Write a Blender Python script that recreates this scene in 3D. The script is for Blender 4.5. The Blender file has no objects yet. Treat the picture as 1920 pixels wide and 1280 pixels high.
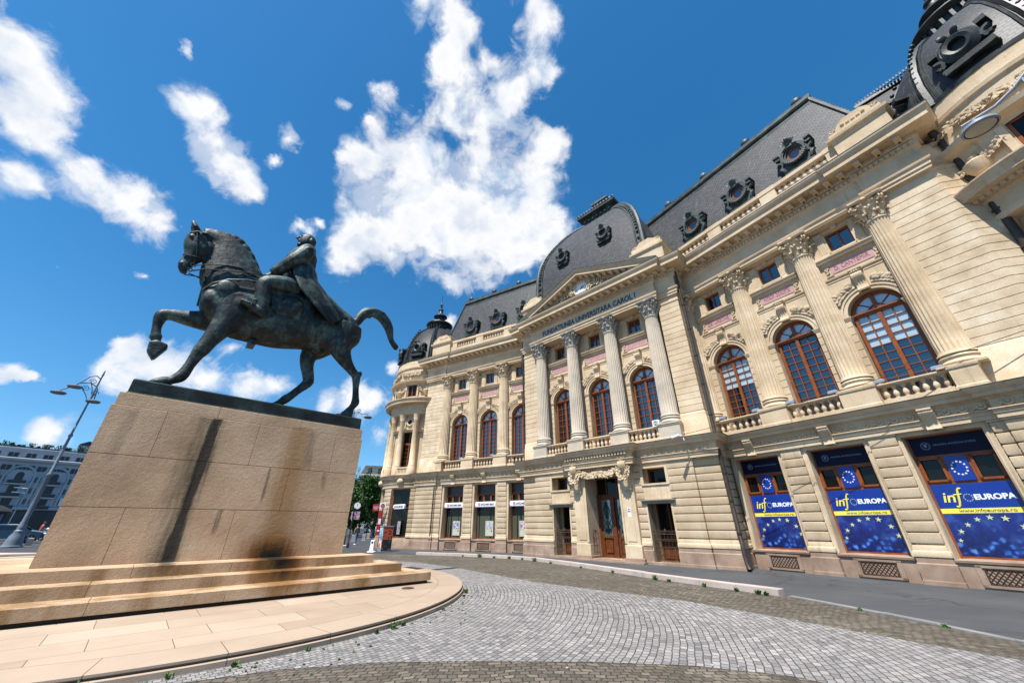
import bpy, bmesh, math, random
from math import sin, cos, pi, radians, atan2, sqrt, hypot
from mathutils import Vector, Matrix
random.seed(7)
SC = bpy.context.scene
COL = SC.collection
R = radians

# ---------------------------------------------------------------- camera
cam = bpy.data.cameras.new("camera"); cam_o = bpy.data.objects.new("camera", cam); COL.objects.link(cam_o)
cam.sensor_width = 36; cam.lens = 36 * 685 / 1920; cam.clip_start = 0.05; cam.clip_end = 6000
cam_o.location = (0, 0, 1.6); cam_o.rotation_euler = (R(90 + 26.61), 0, 0)
SC.camera = cam_o
SC.view_settings.view_transform = 'Standard'; SC.view_settings.look = 'None'
SC.view_settings.exposure = EXPO = 0.78
SC.view_settings.gamma = 1

# ---------------------------------------------------------------- node helpers
class NT:
    def __init__(s, tree): s.t = tree; s.n = tree.nodes; s.l = tree.links
    def put(s, sock, v):
        if v is None: return
        if isinstance(v, bpy.types.NodeSocket): s.l.new(v, sock)
        elif hasattr(sock.default_value, '__len__'):
            v = tuple(v) if hasattr(v, '__len__') else (v,) * 3
            k = len(sock.default_value); sock.default_value = (v + (1,))[:k] if k == 4 else v[:k]
        else: sock.default_value = v
    def node(s, typ, props=None, **ins):
        n = s.n.new(typ)
        for k, v in (props or {}).items(): setattr(n, k, v)
        for k, v in ins.items():
            key = int(k[1:]) if k[0] == '_' and k[1:].isdigit() else k.replace('__', ' ')
            s.put(n.inputs[key], v)
        return n
    def math(s, op, a, b=None, c=None, clamp=False):
        n = s.n.new('ShaderNodeMath'); n.operation = op; n.use_clamp = clamp
        s.put(n.inputs[0], a); s.put(n.inputs[1], b); s.put(n.inputs[2], c)
        return n.outputs[0]
    def vmath(s, op, a, b=None, out=0):
        n = s.n.new('ShaderNodeVectorMath'); n.operation = op
        s.put(n.inputs[0], a); s.put(n.inputs[1], b)
        return n.outputs[out]
    def noise(s, vec, scale, detail=4, rough=.55, dist=0, out=0):
        n = s.node('ShaderNodeTexNoise', None, Vector=vec, Scale=scale, Detail=detail, Roughness=rough, Distortion=dist)
        return n.outputs[out]
    def ramp(s, fac, stops, interp='LINEAR'):
        n = s.n.new('ShaderNodeValToRGB'); n.color_ramp.interpolation = interp
        e = n.color_ramp.elements
        while len(e) < len(stops): e.new(.5)
        for el, (p, c) in zip(e, stops):
            el.position = p; el.color = (tuple(c) + (1,))[:4] if hasattr(c, '__len__') else (c, c, c, 1)
        s.put(n.inputs[0], fac); return n.outputs[0]
    def mix(s, f, a, b, mode='MIX'):
        n = s.n.new('ShaderNodeMix'); n.data_type = 'RGBA'; n.blend_type = mode
        s.put(n.inputs[0], f); s.put(n.inputs[6], a); s.put(n.inputs[7], b); return n.outputs[2]
    def maprange(s, v, a, b, c=0, d=1, smooth=True):
        n = s.n.new('ShaderNodeMapRange'); n.interpolation_type = 'SMOOTHSTEP' if smooth else 'LINEAR'
        s.put(n.inputs[0], v); s.put(n.inputs[1], a); s.put(n.inputs[2], b); s.put(n.inputs[3], c); s.put(n.inputs[4], d)
        return n.outputs[0]
    def xyz(s, v):
        n = s.n.new('ShaderNodeSeparateXYZ'); s.put(n.inputs[0], v); return n.outputs
    def comb(s, x, y, z):
        n = s.n.new('ShaderNodeCombineXYZ'); s.put(n.inputs[0], x); s.put(n.inputs[1], y); s.put(n.inputs[2], z); return n.outputs[0]
    def coord(s, k='Object'): return s.n.new('ShaderNodeTexCoord').outputs[k]
    def world(s): return s.n.new('ShaderNodeNewGeometry').outputs['Position']
    def bump(s, h, strength=.3, dist=.02, normal=None):
        n = s.node('ShaderNodeBump', None, Height=h, Strength=strength, Distance=dist)
        if normal is not None: s.put(n.inputs['Normal'], normal)
        return n.outputs[0]

MATS = {}
def newmat(name):
    m = bpy.data.materials.new(name); m.use_nodes = True; m.node_tree.nodes.clear()
    T = NT(m.node_tree); MATS[name] = m
    b = T.node('ShaderNodeBsdfPrincipled'); o = T.node('ShaderNodeOutputMaterial')
    T.l.new(b.outputs[0], o.inputs[0]); return m, T, b
def setb(T, b, base=None, rough=None, metal=None, normal=None, spec=None, coat=None):
    for k, v in (('Base Color', base), ('Roughness', rough), ('Metallic', metal), ('Normal', normal), ('Specular IOR Level', spec), ('Coat Weight', coat)):
        if v is not None: T.put(b.inputs[k], v)

def mottled(name, c1, c2, c3=None, scale=1.2, rough=.8, bump=.25, bscale=40, streak=.0, streakcol=(.12, .1, .07), metal=0, spec=.3, grain=.25, vec='world'):
    """two or three tones in clouds, a fine grain, and rain streaks that run down"""
    m, T, b = newmat(name)
    p = T.world() if vec == 'world' else T.coord()
    a = T.noise(p, scale, 6, .6)
    st = [(.3, c1), (.68, c2)] if c3 is None else [(.28, c1), (.5, c2), (.72, c3)]
    col = T.ramp(a, st)
    g = T.noise(p, bscale, 3, .6)
    col = T.mix(grain, col, T.ramp(g, [(.3, .25), (.7, 1.0)]), 'MULTIPLY') if grain else col
    if streak:
        x = T.xyz(p)
        sv = T.comb(T.math('MULTIPLY', x[0], 3.2), T.math('MULTIPLY', x[1], 3.2), T.math('MULTIPLY', x[2], .22))
        s = T.noise(sv, 1.6, 5, .65)
        big = T.noise(p, .35, 3, .5)
        f = T.math('MULTIPLY', T.maprange(s, .52, .74), T.maprange(big, .4, .65))
        col = T.mix(T.math('MULTIPLY', f, streak), col, streakcol)
    h = T.math('ADD', g, T.math('MULTIPLY', a, .6))
    setb(T, b, col, rough, metal, T.bump(h, bump, .01), spec)
    return m

# ---------------------------------------------------------------- mesh builder, (u right, n outward, z up)
class MB:
    def __init__(s): s.v = []; s.f = []
    def add(s, vs, fs):
        o = len(s.v); s.v += [(u, -n, z) for u, n, z in vs]; s.f += [tuple(o + i for i in f) for f in fs]; return s
    def box(s, u0, u1, n0, n1, z0, z1):
        vs = [(u, n, z) for z in (z0, z1) for n in (n0, n1) for u in (u0, u1)]
        return s.add(vs, [(0, 1, 3, 2), (4, 6, 7, 5), (0, 4, 5, 1), (2, 3, 7, 6), (0, 2, 6, 4), (1, 5, 7, 3)])
    def quad(s, *p): return s.add(p, [tuple(range(len(p)))])
    def sweep(s, plan, prof, closed=False, caps=False):
        n = len(plan); k = len(prof); vs = []
        for i in range(n):
            def d(a, b): x, y = b[0] - a[0], b[1] - a[1]; L = hypot(x, y) or 1; return x / L, y / L
            d1 = d(plan[i - 1], plan[i]) if (i > 0 or closed) else None
            d2 = d(plan[i], plan[(i + 1) % n]) if (i < n - 1 or closed) else None
            d1 = d1 or d2; d2 = d2 or d1
            n1 = (-d1[1], d1[0]); n2 = (-d2[1], d2[0])
            mx, my = n1[0] + n2[0], n1[1] + n2[1]; q = max(.25, (mx * n1[0] + my * n1[1])); mx /= q; my /= q
            vs += [(plan[i][0] + mx * o, plan[i][1] + my * o, z) for o, z in prof]
        fs = [(i * k + j, ((i + 1) % n) * k + j, ((i + 1) % n) * k + j + 1, i * k + j + 1) for i in range(n if closed else n - 1) for j in range(k - 1)]
        if caps: fs += [tuple(range(k)), tuple((n - 1) * k + j for j in range(k))]
        return s.add(vs, fs)
    def lathe(s, cu, cn, prof, seg=24, a0=0, a1=2 * pi, rad=None):
        full = abs(a1 - a0 - 2 * pi) < 1e-6; m = seg if full else seg + 1; k = len(prof)
        vs = []
        for i in range(m):
            a = a0 + (a1 - a0) * i / seg
            for j, (r, z) in enumerate(prof):
                rr = r * (rad(a, j) if rad else 1); vs.append((cu + rr * cos(a), cn + rr * sin(a), z))
        fs = [(i * k + j, ((i + 1) % m) * k + j, ((i + 1) % m) * k + j + 1, i * k + j + 1) for i in range(seg) for j in range(k - 1)]
        return s.add(vs, fs)
    def tube(s, pts, r, seg=6, closed=False, caps=True):
        P = [Vector(p) for p in pts]; n = len(P); rr = r if hasattr(r, '__len__') else [r] * n; vs = []; prev = None
        for i in range(n):
            t = (P[(i + 1) % n] - P[i - 1]) if closed else (P[min(i + 1, n - 1)] - P[max(i - 1, 0)])
            t.normalize()
            ref = prev if prev is not None else (Vector((0, 0, 1)) if abs(t.z) < .9 else Vector((1, 0, 0)))
            a = ref - t * ref.dot(t)
            if a.length < 1e-5: a = t.orthogonal()
            a.normalize(); prev = a; b = t.cross(a)
            vs += [tuple(P[i] + (a * cos(2 * pi * k / seg) + b * sin(2 * pi * k / seg)) * rr[i]) for k in range(seg)]
        fs = [(i * seg + k, i * seg + (k + 1) % seg, ((i + 1) % n) * seg + (k + 1) % seg, ((i + 1) % n) * seg + k) for i in range(n if closed else n - 1) for k in range(seg)]
        if caps and not closed: fs += [tuple(range(seg)), tuple((n - 1) * seg + k for k in range(seg))]
        return s.add(vs, fs)
    def ext(s, poly, n0, n1):
        k = len(poly)
        vs = [(u, n0, z) for u, z in poly] + [(u, n1, z) for u, z in poly]
        return s.add(vs, [tuple(range(k)), tuple(range(k, 2 * k))] + [(i, (i + 1) % k, k + (i + 1) % k, k + i) for i in range(k)])
    def ball(s, c, r, seg=10, rings=7):
        r = r if hasattr(r, '__len__') else (r, r, r); vs = []
        for j in range(rings + 1):
            t = pi * j / rings
            for i in range(seg):
                a = 2 * pi * i / seg; vs.append((c[0] + r[0] * sin(t) * cos(a), c[1] + r[1] * sin(t) * sin(a), c[2] + r[2] * cos(t)))
        return s.add(vs, [(j * seg + i, j * seg + (i + 1) % seg, (j + 1) * seg + (i + 1) % seg, (j + 1) * seg + i) for j in range(rings) for i in range(seg)])
    def leaf(s, p, d, w, up, bend=.3, seg=4):
        """a small carved leaf: from p along d, width w, bowing along up"""
        p, d, up = Vector(p), Vector(d), Vector(up); L = d.length; side = d.cross(up).normalized(); upn = up.normalized(); vs = []
        for i in range(seg + 1):
            t = i / seg; c = p + d * t + upn * (bend * L * sin(pi * t * .9)); ww = w * (sin(pi * (.12 + .86 * t)) ** .8)
            vs += [tuple(c - side * ww), tuple(c + upn * ww * .35), tuple(c + side * ww)]
        return s.add(vs, [(i * 3 + k, i * 3 + k + 1, i * 3 + k + 4, i * 3 + k + 3) for i in range(seg) for k in (0, 1)])
    def mesh(s, name, mat=None, smooth=40, merge=True):
        me = bpy.data.meshes.new(name); me.from_pydata(s.v, [], s.f); me.update()
        bm = bmesh.new(); bm.from_mesh(me)
        if merge: bmesh.ops.remove_doubles(bm, verts=bm.verts, dist=1e-5)
        bmesh.ops.dissolve_degenerate(bm, edges=bm.edges, dist=1e-6)
        bmesh.ops.recalc_face_normals(bm, faces=bm.faces); bm.to_mesh(me); bm.free()
        if smooth:
            me.polygons.foreach_set('use_smooth', [True] * len(me.polygons)); me.set_sharp_from_angle(angle=R(smooth))
        if mat: me.materials.append(mat)
        return me

class Frame:
    """a place to build in: origin, heading; x = u, y = -n, z = z"""
    def __init__(s, o, U): s.o = Vector(o); s.rz = atan2(U[1], U[0]); s.U = Vector((U[0], U[1], 0)); s.N = Vector((U[1], -U[0], 0))
    def w(s, u, n, z=0): return s.o + s.U * u + s.N * n + Vector((0, 0, z))

def link(name, data, parent=None, loc=(0, 0, 0), rz=0):
    o = bpy.data.objects.new(name, data); COL.objects.link(o)
    o.parent = parent; o.location = loc; o.rotation_euler = (0, 0, rz); return o
def tag(o, label, cat, group=None, kind=None):
    o['label'] = label; o['category'] = cat
    if group: o['group'] = group
    if kind: o['kind'] = kind
    return o
def thing(name, label, cat, loc=(0, 0, 0), rz=0, group=None):
    return tag(link(name, None, None, loc, rz), label, cat, group)
def struct(name, mb, mat, smooth=0):
    o = link(name, mb.mesh(name, mat, smooth)); o['kind'] = 'structure'; return o
def text_mesh(body, size, ext=.01, shear=0, align='CENTER', bold=0.0, sx=1.0):
    """flat lettering in the x-z plane facing -y"""
    c = bpy.data.curves.new('text', 'FONT'); c.body = body; c.size = size; c.extrude = ext; c.shear = shear; c.align_x = align; c.align_y = 'CENTER'; c.offset = bold; c.resolution_u = 3
    o = bpy.data.objects.new('text', c); COL.objects.link(o); bpy.context.view_layer.update()
    me = bpy.data.meshes.new_from_object(o.evaluated_get(bpy.context.evaluated_depsgraph_get()))
    bpy.data.objects.remove(o); bpy.data.curves.remove(c)
    me.transform(Matrix.Diagonal((sx, 1, 1, 1))); me.transform(Matrix.Rotation(pi / 2, 4, 'X')); me.materials.clear(); return me

# ---------------------------------------------------------------- materials
ST1, ST2, ST3 = (.49, .365, .225), (.60, .465, .305), (.70, .565, .395)
def stone_mat():
    m, T, b = newmat('cream_stone'); p = T.world(); x = T.xyz(p)
    a = T.noise(p, .8, 6, .62); g = T.noise(p, 30, 3, .6); f = T.noise(p, 5, 5, .65)
    col = T.ramp(a, [(.28, ST1), (.5, ST2), (.72, ST3)])
    snap = T.comb(T.math('FLOOR', T.math('MULTIPLY', T.math('ADD', x[0], T.math('MULTIPLY', x[1], -.8)), .85)), T.math('FLOOR', T.math('MULTIPLY', x[2], 3.1)), 0)
    wn = T.node('ShaderNodeTexWhiteNoise', dict(noise_dimensions='2D'), Vector=snap).outputs[0]
    col = T.mix(.55, col, T.ramp(wn, [(0, (.82, .79, .75)), (.5, (.97, .96, .95)), (1, (1.0, 1.0, 1.0))]), 'MULTIPLY')
    col = T.mix(.28, col, T.ramp(g, [(.3, .3), (.7, 1.0)]), 'MULTIPLY')
    sv = T.comb(T.math('MULTIPLY', x[0], 3.4), T.math('MULTIPLY', x[1], 3.4), T.math('MULTIPLY', x[2], .3))
    s = T.noise(sv, 1.5, 6, .68); big = T.noise(p, .45, 3, .5)
    k = T.math('MULTIPLY', T.maprange(s, .5, .72), T.maprange(big, .42, .62)); col = T.mix(T.math('MULTIPLY', k, .42), col, (.21, .14, .07))
    k2 = T.math('MULTIPLY', T.maprange(f, .56, .72), T.maprange(T.noise(p, .7, 3), .48, .62)); col = T.mix(T.math('MULTIPLY', k2, .35), col, (.36, .21, .08))
    setb(T, b, col, .85, normal=T.bump(T.math('ADD', g, T.math('MULTIPLY', f, .8)), .3, .012), spec=.3); return m
stone = stone_mat()
stone_w = mottled('weathered_stone', (.44, .33, .20), (.60, .47, .315), (.72, .61, .45), 1.5, .85, .3, 30, .75, (.34, .19, .075))
greystone = mottled('grey_column_stone', (.40, .355, .28), (.52, .445, .345), (.60, .50, .365), 1.2, .85, .25, 30, .5, (.35, .26, .15))
granite = mottled('pink_granite', (.24, .155, .105), (.35, .24, .17), (.44, .32, .235), 1.6, .75, .3, 90, .3, (.10, .07, .05), grain=.45)
plaque_m = mottled('pink_plaque', (.42, .23, .22), (.52, .31, .29), None, 4, .6, .1, 40)
wood = mottled('varnished_wood', (.18, .046, .011), (.28, .080, .019), None, 5, .45, .15, 60)
wood_mid = mottled('aged_wood', (.085, .024, .008), (.16, .048, .013), None, 4, .45, .2, 60)
wood_dark = mottled('dark_wood', (.06, .02, .008), (.12, .04, .014), None, 5, .45, .15, 60)
lead = mottled('dark_lead', (.018, .022, .022), (.045, .055, .052), (.09, .13, .115), 2.2, .5, .25, 20, grain=.3)
metal_and_shade = mottled('dark_metal_and_shade', (.02, .018, .016), (.04, .036, .032), None, 4, .5, .1, 50)  # metal parts; on the wing window parapets the dark tone is painted shade
pipe_m = mottled('brown_pipe_paint', (.035, .028, .024), (.06, .048, .04), None, 3, .45, .1, 50)
rustmetal = mottled('rusty_iron', (.035, .02, .014), (.09, .05, .03), None, 5, .6, .2, 60)
def bronze_mat():
    m, T, b = newmat('patinated_bronze'); p = T.coord()
    a = T.noise(p, 1.5, 7, .66, .4); c = T.noise(p, 6.5, 5, .65, .3); g = T.noise(p, 28, 4, .6)
    run = T.noise(T.vmath('MULTIPLY', p, (5, 5, .8)), 1.2, 5, .65)
    f = T.math('ADD', T.math('MULTIPLY', a, .5), T.math('ADD', T.math('MULTIPLY', c, .28), T.math('MULTIPLY', run, .22)))
    col = T.ramp(f, [(.40, (.006, .008, .0075)), (.49, (.016, .023, .021)), (.56, (.050, .084, .075)), (.63, (.105, .16, .14)), (.72, (.18, .225, .19))])
    col = T.mix(.5, col, T.ramp(g, [(.3, .45), (.7, 1.1)]), 'MULTIPLY')
    h = T.math('ADD', T.math('MULTIPLY', c, 1.0), T.math('ADD', T.math('MULTIPLY', g, .35), T.math('MULTIPLY', run, .5)))
    setb(T, b, col, T.math('MULTIPLY_ADD', g, .3, .36), .12, T.bump(h, .4, .04), .4); return m
bronze = bronze_mat()
bronze_dark = mottled('dark_bronze', (.010, .012, .011), (.022, .030, .027), (.05, .075, .065), 1.8, .5, .4, 14, .3, (.01, .01, .01), metal=.3, grain=.4)
lamp_grey = mottled('lamp_post_paint', (.13, .15, .18), (.18, .205, .24), None, 3, .5, .1, 50)
white_p = mottled('white_paint', (.7, .7, .69), (.8, .8, .79), None, 3, .5, .05, 50, grain=.05)
grey_p = mottled('blue_grey_paint', (.22, .25, .29), (.30, .33, .38), None, 3, .5, .1, 50)
black_p = mottled('black_paint', (.012, .012, .013), (.02, .02, .022), None, 3, .45, .05, 50, grain=0)

def flat(name, c, rough=.5, metal=0, coat=0, spec=.5):
    m, T, b = newmat(name); v = T.noise(T.world(), 6, 3)
    col = T.mix(.18, c, T.ramp(v, [(.3, [x * .55 for x in c]), (.7, c)]))
    setb(T, b, col, rough, metal, spec=spec, coat=coat); return m
def glassy(name, c, rough=.04):
    m, T, b = newmat(name); n = T.noise(T.world(), .55, 2)
    setb(T, b, c, rough, 0, T.bump(n, .25, .05), 1.0); b.inputs['IOR'].default_value = 1.75; return m
glass = glassy('window_glass', (.006, .010, .014))
glass_b = glassy('glass_over_white_blind', (.36, .46, .50), .12)
glass_d = glassy('shop_glass', (.006, .007, .006), .06)
glass_d.node_tree.nodes['Principled BSDF'].inputs['IOR'].default_value = 1.22
glass_t = glassy('teal_door_glass', (.05, .16, .17), .15)
ink = flat('ink', (.012, .012, .014), .6)
letter_m = flat('letter_dark', (.05, .045, .04), .7)
# ---------------------------------------------------------------- sky, sun
SUN_AZ, SUN_EL = 217, 62
def world():
    w = bpy.data.worlds.new("World"); SC.world = w; w.use_nodes = True; w.node_tree.nodes.clear(); T = NT(w.node_tree)
    d = T.coord('Generated'); dx = T.xyz(d)
    lift = T.comb(dx[0], dx[1], T.math('ADD', T.math('MULTIPLY', T.math('ABSOLUTE', dx[2]), .95), .06))
    sky = T.node('ShaderNodeTexSky', dict(sky_type='NISHITA', sun_disc=False, sun_elevation=R(SUN_EL), sun_rotation=R(SUN_AZ), air_density=1.0, dust_density=.25, ozone_density=3.0), Vector=lift)
    hs = T.node('ShaderNodeHueSaturation', None, Color=sky.outputs[0], Saturation=1.33, Value=1.52, Hue=.493, Fac=1.0)
    nrm = T.vmath('NORMALIZE', d)
    wob = T.node('ShaderNodeTexNoise', None, Vector=nrm, Scale=9.0, Detail=6, Roughness=.62).outputs[1]
    off = T.vmath('SCALE', T.vmath('SUBTRACT', wob, (.5, .5, .5))); off.node.inputs[3].default_value = .085
    p = T.vmath('ADD', nrm, off)
    acc = None
    for x, y, z, r in CLOUDS:
        dd = T.vmath('DISTANCE', p, (x, y, z), 1)
        f = T.math('MULTIPLY_ADD', dd, 1 / (r * 1.55), 0.0, clamp=True)
        acc = f if acc is None else T.math('MULTIPLY', acc, f)
    acc = T.math('SUBTRACT', 1.0, acc)
    fb = T.noise(nrm, 11, 9, .56, .35)
    fb2 = T.noise(T.vmath('ADD', nrm, (.03, .02, -.06)), 8, 5, .55)
    dens = T.math('ADD', acc, T.math('MULTIPLY', T.math('SUBTRACT', fb, .5), 1.9))
    a = T.math('MULTIPLY', T.maprange(dens, .33, .92), T.maprange(acc, .02, .34))
    wisp = T.math('MULTIPLY', T.math('MULTIPLY', T.maprange(T.math('ADD', acc, T.math('MULTIPLY', T.math('SUBTRACT', T.noise(T.vmath('ADD', nrm, (3, 1, 2)), 19, 8, .6, .8), .5), 2.2)), .30, .95), T.maprange(acc, .0, .2)), .55)
    a = T.math('MAXIMUM', a, wisp)
    veil = T.math('MULTIPLY', T.maprange(T.noise(T.vmath('MULTIPLY', nrm, (2, 2, 5)), 1.6, 6, .6), .46, .72), T.maprange(dx[2], .02, .3, .55, .0)); a = T.math('MAXIMUM', a, veil)
    shade = T.math('ADD', T.math('MULTIPLY', dens, .45), T.math('MULTIPLY', T.math('SUBTRACT', fb2, .5), 1.7))
    ccol = T.ramp(shade, [(0, (.56, .69, .88)), (.22, (.80, .86, .94)), (.42, (1, 1, 1)), (.56, (.93, .945, .97)), (.72, (.74, .80, .89)), (.95, (.60, .67, .79))])
    cl = T.vmath('SCALE', ccol); cl.node.inputs[3].default_value = 8.9
    col = T.mix(T.math('MULTIPLY', a, .96), hs.outputs[0], cl)
    bg = T.node('ShaderNodeBackground', None, Color=col, Strength=.068); o = T.node('ShaderNodeOutputWorld'); T.l.new(bg.outputs[0], o.inputs[0])
    sd = Vector((sin(R(SUN_AZ)) * cos(R(SUN_EL)), cos(R(SUN_AZ)) * cos(R(SUN_EL)), sin(R(SUN_EL))))
    l = bpy.data.lights.new('sun', 'SUN'); l.energy = 5.0; l.angle = R(.5); l.color = (1, .965, .915)
    lo = bpy.data.objects.new('sun', l); COL.objects.link(lo); lo.rotation_euler = (-sd).to_track_quat('-Z', 'Y').to_euler(); lo.location = sd * 80
CLOUDS = [(-0.73, 0.279, 0.624, 0.039), (-0.726, 0.321, 0.608, 0.037), (-0.72, 0.348, 0.601, 0.026), (-0.761, 0.345, 0.549, 0.053), (-0.744, 0.362, 0.562, 0.035), (-0.784, 0.391, 0.482, 0.03), (-0.772, 0.41, 0.487, 0.024), (-0.733, 0.43, 0.527, 0.032), (-0.714, 0.46, 0.528, 0.042), (-0.692, 0.497, 0.524, 0.045), (-0.673, 0.535, 0.511, 0.031), (-0.586, 0.421, 0.693, 0.04), (-0.582, 0.455, 0.674, 0.044), (-0.577, 0.492, 0.652, 0.044), (-0.562, 0.53, 0.635, 0.044), (-0.545, 0.556, 0.627, 0.023), (-0.474, 0.495, 0.728, 0.02), (-0.505, 0.519, 0.689, 0.014), (-0.168, 0.343, 0.924, 0.033), (-0.117, 0.352, 0.928, 0.034), (-0.088, 0.38, 0.921, 0.035), (0.043, 0.353, 0.935, 0.043), (0.058, 0.392, 0.918, 0.04), (-0.135, 0.425, 0.895, 0.039), (-0.13, 0.471, 0.872, 0.055), (-0.151, 0.509, 0.848, 0.041), (-0.091, 0.499, 0.862, 0.051), (-0.037, 0.439, 0.898, 0.032), (0.046, 0.441, 0.896, 0.04), (0.082, 0.457, 0.886, 0.028), (0.002, 0.484, 0.875, 0.042), (-0.069, 0.534, 0.843, 0.053), (-0.012, 0.524, 0.852, 0.046), (-0.282, 0.474, 0.834, 0.028), (-0.305, 0.513, 0.802, 0.022), (-0.362, 0.479, 0.8, 0.015), (-0.578, 0.345, 0.74, 0.012), (-0.333, 0.567, 0.753, 0.061), (-0.384, 0.547, 0.744, 0.02), (-0.216, 0.583, 0.783, 0.071), (-0.31, 0.635, 0.708, 0.09), (-0.213, 0.661, 0.719, 0.102), (-0.107, 0.645, 0.757, 0.102), (0.0, 0.63, 0.777, 0.096), (0.078, 0.586, 0.807, 0.054), (0.103, 0.575, 0.811, 0.031), (-0.014, 0.714, 0.7, 0.107), (-0.139, 0.735, 0.664, 0.097), (-0.245, 0.719, 0.65, 0.083), (-0.354, 0.685, 0.637, 0.076), (-0.41, 0.709, 0.574, 0.045), (-0.085, 0.775, 0.627, 0.065), (0.069, 0.694, 0.717, 0.074), (0.105, 0.738, 0.667, 0.052), (-0.143, 0.803, 0.578, 0.037), (0.028, 0.768, 0.639, 0.056), (-0.715, 0.649, 0.262, 0.046), (-0.676, 0.679, 0.286, 0.053), (-0.639, 0.72, 0.271, 0.032), (-0.741, 0.631, 0.231, 0.036), (-0.727, 0.618, 0.299, 0.022), (-0.582, 0.769, 0.267, 0.043), (-0.533, 0.799, 0.28, 0.036), (-0.403, 0.872, 0.278, 0.053), (-0.351, 0.894, 0.279, 0.042), (-0.448, 0.857, 0.257, 0.034), (-0.61, 0.717, 0.336, 0.021), (-0.308, 0.88, 0.363, 0.024), (-0.807, 0.551, 0.213, 0.021), (-0.793, 0.571, 0.211, 0.011), (-0.78, 0.611, 0.136, 0.029), (-0.164, 0.858, 0.488, 0.023), (-0.327, 0.925, 0.195, 0.033), (-0.769, 0.499, 0.399, 0.009), (-0.706, 0.571, 0.42, 0.009), (-0.775, 0.56, 0.293, 0.009), (-0.487, 0.632, 0.603, 0.02), (-0.457, 0.631, 0.627, 0.014)]
world()

# ---------------------------------------------------------------- frames of the place
C0 = Vector((4.990, 20.866, 0))
def heading(az): a = R(az + 180); return (sin(a), cos(a))
FC = Frame(C0, heading(-45.16))
FR = Frame(FC.w(7.02, -.933), heading(-45.16 + 14.48))
FL = Frame(FC.w(-7.02, -.933), heading(-45.16 - 14.48))
FP = Frame((-2.36, 12.32, 0), (sin(R(47.4)), cos(R(47.4))))      # the pedestal: u to the right along its front, n towards the square
PC = FP.w(-5.2, -3.3)                                            # middle of the round platform

# ---------------------------------------------------------------- ground
def ground_sheet(name, pts, z, mat):
    mb = MB(); mb.add([(x, -y, z) for x, y in pts], [tuple(range(len(pts)))]); return struct(name, mb, mat)
def asphalt(name, c1, c2, crack=True):
    m, T, b = newmat(name); p = T.world()
    a = T.noise(p, .5, 6, .6); g = T.noise(p, 90, 3, .7)
    col = T.ramp(a, [(.3, c1), (.7, c2)])
    col = T.mix(.4, col, T.ramp(g, [(.3, .35), (.75, 1.0)]), 'MULTIPLY')
    if crack:
        v = T.node('ShaderNodeTexVoronoi', dict(feature='DISTANCE_TO_EDGE'), Vector=T.vmath('ADD', p, T.vmath('SCALE', T.noise(p, 1.3, 4, out=1))), Scale=.22)
        f = T.maprange(v.outputs[0], .0, .012, 1, 0); col = T.mix(T.math('MULTIPLY', f, .5), col, (.02, .02, .02))
        sw = T.noise(T.vmath('MULTIPLY', p, (.6, 4, 1)), 1.2, 4); col = T.mix(T.math('MULTIPLY', T.maprange(sw, .6, .75), .22), col, (.16, .16, .16))
    setb(T, b, col, .9, normal=T.bump(g, .4, .01), spec=.2); return m
asph = asphalt('asphalt', (.048, .050, .054), (.075, .077, .08))

def cobbles(name, cols, joint, polar, bw, bh, mortar=.012, warp=.05, bumpd=.03, dirt=None):
    m, T, b = newmat(name); p = T.world()
    w = T.vmath('SCALE', T.vmath('SUBTRACT', T.noise(p, 1.1, 3, out=1), (.5, .5, .5))); w.node.inputs[3].default_value = warp * 2
    w2 = T.vmath('SCALE', T.vmath('SUBTRACT', T.noise(p, 9 if polar else 6, 2, out=1), (.5, .5, .5))); w2.node.inputs[3].default_value = .022 if polar else .055
    q = T.vmath('ADD', T.vmath('ADD', p, w), w2)
    if polar:
        s = T.xyz(T.vmath('SUBTRACT', q, polar))
        r = T.math('SQRT', T.math('ADD', T.math('POWER', s[0], 2), T.math('POWER', s[1], 2)))
        th = T.math('ARCTAN2', s[1], s[0])
        vec = T.comb(T.math('MULTIPLY', th, 11.5), r, 0)
    else:
        s = T.xyz(q); arc = T.math('MULTIPLY', T.math('POWER', T.math('SUBTRACT', s[0], 1.0), 2), .035)
        vec = T.comb(s[0], T.math('ADD', s[1], arc), 0)
    br = T.node('ShaderNodeTexBrick', dict(offset=.5, squash=1), Vector=vec, Color1=(0, 0, 0), Color2=(1, 1, 1), Mortar=(.5, .5, .5), Scale=1, Mortar__Size=mortar, Mortar__Smooth=.6, Bias=0, Brick__Width=bw, Row__Height=bh)
    hue = br.outputs[0]; mort = br.outputs[1]
    tone = T.ramp(hue, [(i / (len(cols) - 1), c) for i, c in enumerate(cols)])
    g = T.noise(p, 45, 4, .65); big = T.noise(p, .35, 4, .6)
    col = T.mix(.5, tone, T.ramp(g, [(.25, .45), (.7, 1.05)]), 'MULTIPLY')
    col = T.mix(.55, col, T.ramp(big, [(.3, .62), (.7, 1.1)]), 'MULTIPLY')
    if dirt:
        dn = T.noise(T.vmath('MULTIPLY', p, (1, 1, 1)), .55, 5, .65); col = T.mix(T.math('MULTIPLY', T.maprange(dn, .55, .72), .55), col, dirt)
    col = T.mix(T.math('MULTIPLY', mort, .93), col, T.mix(T.noise(p, 3, 3), joint, [x * 1.9 for x in joint]))
    h = T.math('ADD', T.math('MULTIPLY', T.math('SUBTRACT', 1.0, mort), 1.0), T.math('ADD', T.math('MULTIPLY', g, .35), T.math('MULTIPLY', hue, .25)))
    setb(T, b, col, .72, normal=T.bump(h, .75, bumpd), spec=.3); return m
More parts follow.
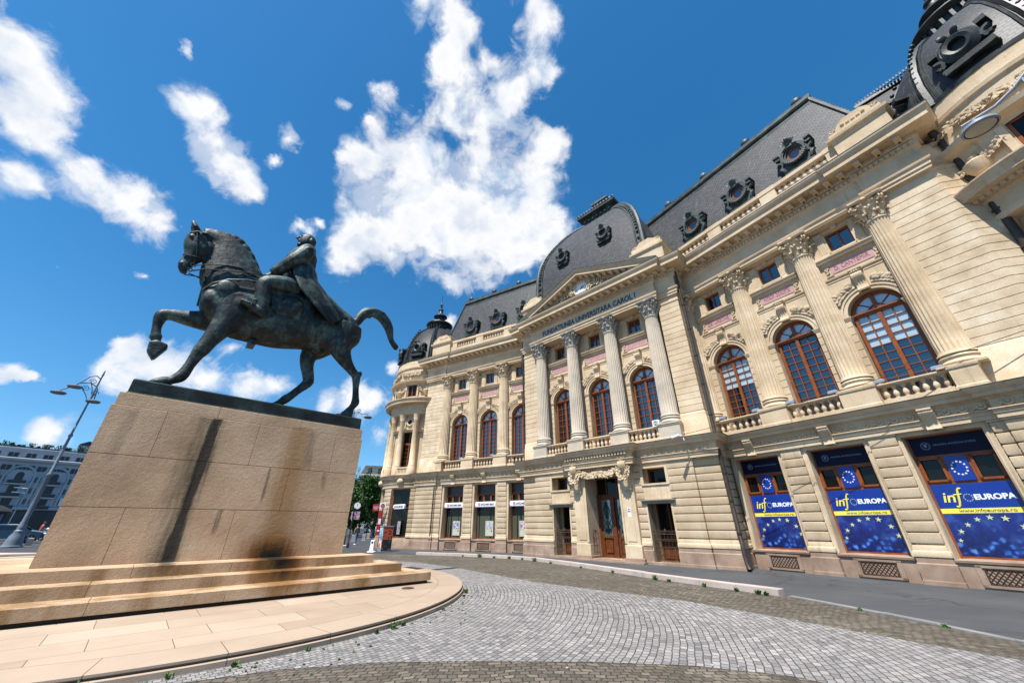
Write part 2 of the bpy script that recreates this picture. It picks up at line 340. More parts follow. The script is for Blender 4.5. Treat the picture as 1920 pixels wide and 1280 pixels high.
cob_light = cobbles('light_grey_cobbles', [(.155, .15, .15), (.30, .288, .28), (.215, .207, .203), (.39, .365, .345), (.25, .242, .238), (.33, .31, .293), (.18, .176, .172)], (.038, .027, .018), tuple(PC), .135, .098, .0085, .05)
cob_brown = cobbles('brown_cobbles', [(.075, .065, .050), (.155, .135, .105), (.115, .10, .078), (.215, .18, .135), (.095, .082, .062), (.145, .12, .09)], (.026, .019, .012), None, .128, .10, .010, .16, dirt=(.25, .215, .165))

g = MB(); g.add([(-3000, -y, 0) if False else (x, -y, -.012) for x, y in ((-3000, -3000), (3000, -3000), (3000, 3000), (-3000, 3000))], [(0, 1, 2, 3)])
struct('ground', g, asph)
KERB = [(-5.7, 25.4), (-2.6, 24.1), (.7, 22.0), (3.0, 18.2), (4.75, 14.65), (5.85, 12.75), (6.85, 11.15)]
EDGE = [(6.95, 11.0), (7.35, 9.6), (7.62, 8.3), (7.8, 7.0), (7.95, 5.0), (8.0, 2.0), (8.0, -12)]
ground_sheet('brown_cobble_pavement', [(-17, 27.5), (-5.7, 25.4)] + KERB[1:] + EDGE + [(-17, -12)], -.004, cob_brown)
ground_sheet('light_cobble_pavement', [(-8, 22.5), (-4.2, 20.0), (-1.94, 17.35), (.67, 13.64), (2.4, 12.0), (4.04, 10.47), (5.26, 8.56), (6.11, 7.12), (6.82, 6.1), (7.3, 4.2), (5.2, 3.9), (4.1, 4.9), (3.3, 5.65), (2.3, 6.0), (1.1, 6.14), (-.4, 6.17), (-1.75, 6.12), (-2.9, 5.85), (-4.2, 5.2), (-5.4, 4.2), (-7, 2.2), (-9, 2.0), (-16, 5), (-17, 12), (-14, 20)], 0, cob_light)
ground_sheet('sidewalk', [(-5.7, 25.4)] + KERB[1:] + EDGE + [(30, -12), (30, 5), (16, 14), (4, 27), (-12, 38), (-13, 33)], -.001, asphalt('sidewalk_asphalt', (.062, .064, .068), (.092, .094, .098)))
kerb_m = mottled('kerb_stone', (.34, .28, .24), (.48, .41, .36), (.42, .32, .27), 1.3, .8, .3, 40, .5, (.12, .1, .08))
def strip(name, pts, w, z0, z1, mat, gap=0, seglen=0):
    mb = MB(); P = [Vector((x, y)) for x, y in pts]
    # resample into stones
    L = [0]
    for a, b in zip(P, P[1:]): L.append(L[-1] + (b - a).length)
    def at(s):
        for i in range(len(P) - 1):
            if s <= L[i + 1] or i == len(P) - 2: t = (s - L[i]) / (L[i + 1] - L[i]); return P[i].lerp(P[i + 1], t), (P[i + 1] - P[i]).normalized()
    n = max(1, int(L[-1] / seglen)); st = L[-1] / n
    for i in range(n):
        a, _ = at(i * st + gap); b, d = at((i + 1) * st - gap); nn = Vector((-d.y, d.x)) * (w / 2); e = .012
        for k in (1,):
            c = [a - nn, b - nn, b + nn, a + nn]; ctr = sum(c, Vector((0, 0))) / 4
            top = [q + (ctr - q).normalized() * e for q in c]; j = random.uniform(-.006, .006)
            mb.add([(q.x, -q.y, z0) for q in c] + [(q.x, -q.y, z1 - e + j) for q in c] + [(q.x, -q.y, z1 + j) for q in top], [(0, 1, 5, 4), (1, 2, 6, 5), (2, 3, 7, 6), (3, 0, 4, 7), (4, 5, 9, 8), (5, 6, 10, 9), (6, 7, 11, 10), (7, 4, 8, 11), (8, 9, 10, 11)])
    return struct(name, mb, mat)
strip('kerb', KERB, .30, -.02, .135, kerb_m, .004, 1.05)
strip('edging_kerb', EDGE, .16, -.02, .02, mottled('grey_edging', (.16, .16, .155), (.24, .235, .225), None, 2, .85), .003, 1.0)

# the paved strip, verge and road on the far side of the monument
light_pave = mottled('light_paving', (.42, .34, .27), (.52, .43, .35), None, .8, .85)
ground_sheet('light_pavement', [(-34, 27), (-17, 27.4), (-16.9, 4), (-34, -6)], -.0035, light_pave)
AZ = lambda az, D: (D * sin(R(az)), D * cos(R(az)))
grass_m = mottled('verge_grass', (.03, .055, .015), (.06, .10, .025), (.12, .12, .05), 2, .9, .5, 60)
tag(ground_sheet('verge_grass', [AZ(-62, 34), AZ(-36, 34), AZ(-36, 36.6), AZ(-62, 36.6)], 0, grass_m), 'narrow strip of short grass along the far road kerb', 'grass', None, 'stuff')
strip('road_kerb', [AZ(-62, 37), AZ(-50, 36.9), AZ(-36, 37)], .3, -.02, .12, kerb_m, .004, 1.2)

# ---------------------------------------------------------------- round platform and pedestal
def slab_mat():
    m, T, b = newmat('platform_slabs'); p = T.world(); s = T.xyz(T.vmath('SUBTRACT', p, tuple(PC)))
    r = T.math('SQRT', T.math('ADD', T.math('POWER', s[0], 2), T.math('POWER', s[1], 2)))
    cu, cn = FP.U, FP.N
    u = T.vmath('DOT_PRODUCT', p, tuple(cu), 1); n = T.vmath('DOT_PRODUCT', p, tuple(cn), 1)
    br = T.node('ShaderNodeTexBrick', dict(offset=.35), Vector=T.comb(u, T.math('ADD', n, .37), 0), Color1=(0, 0, 0), Color2=(1, 1, 1), Mortar=(.5, .5, .5), Scale=1, Mortar__Size=.006, Mortar__Smooth=.3, Brick__Width=1.35, Row__Height=.78)
    th = T.math('ARCTAN2', s[1], s[0]); seg = T.math('FRACT', T.math('MULTIPLY', th, 34 / (2 * pi)))
    rj = T.math('LESS_THAN', T.math('ABSOLUTE', T.math('SUBTRACT', seg, .5)), .0045)
    ring = T.math('GREATER_THAN', r, 6.42); rl = T.math('LESS_THAN', T.math('ABSOLUTE', T.math('SUBTRACT', r, 6.42)), .006)
    j = T.math('MAXIMUM', T.math('ADD', T.math('MULTIPLY', ring, rj), T.math('MULTIPLY', T.math('SUBTRACT', 1.0, ring), br.outputs[1]), clamp=True), rl)
    a = T.noise(p, .9, 6, .6); g = T.noise(p, 60, 3, .6)
    tone = T.mix(ring, br.outputs[0], (.45, .45, .45))
    col = T.ramp(T.math('ADD', T.math('MULTIPLY', a, .7), T.math('MULTIPLY', tone, .35)), [(.25, (.32, .235, .165)), (.5, (.385, .29, .21)), (.75, (.43, .34, .255))])
    col = T.mix(.2, col, T.ramp(g, [(.3, .4), (.7, 1.0)]), 'MULTIPLY')
    st = T.noise(p, 2.2, 5, .7); col = T.mix(T.math('MULTIPLY', T.maprange(st, .60, .75), .35), col, (.30, .19, .09))
    col = T.mix(T.math('MULTIPLY', j, .8), col, (.07, .05, .035))
    setb(T, b, col, .75, normal=T.bump(T.math('SUBTRACT', T.math('MULTIPLY', g, .4), j), .3, .01), spec=.3); return m
slab = slab_mat()
mb = MB(); mb.lathe(PC.x, -PC.y, [(7.13, -.02), (7.13, .062), (7.11, .07), (7.03, .07), (7.03, .095), (7.085, .095), (7.095, .103), (7.095, .127), (7.08, .134), (0, .134)], 160)
struct('platform_floor', mb, slab, 30)

def ped_mat():
    m, T, b = newmat('monument_stone'); p = T.coord()                # object space: x = u, y = -n, z
    s = T.xyz(p); a = T.noise(p, .8, 6, .62); g = T.noise(p, 34, 5, .7); g2 = T.noise(p, 110, 2, .6)
    col = T.ramp(a, [(.28, (.43, .285, .17)), (.5, (.54, .375, .235)), (.72, (.62, .455, .30))])
    big = T.noise(p, .55, 3, .5); col = T.mix(.6, col, T.ramp(big, [(.3, .68), (.65, 1.1)]), 'MULTIPLY'); col = T.mix(.3, col, T.ramp(g, [(.28, .42), (.68, 1.05)]), 'MULTIPLY')
    wob = T.math('MULTIPLY', T.math('SUBTRACT', T.noise(p, .9, 4, .6), .5), .55)
    wob2 = T.math('MULTIPLY', T.math('SUBTRACT', T.noise(T.vmath('MULTIPLY', p, (6, 6, .5)), 1.6, 4, .6), .5), .35)
    onface = T.math('LESS_THAN', s[1], 2.6)
    def streak(uc, w, z0, z1, lean, soft=.75):
        x = T.math('ADD', T.math('SUBTRACT', s[0], uc), T.math('MULTIPLY', T.math('SUBTRACT', s[2], z0), lean))
        d = T.math('ABSOLUTE', T.math('ADD', x, T.math('ADD', T.math('MULTIPLY', wob, .35), wob2)))
        f = T.maprange(d, w * (1 - soft), w * (1 + soft), 1, 0)
        return T.math('MULTIPLY', T.math('MULTIPLY', f, T.maprange(s[2], z0 - .15, z0 + .1)), T.math('MULTIPLY', T.maprange(s[2], z1 - .02, z1 + .03, 1, 0), onface))
    g_st = T.noise(T.vmath('MULTIPLY', p, (5, 5, .6)), 1.5, 4)
    green = streak(-5.96, .30, .62, 4.19, 0, .75); black = streak(-5.83, .12, .80, 4.19, 0, .5)
    col = T.mix(T.math('MULTIPLY', green, T.maprange(g_st, .3, .7, .25, .75)), col, (.065, .060, .032))
    col = T.mix(T.math('MULTIPLY', black, .9), col, (.010, .012, .012))
    for uc, w, z0, z1, k, c in ((-3.72, .30, .8, 4.3, .62, (.26, .13, .035)), (-4.25, .05, 2.2, 3.05, .6, (.04, .03, .02)), (-5.1, .045, 1.45, 1.95, .6, (.05, .045, .03)), (-3.35, .10, 3.2, 4.2, .35, (.09, .08, .04)), (-2.75, .07, 2.6, 3.05, .4, (.1, .06, .03)), (-7.5, .10, 3.0, 4.1, .3, (.06, .055, .035))):
        col = T.mix(T.math('MULTIPLY', streak(uc, w, z0, z1, 0, .9), k), col, c)
    # burnt and rusty patch at the foot
    dx = T.math('DIVIDE', T.math('ADD', s[0], 3.68), 1.02); dz = T.math('DIVIDE', T.math('SUBTRACT', s[2], .82), .78)
    rr = T.math('ADD', T.math('SQRT', T.math('ADD', T.math('POWER', dx, 2), T.math('POWER', dz, 2))), T.math('ADD', wob2, T.math('MULTIPLY', wob, .4)))
    col = T.mix(T.math('MULTIPLY', T.maprange(rr, .35, 1.05, 1, 0), .95), col, (.24, .095, .016))
    col = T.mix(T.math('MULTIPLY', T.maprange(rr, .1, .70, 1, 0), .97), col, (.008, .006, .004))
    # rust on the steps below it, and dark weeping joints
    st = T.noise(T.vmath('MULTIPLY', p, (1.1, 1.1, .1)), 1.1, 4, .6)
    low = T.math('MULTIPLY', T.maprange(s[2], .80, .815, 1, 0), T.maprange(st, .44, .62))
    col = T.mix(T.math('MULTIPLY', low, .7), col, (.22, .115, .03))
    pale = T.noise(p, 1.7, 3, .5); col = T.mix(T.math('MULTIPLY', T.maprange(pale, .66, .76), .3), col, (.52, .44, .34))
    setb(T, b, col, .85, normal=T.bump(T.math('ADD', T.math('MULTIPLY', g, 1.0), T.math('ADD', T.math('MULTIPLY', g2, .25), T.math('MULTIPLY', T.noise(p, 9, 4, .6), 1.2))), .7, .03), spec=.25); return m
pedm = ped_mat()
joint_m = mottled('dark_joint', (.03, .022, .015), (.05, .04, .03), None, 5, .9)
ped = thing('monument_pedestal', 'tall tan stone block pedestal with black and rust stains under the bronze rider', 'pedestal', tuple(FP.w(-4.86, -3.2)), FP.rz)
off = (4.86, 3.2)
def ped_part(name, mb, mat=pedm, smooth=0):
    o = link(name, mb.mesh(name, mat, smooth), ped, (4.86, -3.2, 0)); return o
def block(mb, u0, u1, n0, n1, z0, z1, g=.004, e=.008):
    u0 += g; u1 -= g; z0 += g; z1 -= g
    mb.sweep([(u0, n0), (u0, n1), (u1, n1), (u1, n0)], [(-e, z0), (0, z0 + e), (0, z1 - e), (-e, z1)])
    mb.quad((u0 + e, n0, z1), (u1 - e, n0, z1), (u1 - e, n1 - e, z1), (u0 + e, n1 - e, z1)); mb.quad((u0, n0, z0), (u1, n0, z0), (u1, n0, z1), (u0, n0, z1)); mb.quad((u0 + e, n0, z0), (u1 - e, n0, z0), (u1 - e, n1 - e, z0), (u0 + e, n1 - e, z0))
NB = -4.5
rows = [(.815, 1.95, [-7.92, -6.9, -4.79, -2.74, -1.80]), (1.95, 3.075, [-7.92, -5.88, -3.76, -1.80]), (3.075, 4.205, [-7.92, -6.88, -4.82, -2.67, -1.80])]
mb = MB()
for z0, z1, us in rows:
    for a, b in zip(us, us[1:]): block(mb, a, b, NB, -2.1, z0, z1)
ped_part('block_course', mb)
mb = MB()
for a, b in zip([-7.88, -5.85, -3.77, -1.84], [-5.85, -3.77, -1.84]): block(mb, a, b, NB + .04, -2.108, 4.205, 4.52)
ped_part('top_course', mb)
mb = MB(); mb.box(-7.9, -1.82, NB + .02, -2.115, .82, 4.2); mb.box(-7.86, -1.86, NB + .06, -2.122, 4.2, 4.5); ped_part('joint_mortar', mb, joint_m)
LEFT = -11.2
for i, (ue, nf, z0, z1) in enumerate(((0.0, .08, .222, .405), (-.57, -.62, .405, .612), (-1.18, -1.22, .612, .82))):
    mb = MB(); us = [ue]
    while us[-1] > LEFT: us.append(us[-1] - random.uniform(1.1, 2.4) if len(us) > 1 else ue - (.65, .95, 1.15)[i])
    for b, a in zip(us, us[1:]): block(mb, a, b, -2.12, nf, z0 - .02, z1, .003, .006)
    ped_part('stone_step', mb)
mb = MB(); mb.box(LEFT, -.06, -2.1, 0, .12, .23); ped_part('recessed_footing', mb, joint_m)
mb = MB(); mb.box(LEFT, -7.6, -6.5, -2.13, .12, .812); ped_part('rear_slab', mb)
# bronze plinth is part of the statue; drain cover on the platform
q = FP.w(-.95, .55); mb = MB(); mb.lathe(0, 0, [(.16, 0), (.16, .012), (.14, .016), (0, .016)], 20); mb.lathe(0, 0, [(.135, .014), (.125, .022), (.11, .014)], 20)
tag(link('drain_cover', mb.mesh('drain_cover', rustmetal), None, (q.x, q.y, .133)), 'small round iron drain cover set in the tan platform', 'drain cover')
# ---------------------------------------------------------------- the library building
LIB = thing('library_building', 'cream stone palace with fluted columns, concave front, arched windows and dark slate domes', 'building', tuple(C0))
def fpart(fr, name, data, parent=None, u=0, n=0, z=0, label=None, rz=0):
    """a part of the library: built in a wing's frame, parented to the building (or to a part standing at the frame's origin)"""
    o = link(name, data, parent or LIB)
    if parent is None: o.location = fr.w(u, n, z) - C0; o.rotation_euler = (0, 0, fr.rz + rz)
    else: o.location = (u, -n, z); o.rotation_euler = (0, 0, rz)
    if label: o['label'] = label
    return o
def M(mb, name, mat, smooth=40): return mb.mesh(name, mat, smooth)

# slate
def slate_mat():
    m, T, b = newmat('slate_tiles'); p = T.coord(); s = T.xyz(p)
    br = T.node('ShaderNodeTexBrick', dict(offset=.5), Vector=T.comb(T.math('ADD', s[0], T.math('MULTIPLY', s[1], .6)), s[2], 0), Color1=(0, 0, 0), Color2=(1, 1, 1), Mortar=(.5, .5, .5), Scale=1, Mortar__Size=.012, Mortar__Smooth=.1, Brick__Width=.22, Row__Height=.135)
    a = T.noise(p, .6, 5, .6); g = T.noise(T.vmath('MULTIPLY', p, (4, 4, .35)), 1.5, 5, .65)
    col = T.ramp(br.outputs[0], [(0, (.022, .023, .0245)), (.5, (.036, .0375, .039)), (1, (.054, .055, .057))])
    col = T.mix(.6, col, T.ramp(a, [(.3, .6), (.7, 1.15)]), 'MULTIPLY')
    col = T.mix(T.math('MULTIPLY', T.maprange(g, .55, .72), .35), col, (.14, .15, .14))
    rs = T.noise(T.vmath('MULTIPLY', p, (3, 3, .3)), .9, 3); col = T.mix(T.math('MULTIPLY', T.maprange(rs, .66, .74), .4), col, (.09, .045, .025))
    fr = T.math('FRACT', T.math('DIVIDE', s[2], .135))
    col = T.mix(T.math('MULTIPLY', br.outputs[1], .85), col, (.012, .012, .013))
    h = T.math('SUBTRACT', T.math('SUBTRACT', 1.0, T.math('MULTIPLY', fr, .8)), T.math('MULTIPLY', br.outputs[1], .6))
    setb(T, b, col, .55, normal=T.bump(h, .8, .03), spec=.4); return m
slate = slate_mat()
slate_dark = slate.copy(); slate_dark.name = 'dark_slate_tiles'
for nd in slate_dark.node_tree.nodes:
    if nd.type == 'VALTORGB' and abs(nd.color_ramp.elements[0].color[0] - .022) < 1e-4:
        for e in nd.color_ramp.elements: e.color = tuple(x * .5 for x in e.color[:3]) + (1,)


# -- shared shapes
def column_meshes():
    sh = MB(); NF = 22; zt = 5.72
    def rad(a, j):
        if j in (0, 1, 2, 14, 15): return 1
        t = (a * NF / (2 * pi)) % 1; w = .82
        if t > w: return 1.0
        return 1 - .085 * (1 - ((t / w) * 2 - 1) ** 2) ** .5
    prof = [(.475, .0), (.47, .05), (.425, .09), (.425, .14)]
    for i in range(10): t = i / 9; prof.append((.42 - .065 * t ** 1.6, .2 + (zt - .34) * t))
    prof += [(.355, zt - .08), (.385, zt - .06), (.385, zt - .01), (.36, zt)]
    sh.lathe(0, 0, prof, NF * 6, 0, 2 * pi, lambda a, j: rad(a, 0 if j < 4 or j > 13 else 5))
    ba = MB(); ba.lathe(0, 0, [(.50, .06)] + [(.475 + .055 * sin(pi * k / 6), .06 + .13 * k / 6) for k in range(7)] + [(.465, .21), (.45, .25), (.455, .27)] + [(.455 + .035 * sin(pi * k / 5), .27 + .09 * k / 5) for k in range(6)] + [(.44, .39), (.43, .45)], 40)
    ba.box(-.54, .54, -.54, .54, 0, .065)
    ca = MB(); H = .98
    ca.lathe(0, 0, [(.36, 0), (.35, .1), (.345, .45), (.37, .65), (.46, .84), (.5, .86)], 24)
    for row, (z0, h, r, k0) in enumerate(((.03, .40, .375, 0), (.22, .50, .385, .5))):
        for k in range(8):
            a = 2 * pi * (k + k0) / 8; c, s_ = cos(a), sin(a)
            pts = [(r, z0), (r + .03, z0 + h * .45), (r + .09, z0 + h * .8), (r + .19, z0 + h * .95), (r + .20, z0 + h * .82)]
            vs = []; ws = (.10, .135, .125, .09, .03)
            for (rr, zz), w in zip(pts, ws):
                for q, dr in ((-1, -.03), (-.5, .015), (0, .045), (.5, .015), (1, -.03)):
                    x, y = rr + dr, q * w; vs.append((x * c - y * s_, x * s_ + y * c, zz))
            ca.add(vs, [(i * 5 + j, i * 5 + j + 1, i * 5 + j + 6, i * 5 + j + 5) for i in range(4) for j in range(4)])
            for q in (-1, 1):                                        # leaf lobes
                x, y = r + .05, q * .12; ca.ball((x * c - y * s_, x * s_ + y * c, z0 + h * .6), (.05, .05, .07), 6, 4)
    for k in range(4):                                               # corner volutes
        a = pi / 4 + k * pi / 2; c, s_ = cos(a), sin(a); pts = []
        for i in range(20):
            t = i / 19; ang = 2.6 * pi * t - .4; rr = .125 * (1 - .78 * t); pts.append((.60 + rr * cos(ang + pi / 2 + 1.2), .72 + rr * sin(ang + pi / 2 + 1.2)))
        for q in (-1, 1): ca.tube([(x * c - q * .045 * s_, x * s_ + q * .045 * c, z) for x, z in pts], [.042 - .02 * i / 19 for i in range(20)], 5)
        ca.tube([((.38 + .2 * t) * c, (.38 + .2 * t) * s_, .45 + .35 * t ** .6) for t in (0, .25, .5, .75, 1)], [.03, .035, .04, .045, .05], 5)
        a2 = a + pi / 4; ca.ball((.50 * cos(a2), .50 * sin(a2), .88), (.09, .09, .08), 8, 5)
        for q in (-1, 1):
            pc = [(.40 + .1 * cos(2 * pi * t / 8), q * .13 + .0, .68 + .07 * sin(2 * pi * t / 8)) for t in range(9)]
            ca.tube([(x * cos(a2) - y * sin(a2), x * sin(a2) + y * cos(a2), z) for x, y, z in pc], .022, 5)
    ab = []
    for k in range(4):
        a = pi / 4 + k * pi / 2
        for da in (-.085, .085): ab.append((.73 * cos(a + da), .73 * sin(a + da)))
        for t in (.25, .5, .75):
            a2 = a + pi / 2 * t; rr = .53 + .10 * abs(t - .5) * 2; ab.append((rr * cos(a2), rr * sin(a2)))
    ab = ab[::-1]; ca.sweep(ab, [(-.05, .84), (-.03, .88), (0, .91), (0, .98)], True); ca.add([(x, y, .98) for x, y in ab], [tuple(range(len(ab)))])
    return M(sh, 'column_shaft', stone, 50), M(ba, 'column_base', stone, 40), M(ca, 'capital', stone, 45)
SHAFT, CBASE, CAP = column_meshes()
def garland(mb, pts, r, rnd, nrm, k=5):
    """a carved swag: leaves and fruit along pts, standing off along nrm"""
    P = [Vector(p) for p in pts]; N_ = Vector(nrm).normalized()
    mb.tube([tuple(p) for p in P], [r * .55] * len(P), 6)
    for i, p in enumerate(P):
        d = (P[min(i + 1, len(P) - 1)] - P[max(i - 1, 0)]).normalized(); s_ = d.cross(N_)
        for j in range(k): a = rnd.uniform(-1.5, 1.5); o = (s_ * sin(a) + N_ * cos(a)) * r * .45; dd = (d * rnd.choice((-1, 1)) * rnd.uniform(.4, 1) + s_ * sin(a) * .9 + N_ * .4).normalized() * r * rnd.uniform(1.0, 1.6); mb.leaf(tuple(p + o), tuple(dd), r * .42, tuple(N_), .2, 3)
        if i % 2: mb.ball(tuple(p + N_ * r * .5 + s_ * rnd.uniform(-.5, .5) * r), r * rnd.uniform(.3, .45), 6, 4)
def recol(me, mat): m2 = me.copy(); m2.materials.clear(); m2.materials.append(mat); return m2
G_SHAFT, G_BASE, G_CAP = recol(SHAFT, greystone), recol(CBASE, greystone), recol(CAP, mottled('grey_capital_stone', (.26, .25, .22), (.38, .35, .30), (.48, .44, .38), 2.2, .85, .3, 30, .3))
def column(fr, u, n, grey=False):
    a, b, c = (G_SHAFT, G_BASE, G_CAP) if grey else (SHAFT, CBASE, CAP)
    o = fpart(fr, 'column', a, None, u, n, 6.40); fpart(fr, 'column_base', b, o, 0, 0, -.42); fpart(fr, 'capital', c, o, 0, 0, 5.72); return o
def pedestal(fr, u, n, w=1.06, depth=.62, mat=None):
    mb = MB(); a, b = u - w / 2, u + w / 2; f = n + .56
    mb.sweep([(a, f - depth), (a, f), (b, f), (b, f - depth)], [(.03, 5.2), (.03, 5.34), (0, 5.37), (0, 5.88), (.03, 5.91), (.04, 5.96), (.04, 5.99)]); mb.quad((a - .04, f - depth, 5.99), (b + .04, f - depth, 5.99), (b + .04, f + .04, 5.99), (a - .04, f + .04, 5.99))
    return fpart(fr, 'column_pedestal', M(mb, 'column_pedestal', mat or stone, 0))
def baluster_mesh(h, r):
    mb = MB(); mb.lathe(0, 0, [(r * .95, 0), (r * .95, .07 * h), (r * .5, .1 * h), (r * .62, .16 * h), (r * 1.02, .32 * h), (r * .9, .45 * h), (r * .48, .68 * h), (r * .45, .78 * h), (r * .7, .8 * h), (r * .7, .85 * h), (r * .5, .87 * h), (r * .95, .92 * h), (r * .95, h)], 12)
    return M(mb, 'baluster', stone, 50)
BAL = baluster_mesh(.44, .082); BAL_ROOF = baluster_mesh(.46, .10)
def balustrade(fr, u0, u1, n, z0, zb, zr, zt, count, me, stuff=False, w=.3):
    mb = MB(); mb.box(u0, u1, n - w / 2, n + w / 2, z0, zb)
    mb.sweep([(u0, n - w / 2), (u0, n + w / 2), (u1, n + w / 2), (u1, n - w / 2)], [(-.02, zr), (.015, zr + .03), (.03, zr + .06), (.03, zt - .02), (.0, zt)]); mb.quad((u0, n - w / 2, zt), (u1, n - w / 2, zt), (u1, n + w / 2, zt), (u0, n + w / 2, zt)); mb.quad((u0, n - w / 2, zr), (u1, n - w / 2, zr), (u1, n + w / 2, zr), (u0, n + w / 2, zr))
    o = fpart(fr, 'balustrade', M(mb, 'balustrade', stone, 0)); st = (u1 - u0) / count
    if stuff:
        big = MB()
        for k in range(count):
            for v in [v.co for v in me.vertices]: big.v.append((v.x + u0 + st * (k + .5), v.y - n, v.z + zb))
            o_ = k * len(me.vertices); big.f += [tuple(o_ + i for i in p.vertices) for p in me.polygons]
        b = fpart(fr, 'baluster', M(big, 'balusters', stone, 50), o); b['kind'] = 'stuff'
    else:
        for k in range(count): fpart(fr, 'baluster', me, o, u0 + st * (k + .5), n, zb)
    return o

HB = .80
def arch_pts(c, zs, r, n=20): return [(c - r * cos(pi * i / n), zs + r * sin(pi * i / n)) for i in range(n + 1)]
def arched_window(fr, c, n, hw=.76, z0=5.42, zs=8.87, blind=0):
    """wooden french window with a fanlight; n = plane of the frame"""
    mb = MB(); d0, d1 = n - .05, n + .05
    def ring(r0, r1, a, b):
        o, i_ = arch_pts(c, zs, r1), arch_pts(c, zs, r0); vs = [(u, b, z) for u, z in o] + [(u, b, z) for u, z in i_] + [(u, a, z) for u, z in i_]; k = len(o)
        mb.add(vs, [(j, j + 1, k + j + 1, k + j) for j in range(k - 1)] + [(k + j, k + j + 1, 2 * k + j + 1, 2 * k + j) for j in range(k - 1)])
    ring(hw - .1, hw + .02, d0, d1); ring(.24, .29, d0 + .02, d1 - .01)
    mb.box(c - hw, c - hw + .1, d0, d1, z0, zs - .06); mb.box(c + hw - .1, c + hw, d0, d1, z0, zs - .06)
    mb.box(c - hw, c + hw, d0, d1 + .05, zs - .06, zs + .10); mb.box(c - hw, c + hw, d0, d1 + .09, zs + .02, zs + .065)
    mb.box(c - .06, c + .06, d0, d1 + .03, z0, zs - .06); mb.box(c - .055, c + .055, d0, d1 + .03, zs + .1, zs + hw - .08)
    for ang in (45, 135): a = R(ang); mb.tube([(c + cos(a) * .28, n, zs + sin(a) * .28 + .05), (c + cos(a) * (hw - .08), n, zs + sin(a) * (hw - .08))], .022, 4)
    rows = 9; st = (zs - .06 - z0) / rows
    for q in (-1, 1):
        x0, x1 = c + q * .06, c + q * (hw - .1); mid = (x0 + x1) / 2
        mb.box(mid - .016, mid + .016, n - .01, n + .025, z0, zs - .06)
        for k in range(1, rows): mb.box(min(x0, x1), max(x0, x1), n - .01, n + .025, z0 + k * st - .014, z0 + k * st + .014)
    f = fpart(fr, 'arched_window', M(mb, 'arched_window', wood, 30))
    zsplit = zs - .06 - st * blind
    lo = MB(); lo.quad((c - hw, n - .02, z0), (c + hw, n - .02, z0), (c + hw, n - .02, zsplit), (c - hw, n - .02, zsplit))
    fpart(fr, 'pane', M(lo, 'pane', glass, 0), f)
    up = MB(); ap = arch_pts(c, zs, hw)
    up.add([(u, n - .02, z) for u, z in ap], [tuple(range(len(ap)))])
    fpart(fr, 'pane', M(up, 'pane', glass_b if blind >= 0 else glass, 0), f)
    if blind > 0:
        bl = MB(); bl.quad((c - hw, n - .022, zsplit), (c + hw, n - .022, zsplit), (c + hw, n - .022, zs), (c - hw, n - .022, zs)); fpart(fr, 'blind', M(bl, 'blind', glass_b, 0), f)
    return f
def small_window(fr, c, n, hw=.40, z0=11.85, z1=12.74):
    mb = MB(); t = .06
    mb.box(c - hw, c - hw + t, n - .04, n + .04, z0, z1); mb.box(c + hw - t, c + hw, n - .04, n + .04, z0, z1); mb.box(c - hw + t, c + hw - t, n - .04, n + .04, z0, z0 + t); mb.box(c - hw + t, c + hw - t, n - .04, n + .04, z1 - t, z1); mb.box(c - .03, c + .03, n - .04, n + .05, z0 + t, z1 - t)
    f = fpart(fr, 'attic_window', M(mb, 'attic_window', wood, 0)); g_ = MB(); g_.quad((c - hw, n - .01, z0), (c + hw, n - .01, z0), (c + hw, n - .01, z1), (c - hw, n - .01, z1)); fpart(fr, 'pane', M(g_, 'pane', glass, 0), f); return f

def bay_wall(mb, u0, u1, c, n, zb=5.2, zt=13.05, hw=HB, zs=8.87, rev=.34, sz=(11.83, 12.76), sh=.42):
    ap = arch_pts(c, zs, hw, 24); zm = 10.9
    Q = lambda a, b, z0, z1: mb.quad((a, n, z0), (b, n, z0), (b, n, z1), (a, n, z1))
    Q(u0, c - hw, zb, zs); Q(c + hw, u1, zb, zs); Q(u0, c - hw, zs, zm); Q(c + hw, u1, zs, zm)
    for (a, za), (b, zb_) in zip(ap, ap[1:]): mb.quad((a, n, za), (b, n, zb_), (b, n, zm), (a, n, zm))
    Q(u0, c - sh, zm, zt); Q(c + sh, u1, zm, zt); Q(c - sh, c + sh, zm, sz[0]); Q(c - sh, c + sh, sz[1], zt)
    path = [(c - hw, zb)] + ap + [(c + hw, zb)]
    for (a, za), (b, zb_) in zip(path, path[1:]): mb.quad((a, n, za), (b, n, zb_), (b, n - rev, zb_), (a, n - rev, za))
    for a, b in (((c - sh, sz[0]), (c - sh, sz[1])), ((c - sh, sz[1]), (c + sh, sz[1])), ((c + sh, sz[1]), (c + sh, sz[0])), ((c + sh, sz[0]), (c - sh, sz[0]))): mb.quad((a[0], n, a[1]), (b[0], n, b[1]), (b[0], n - .25, b[1]), (a[0], n - .25, a[1]))
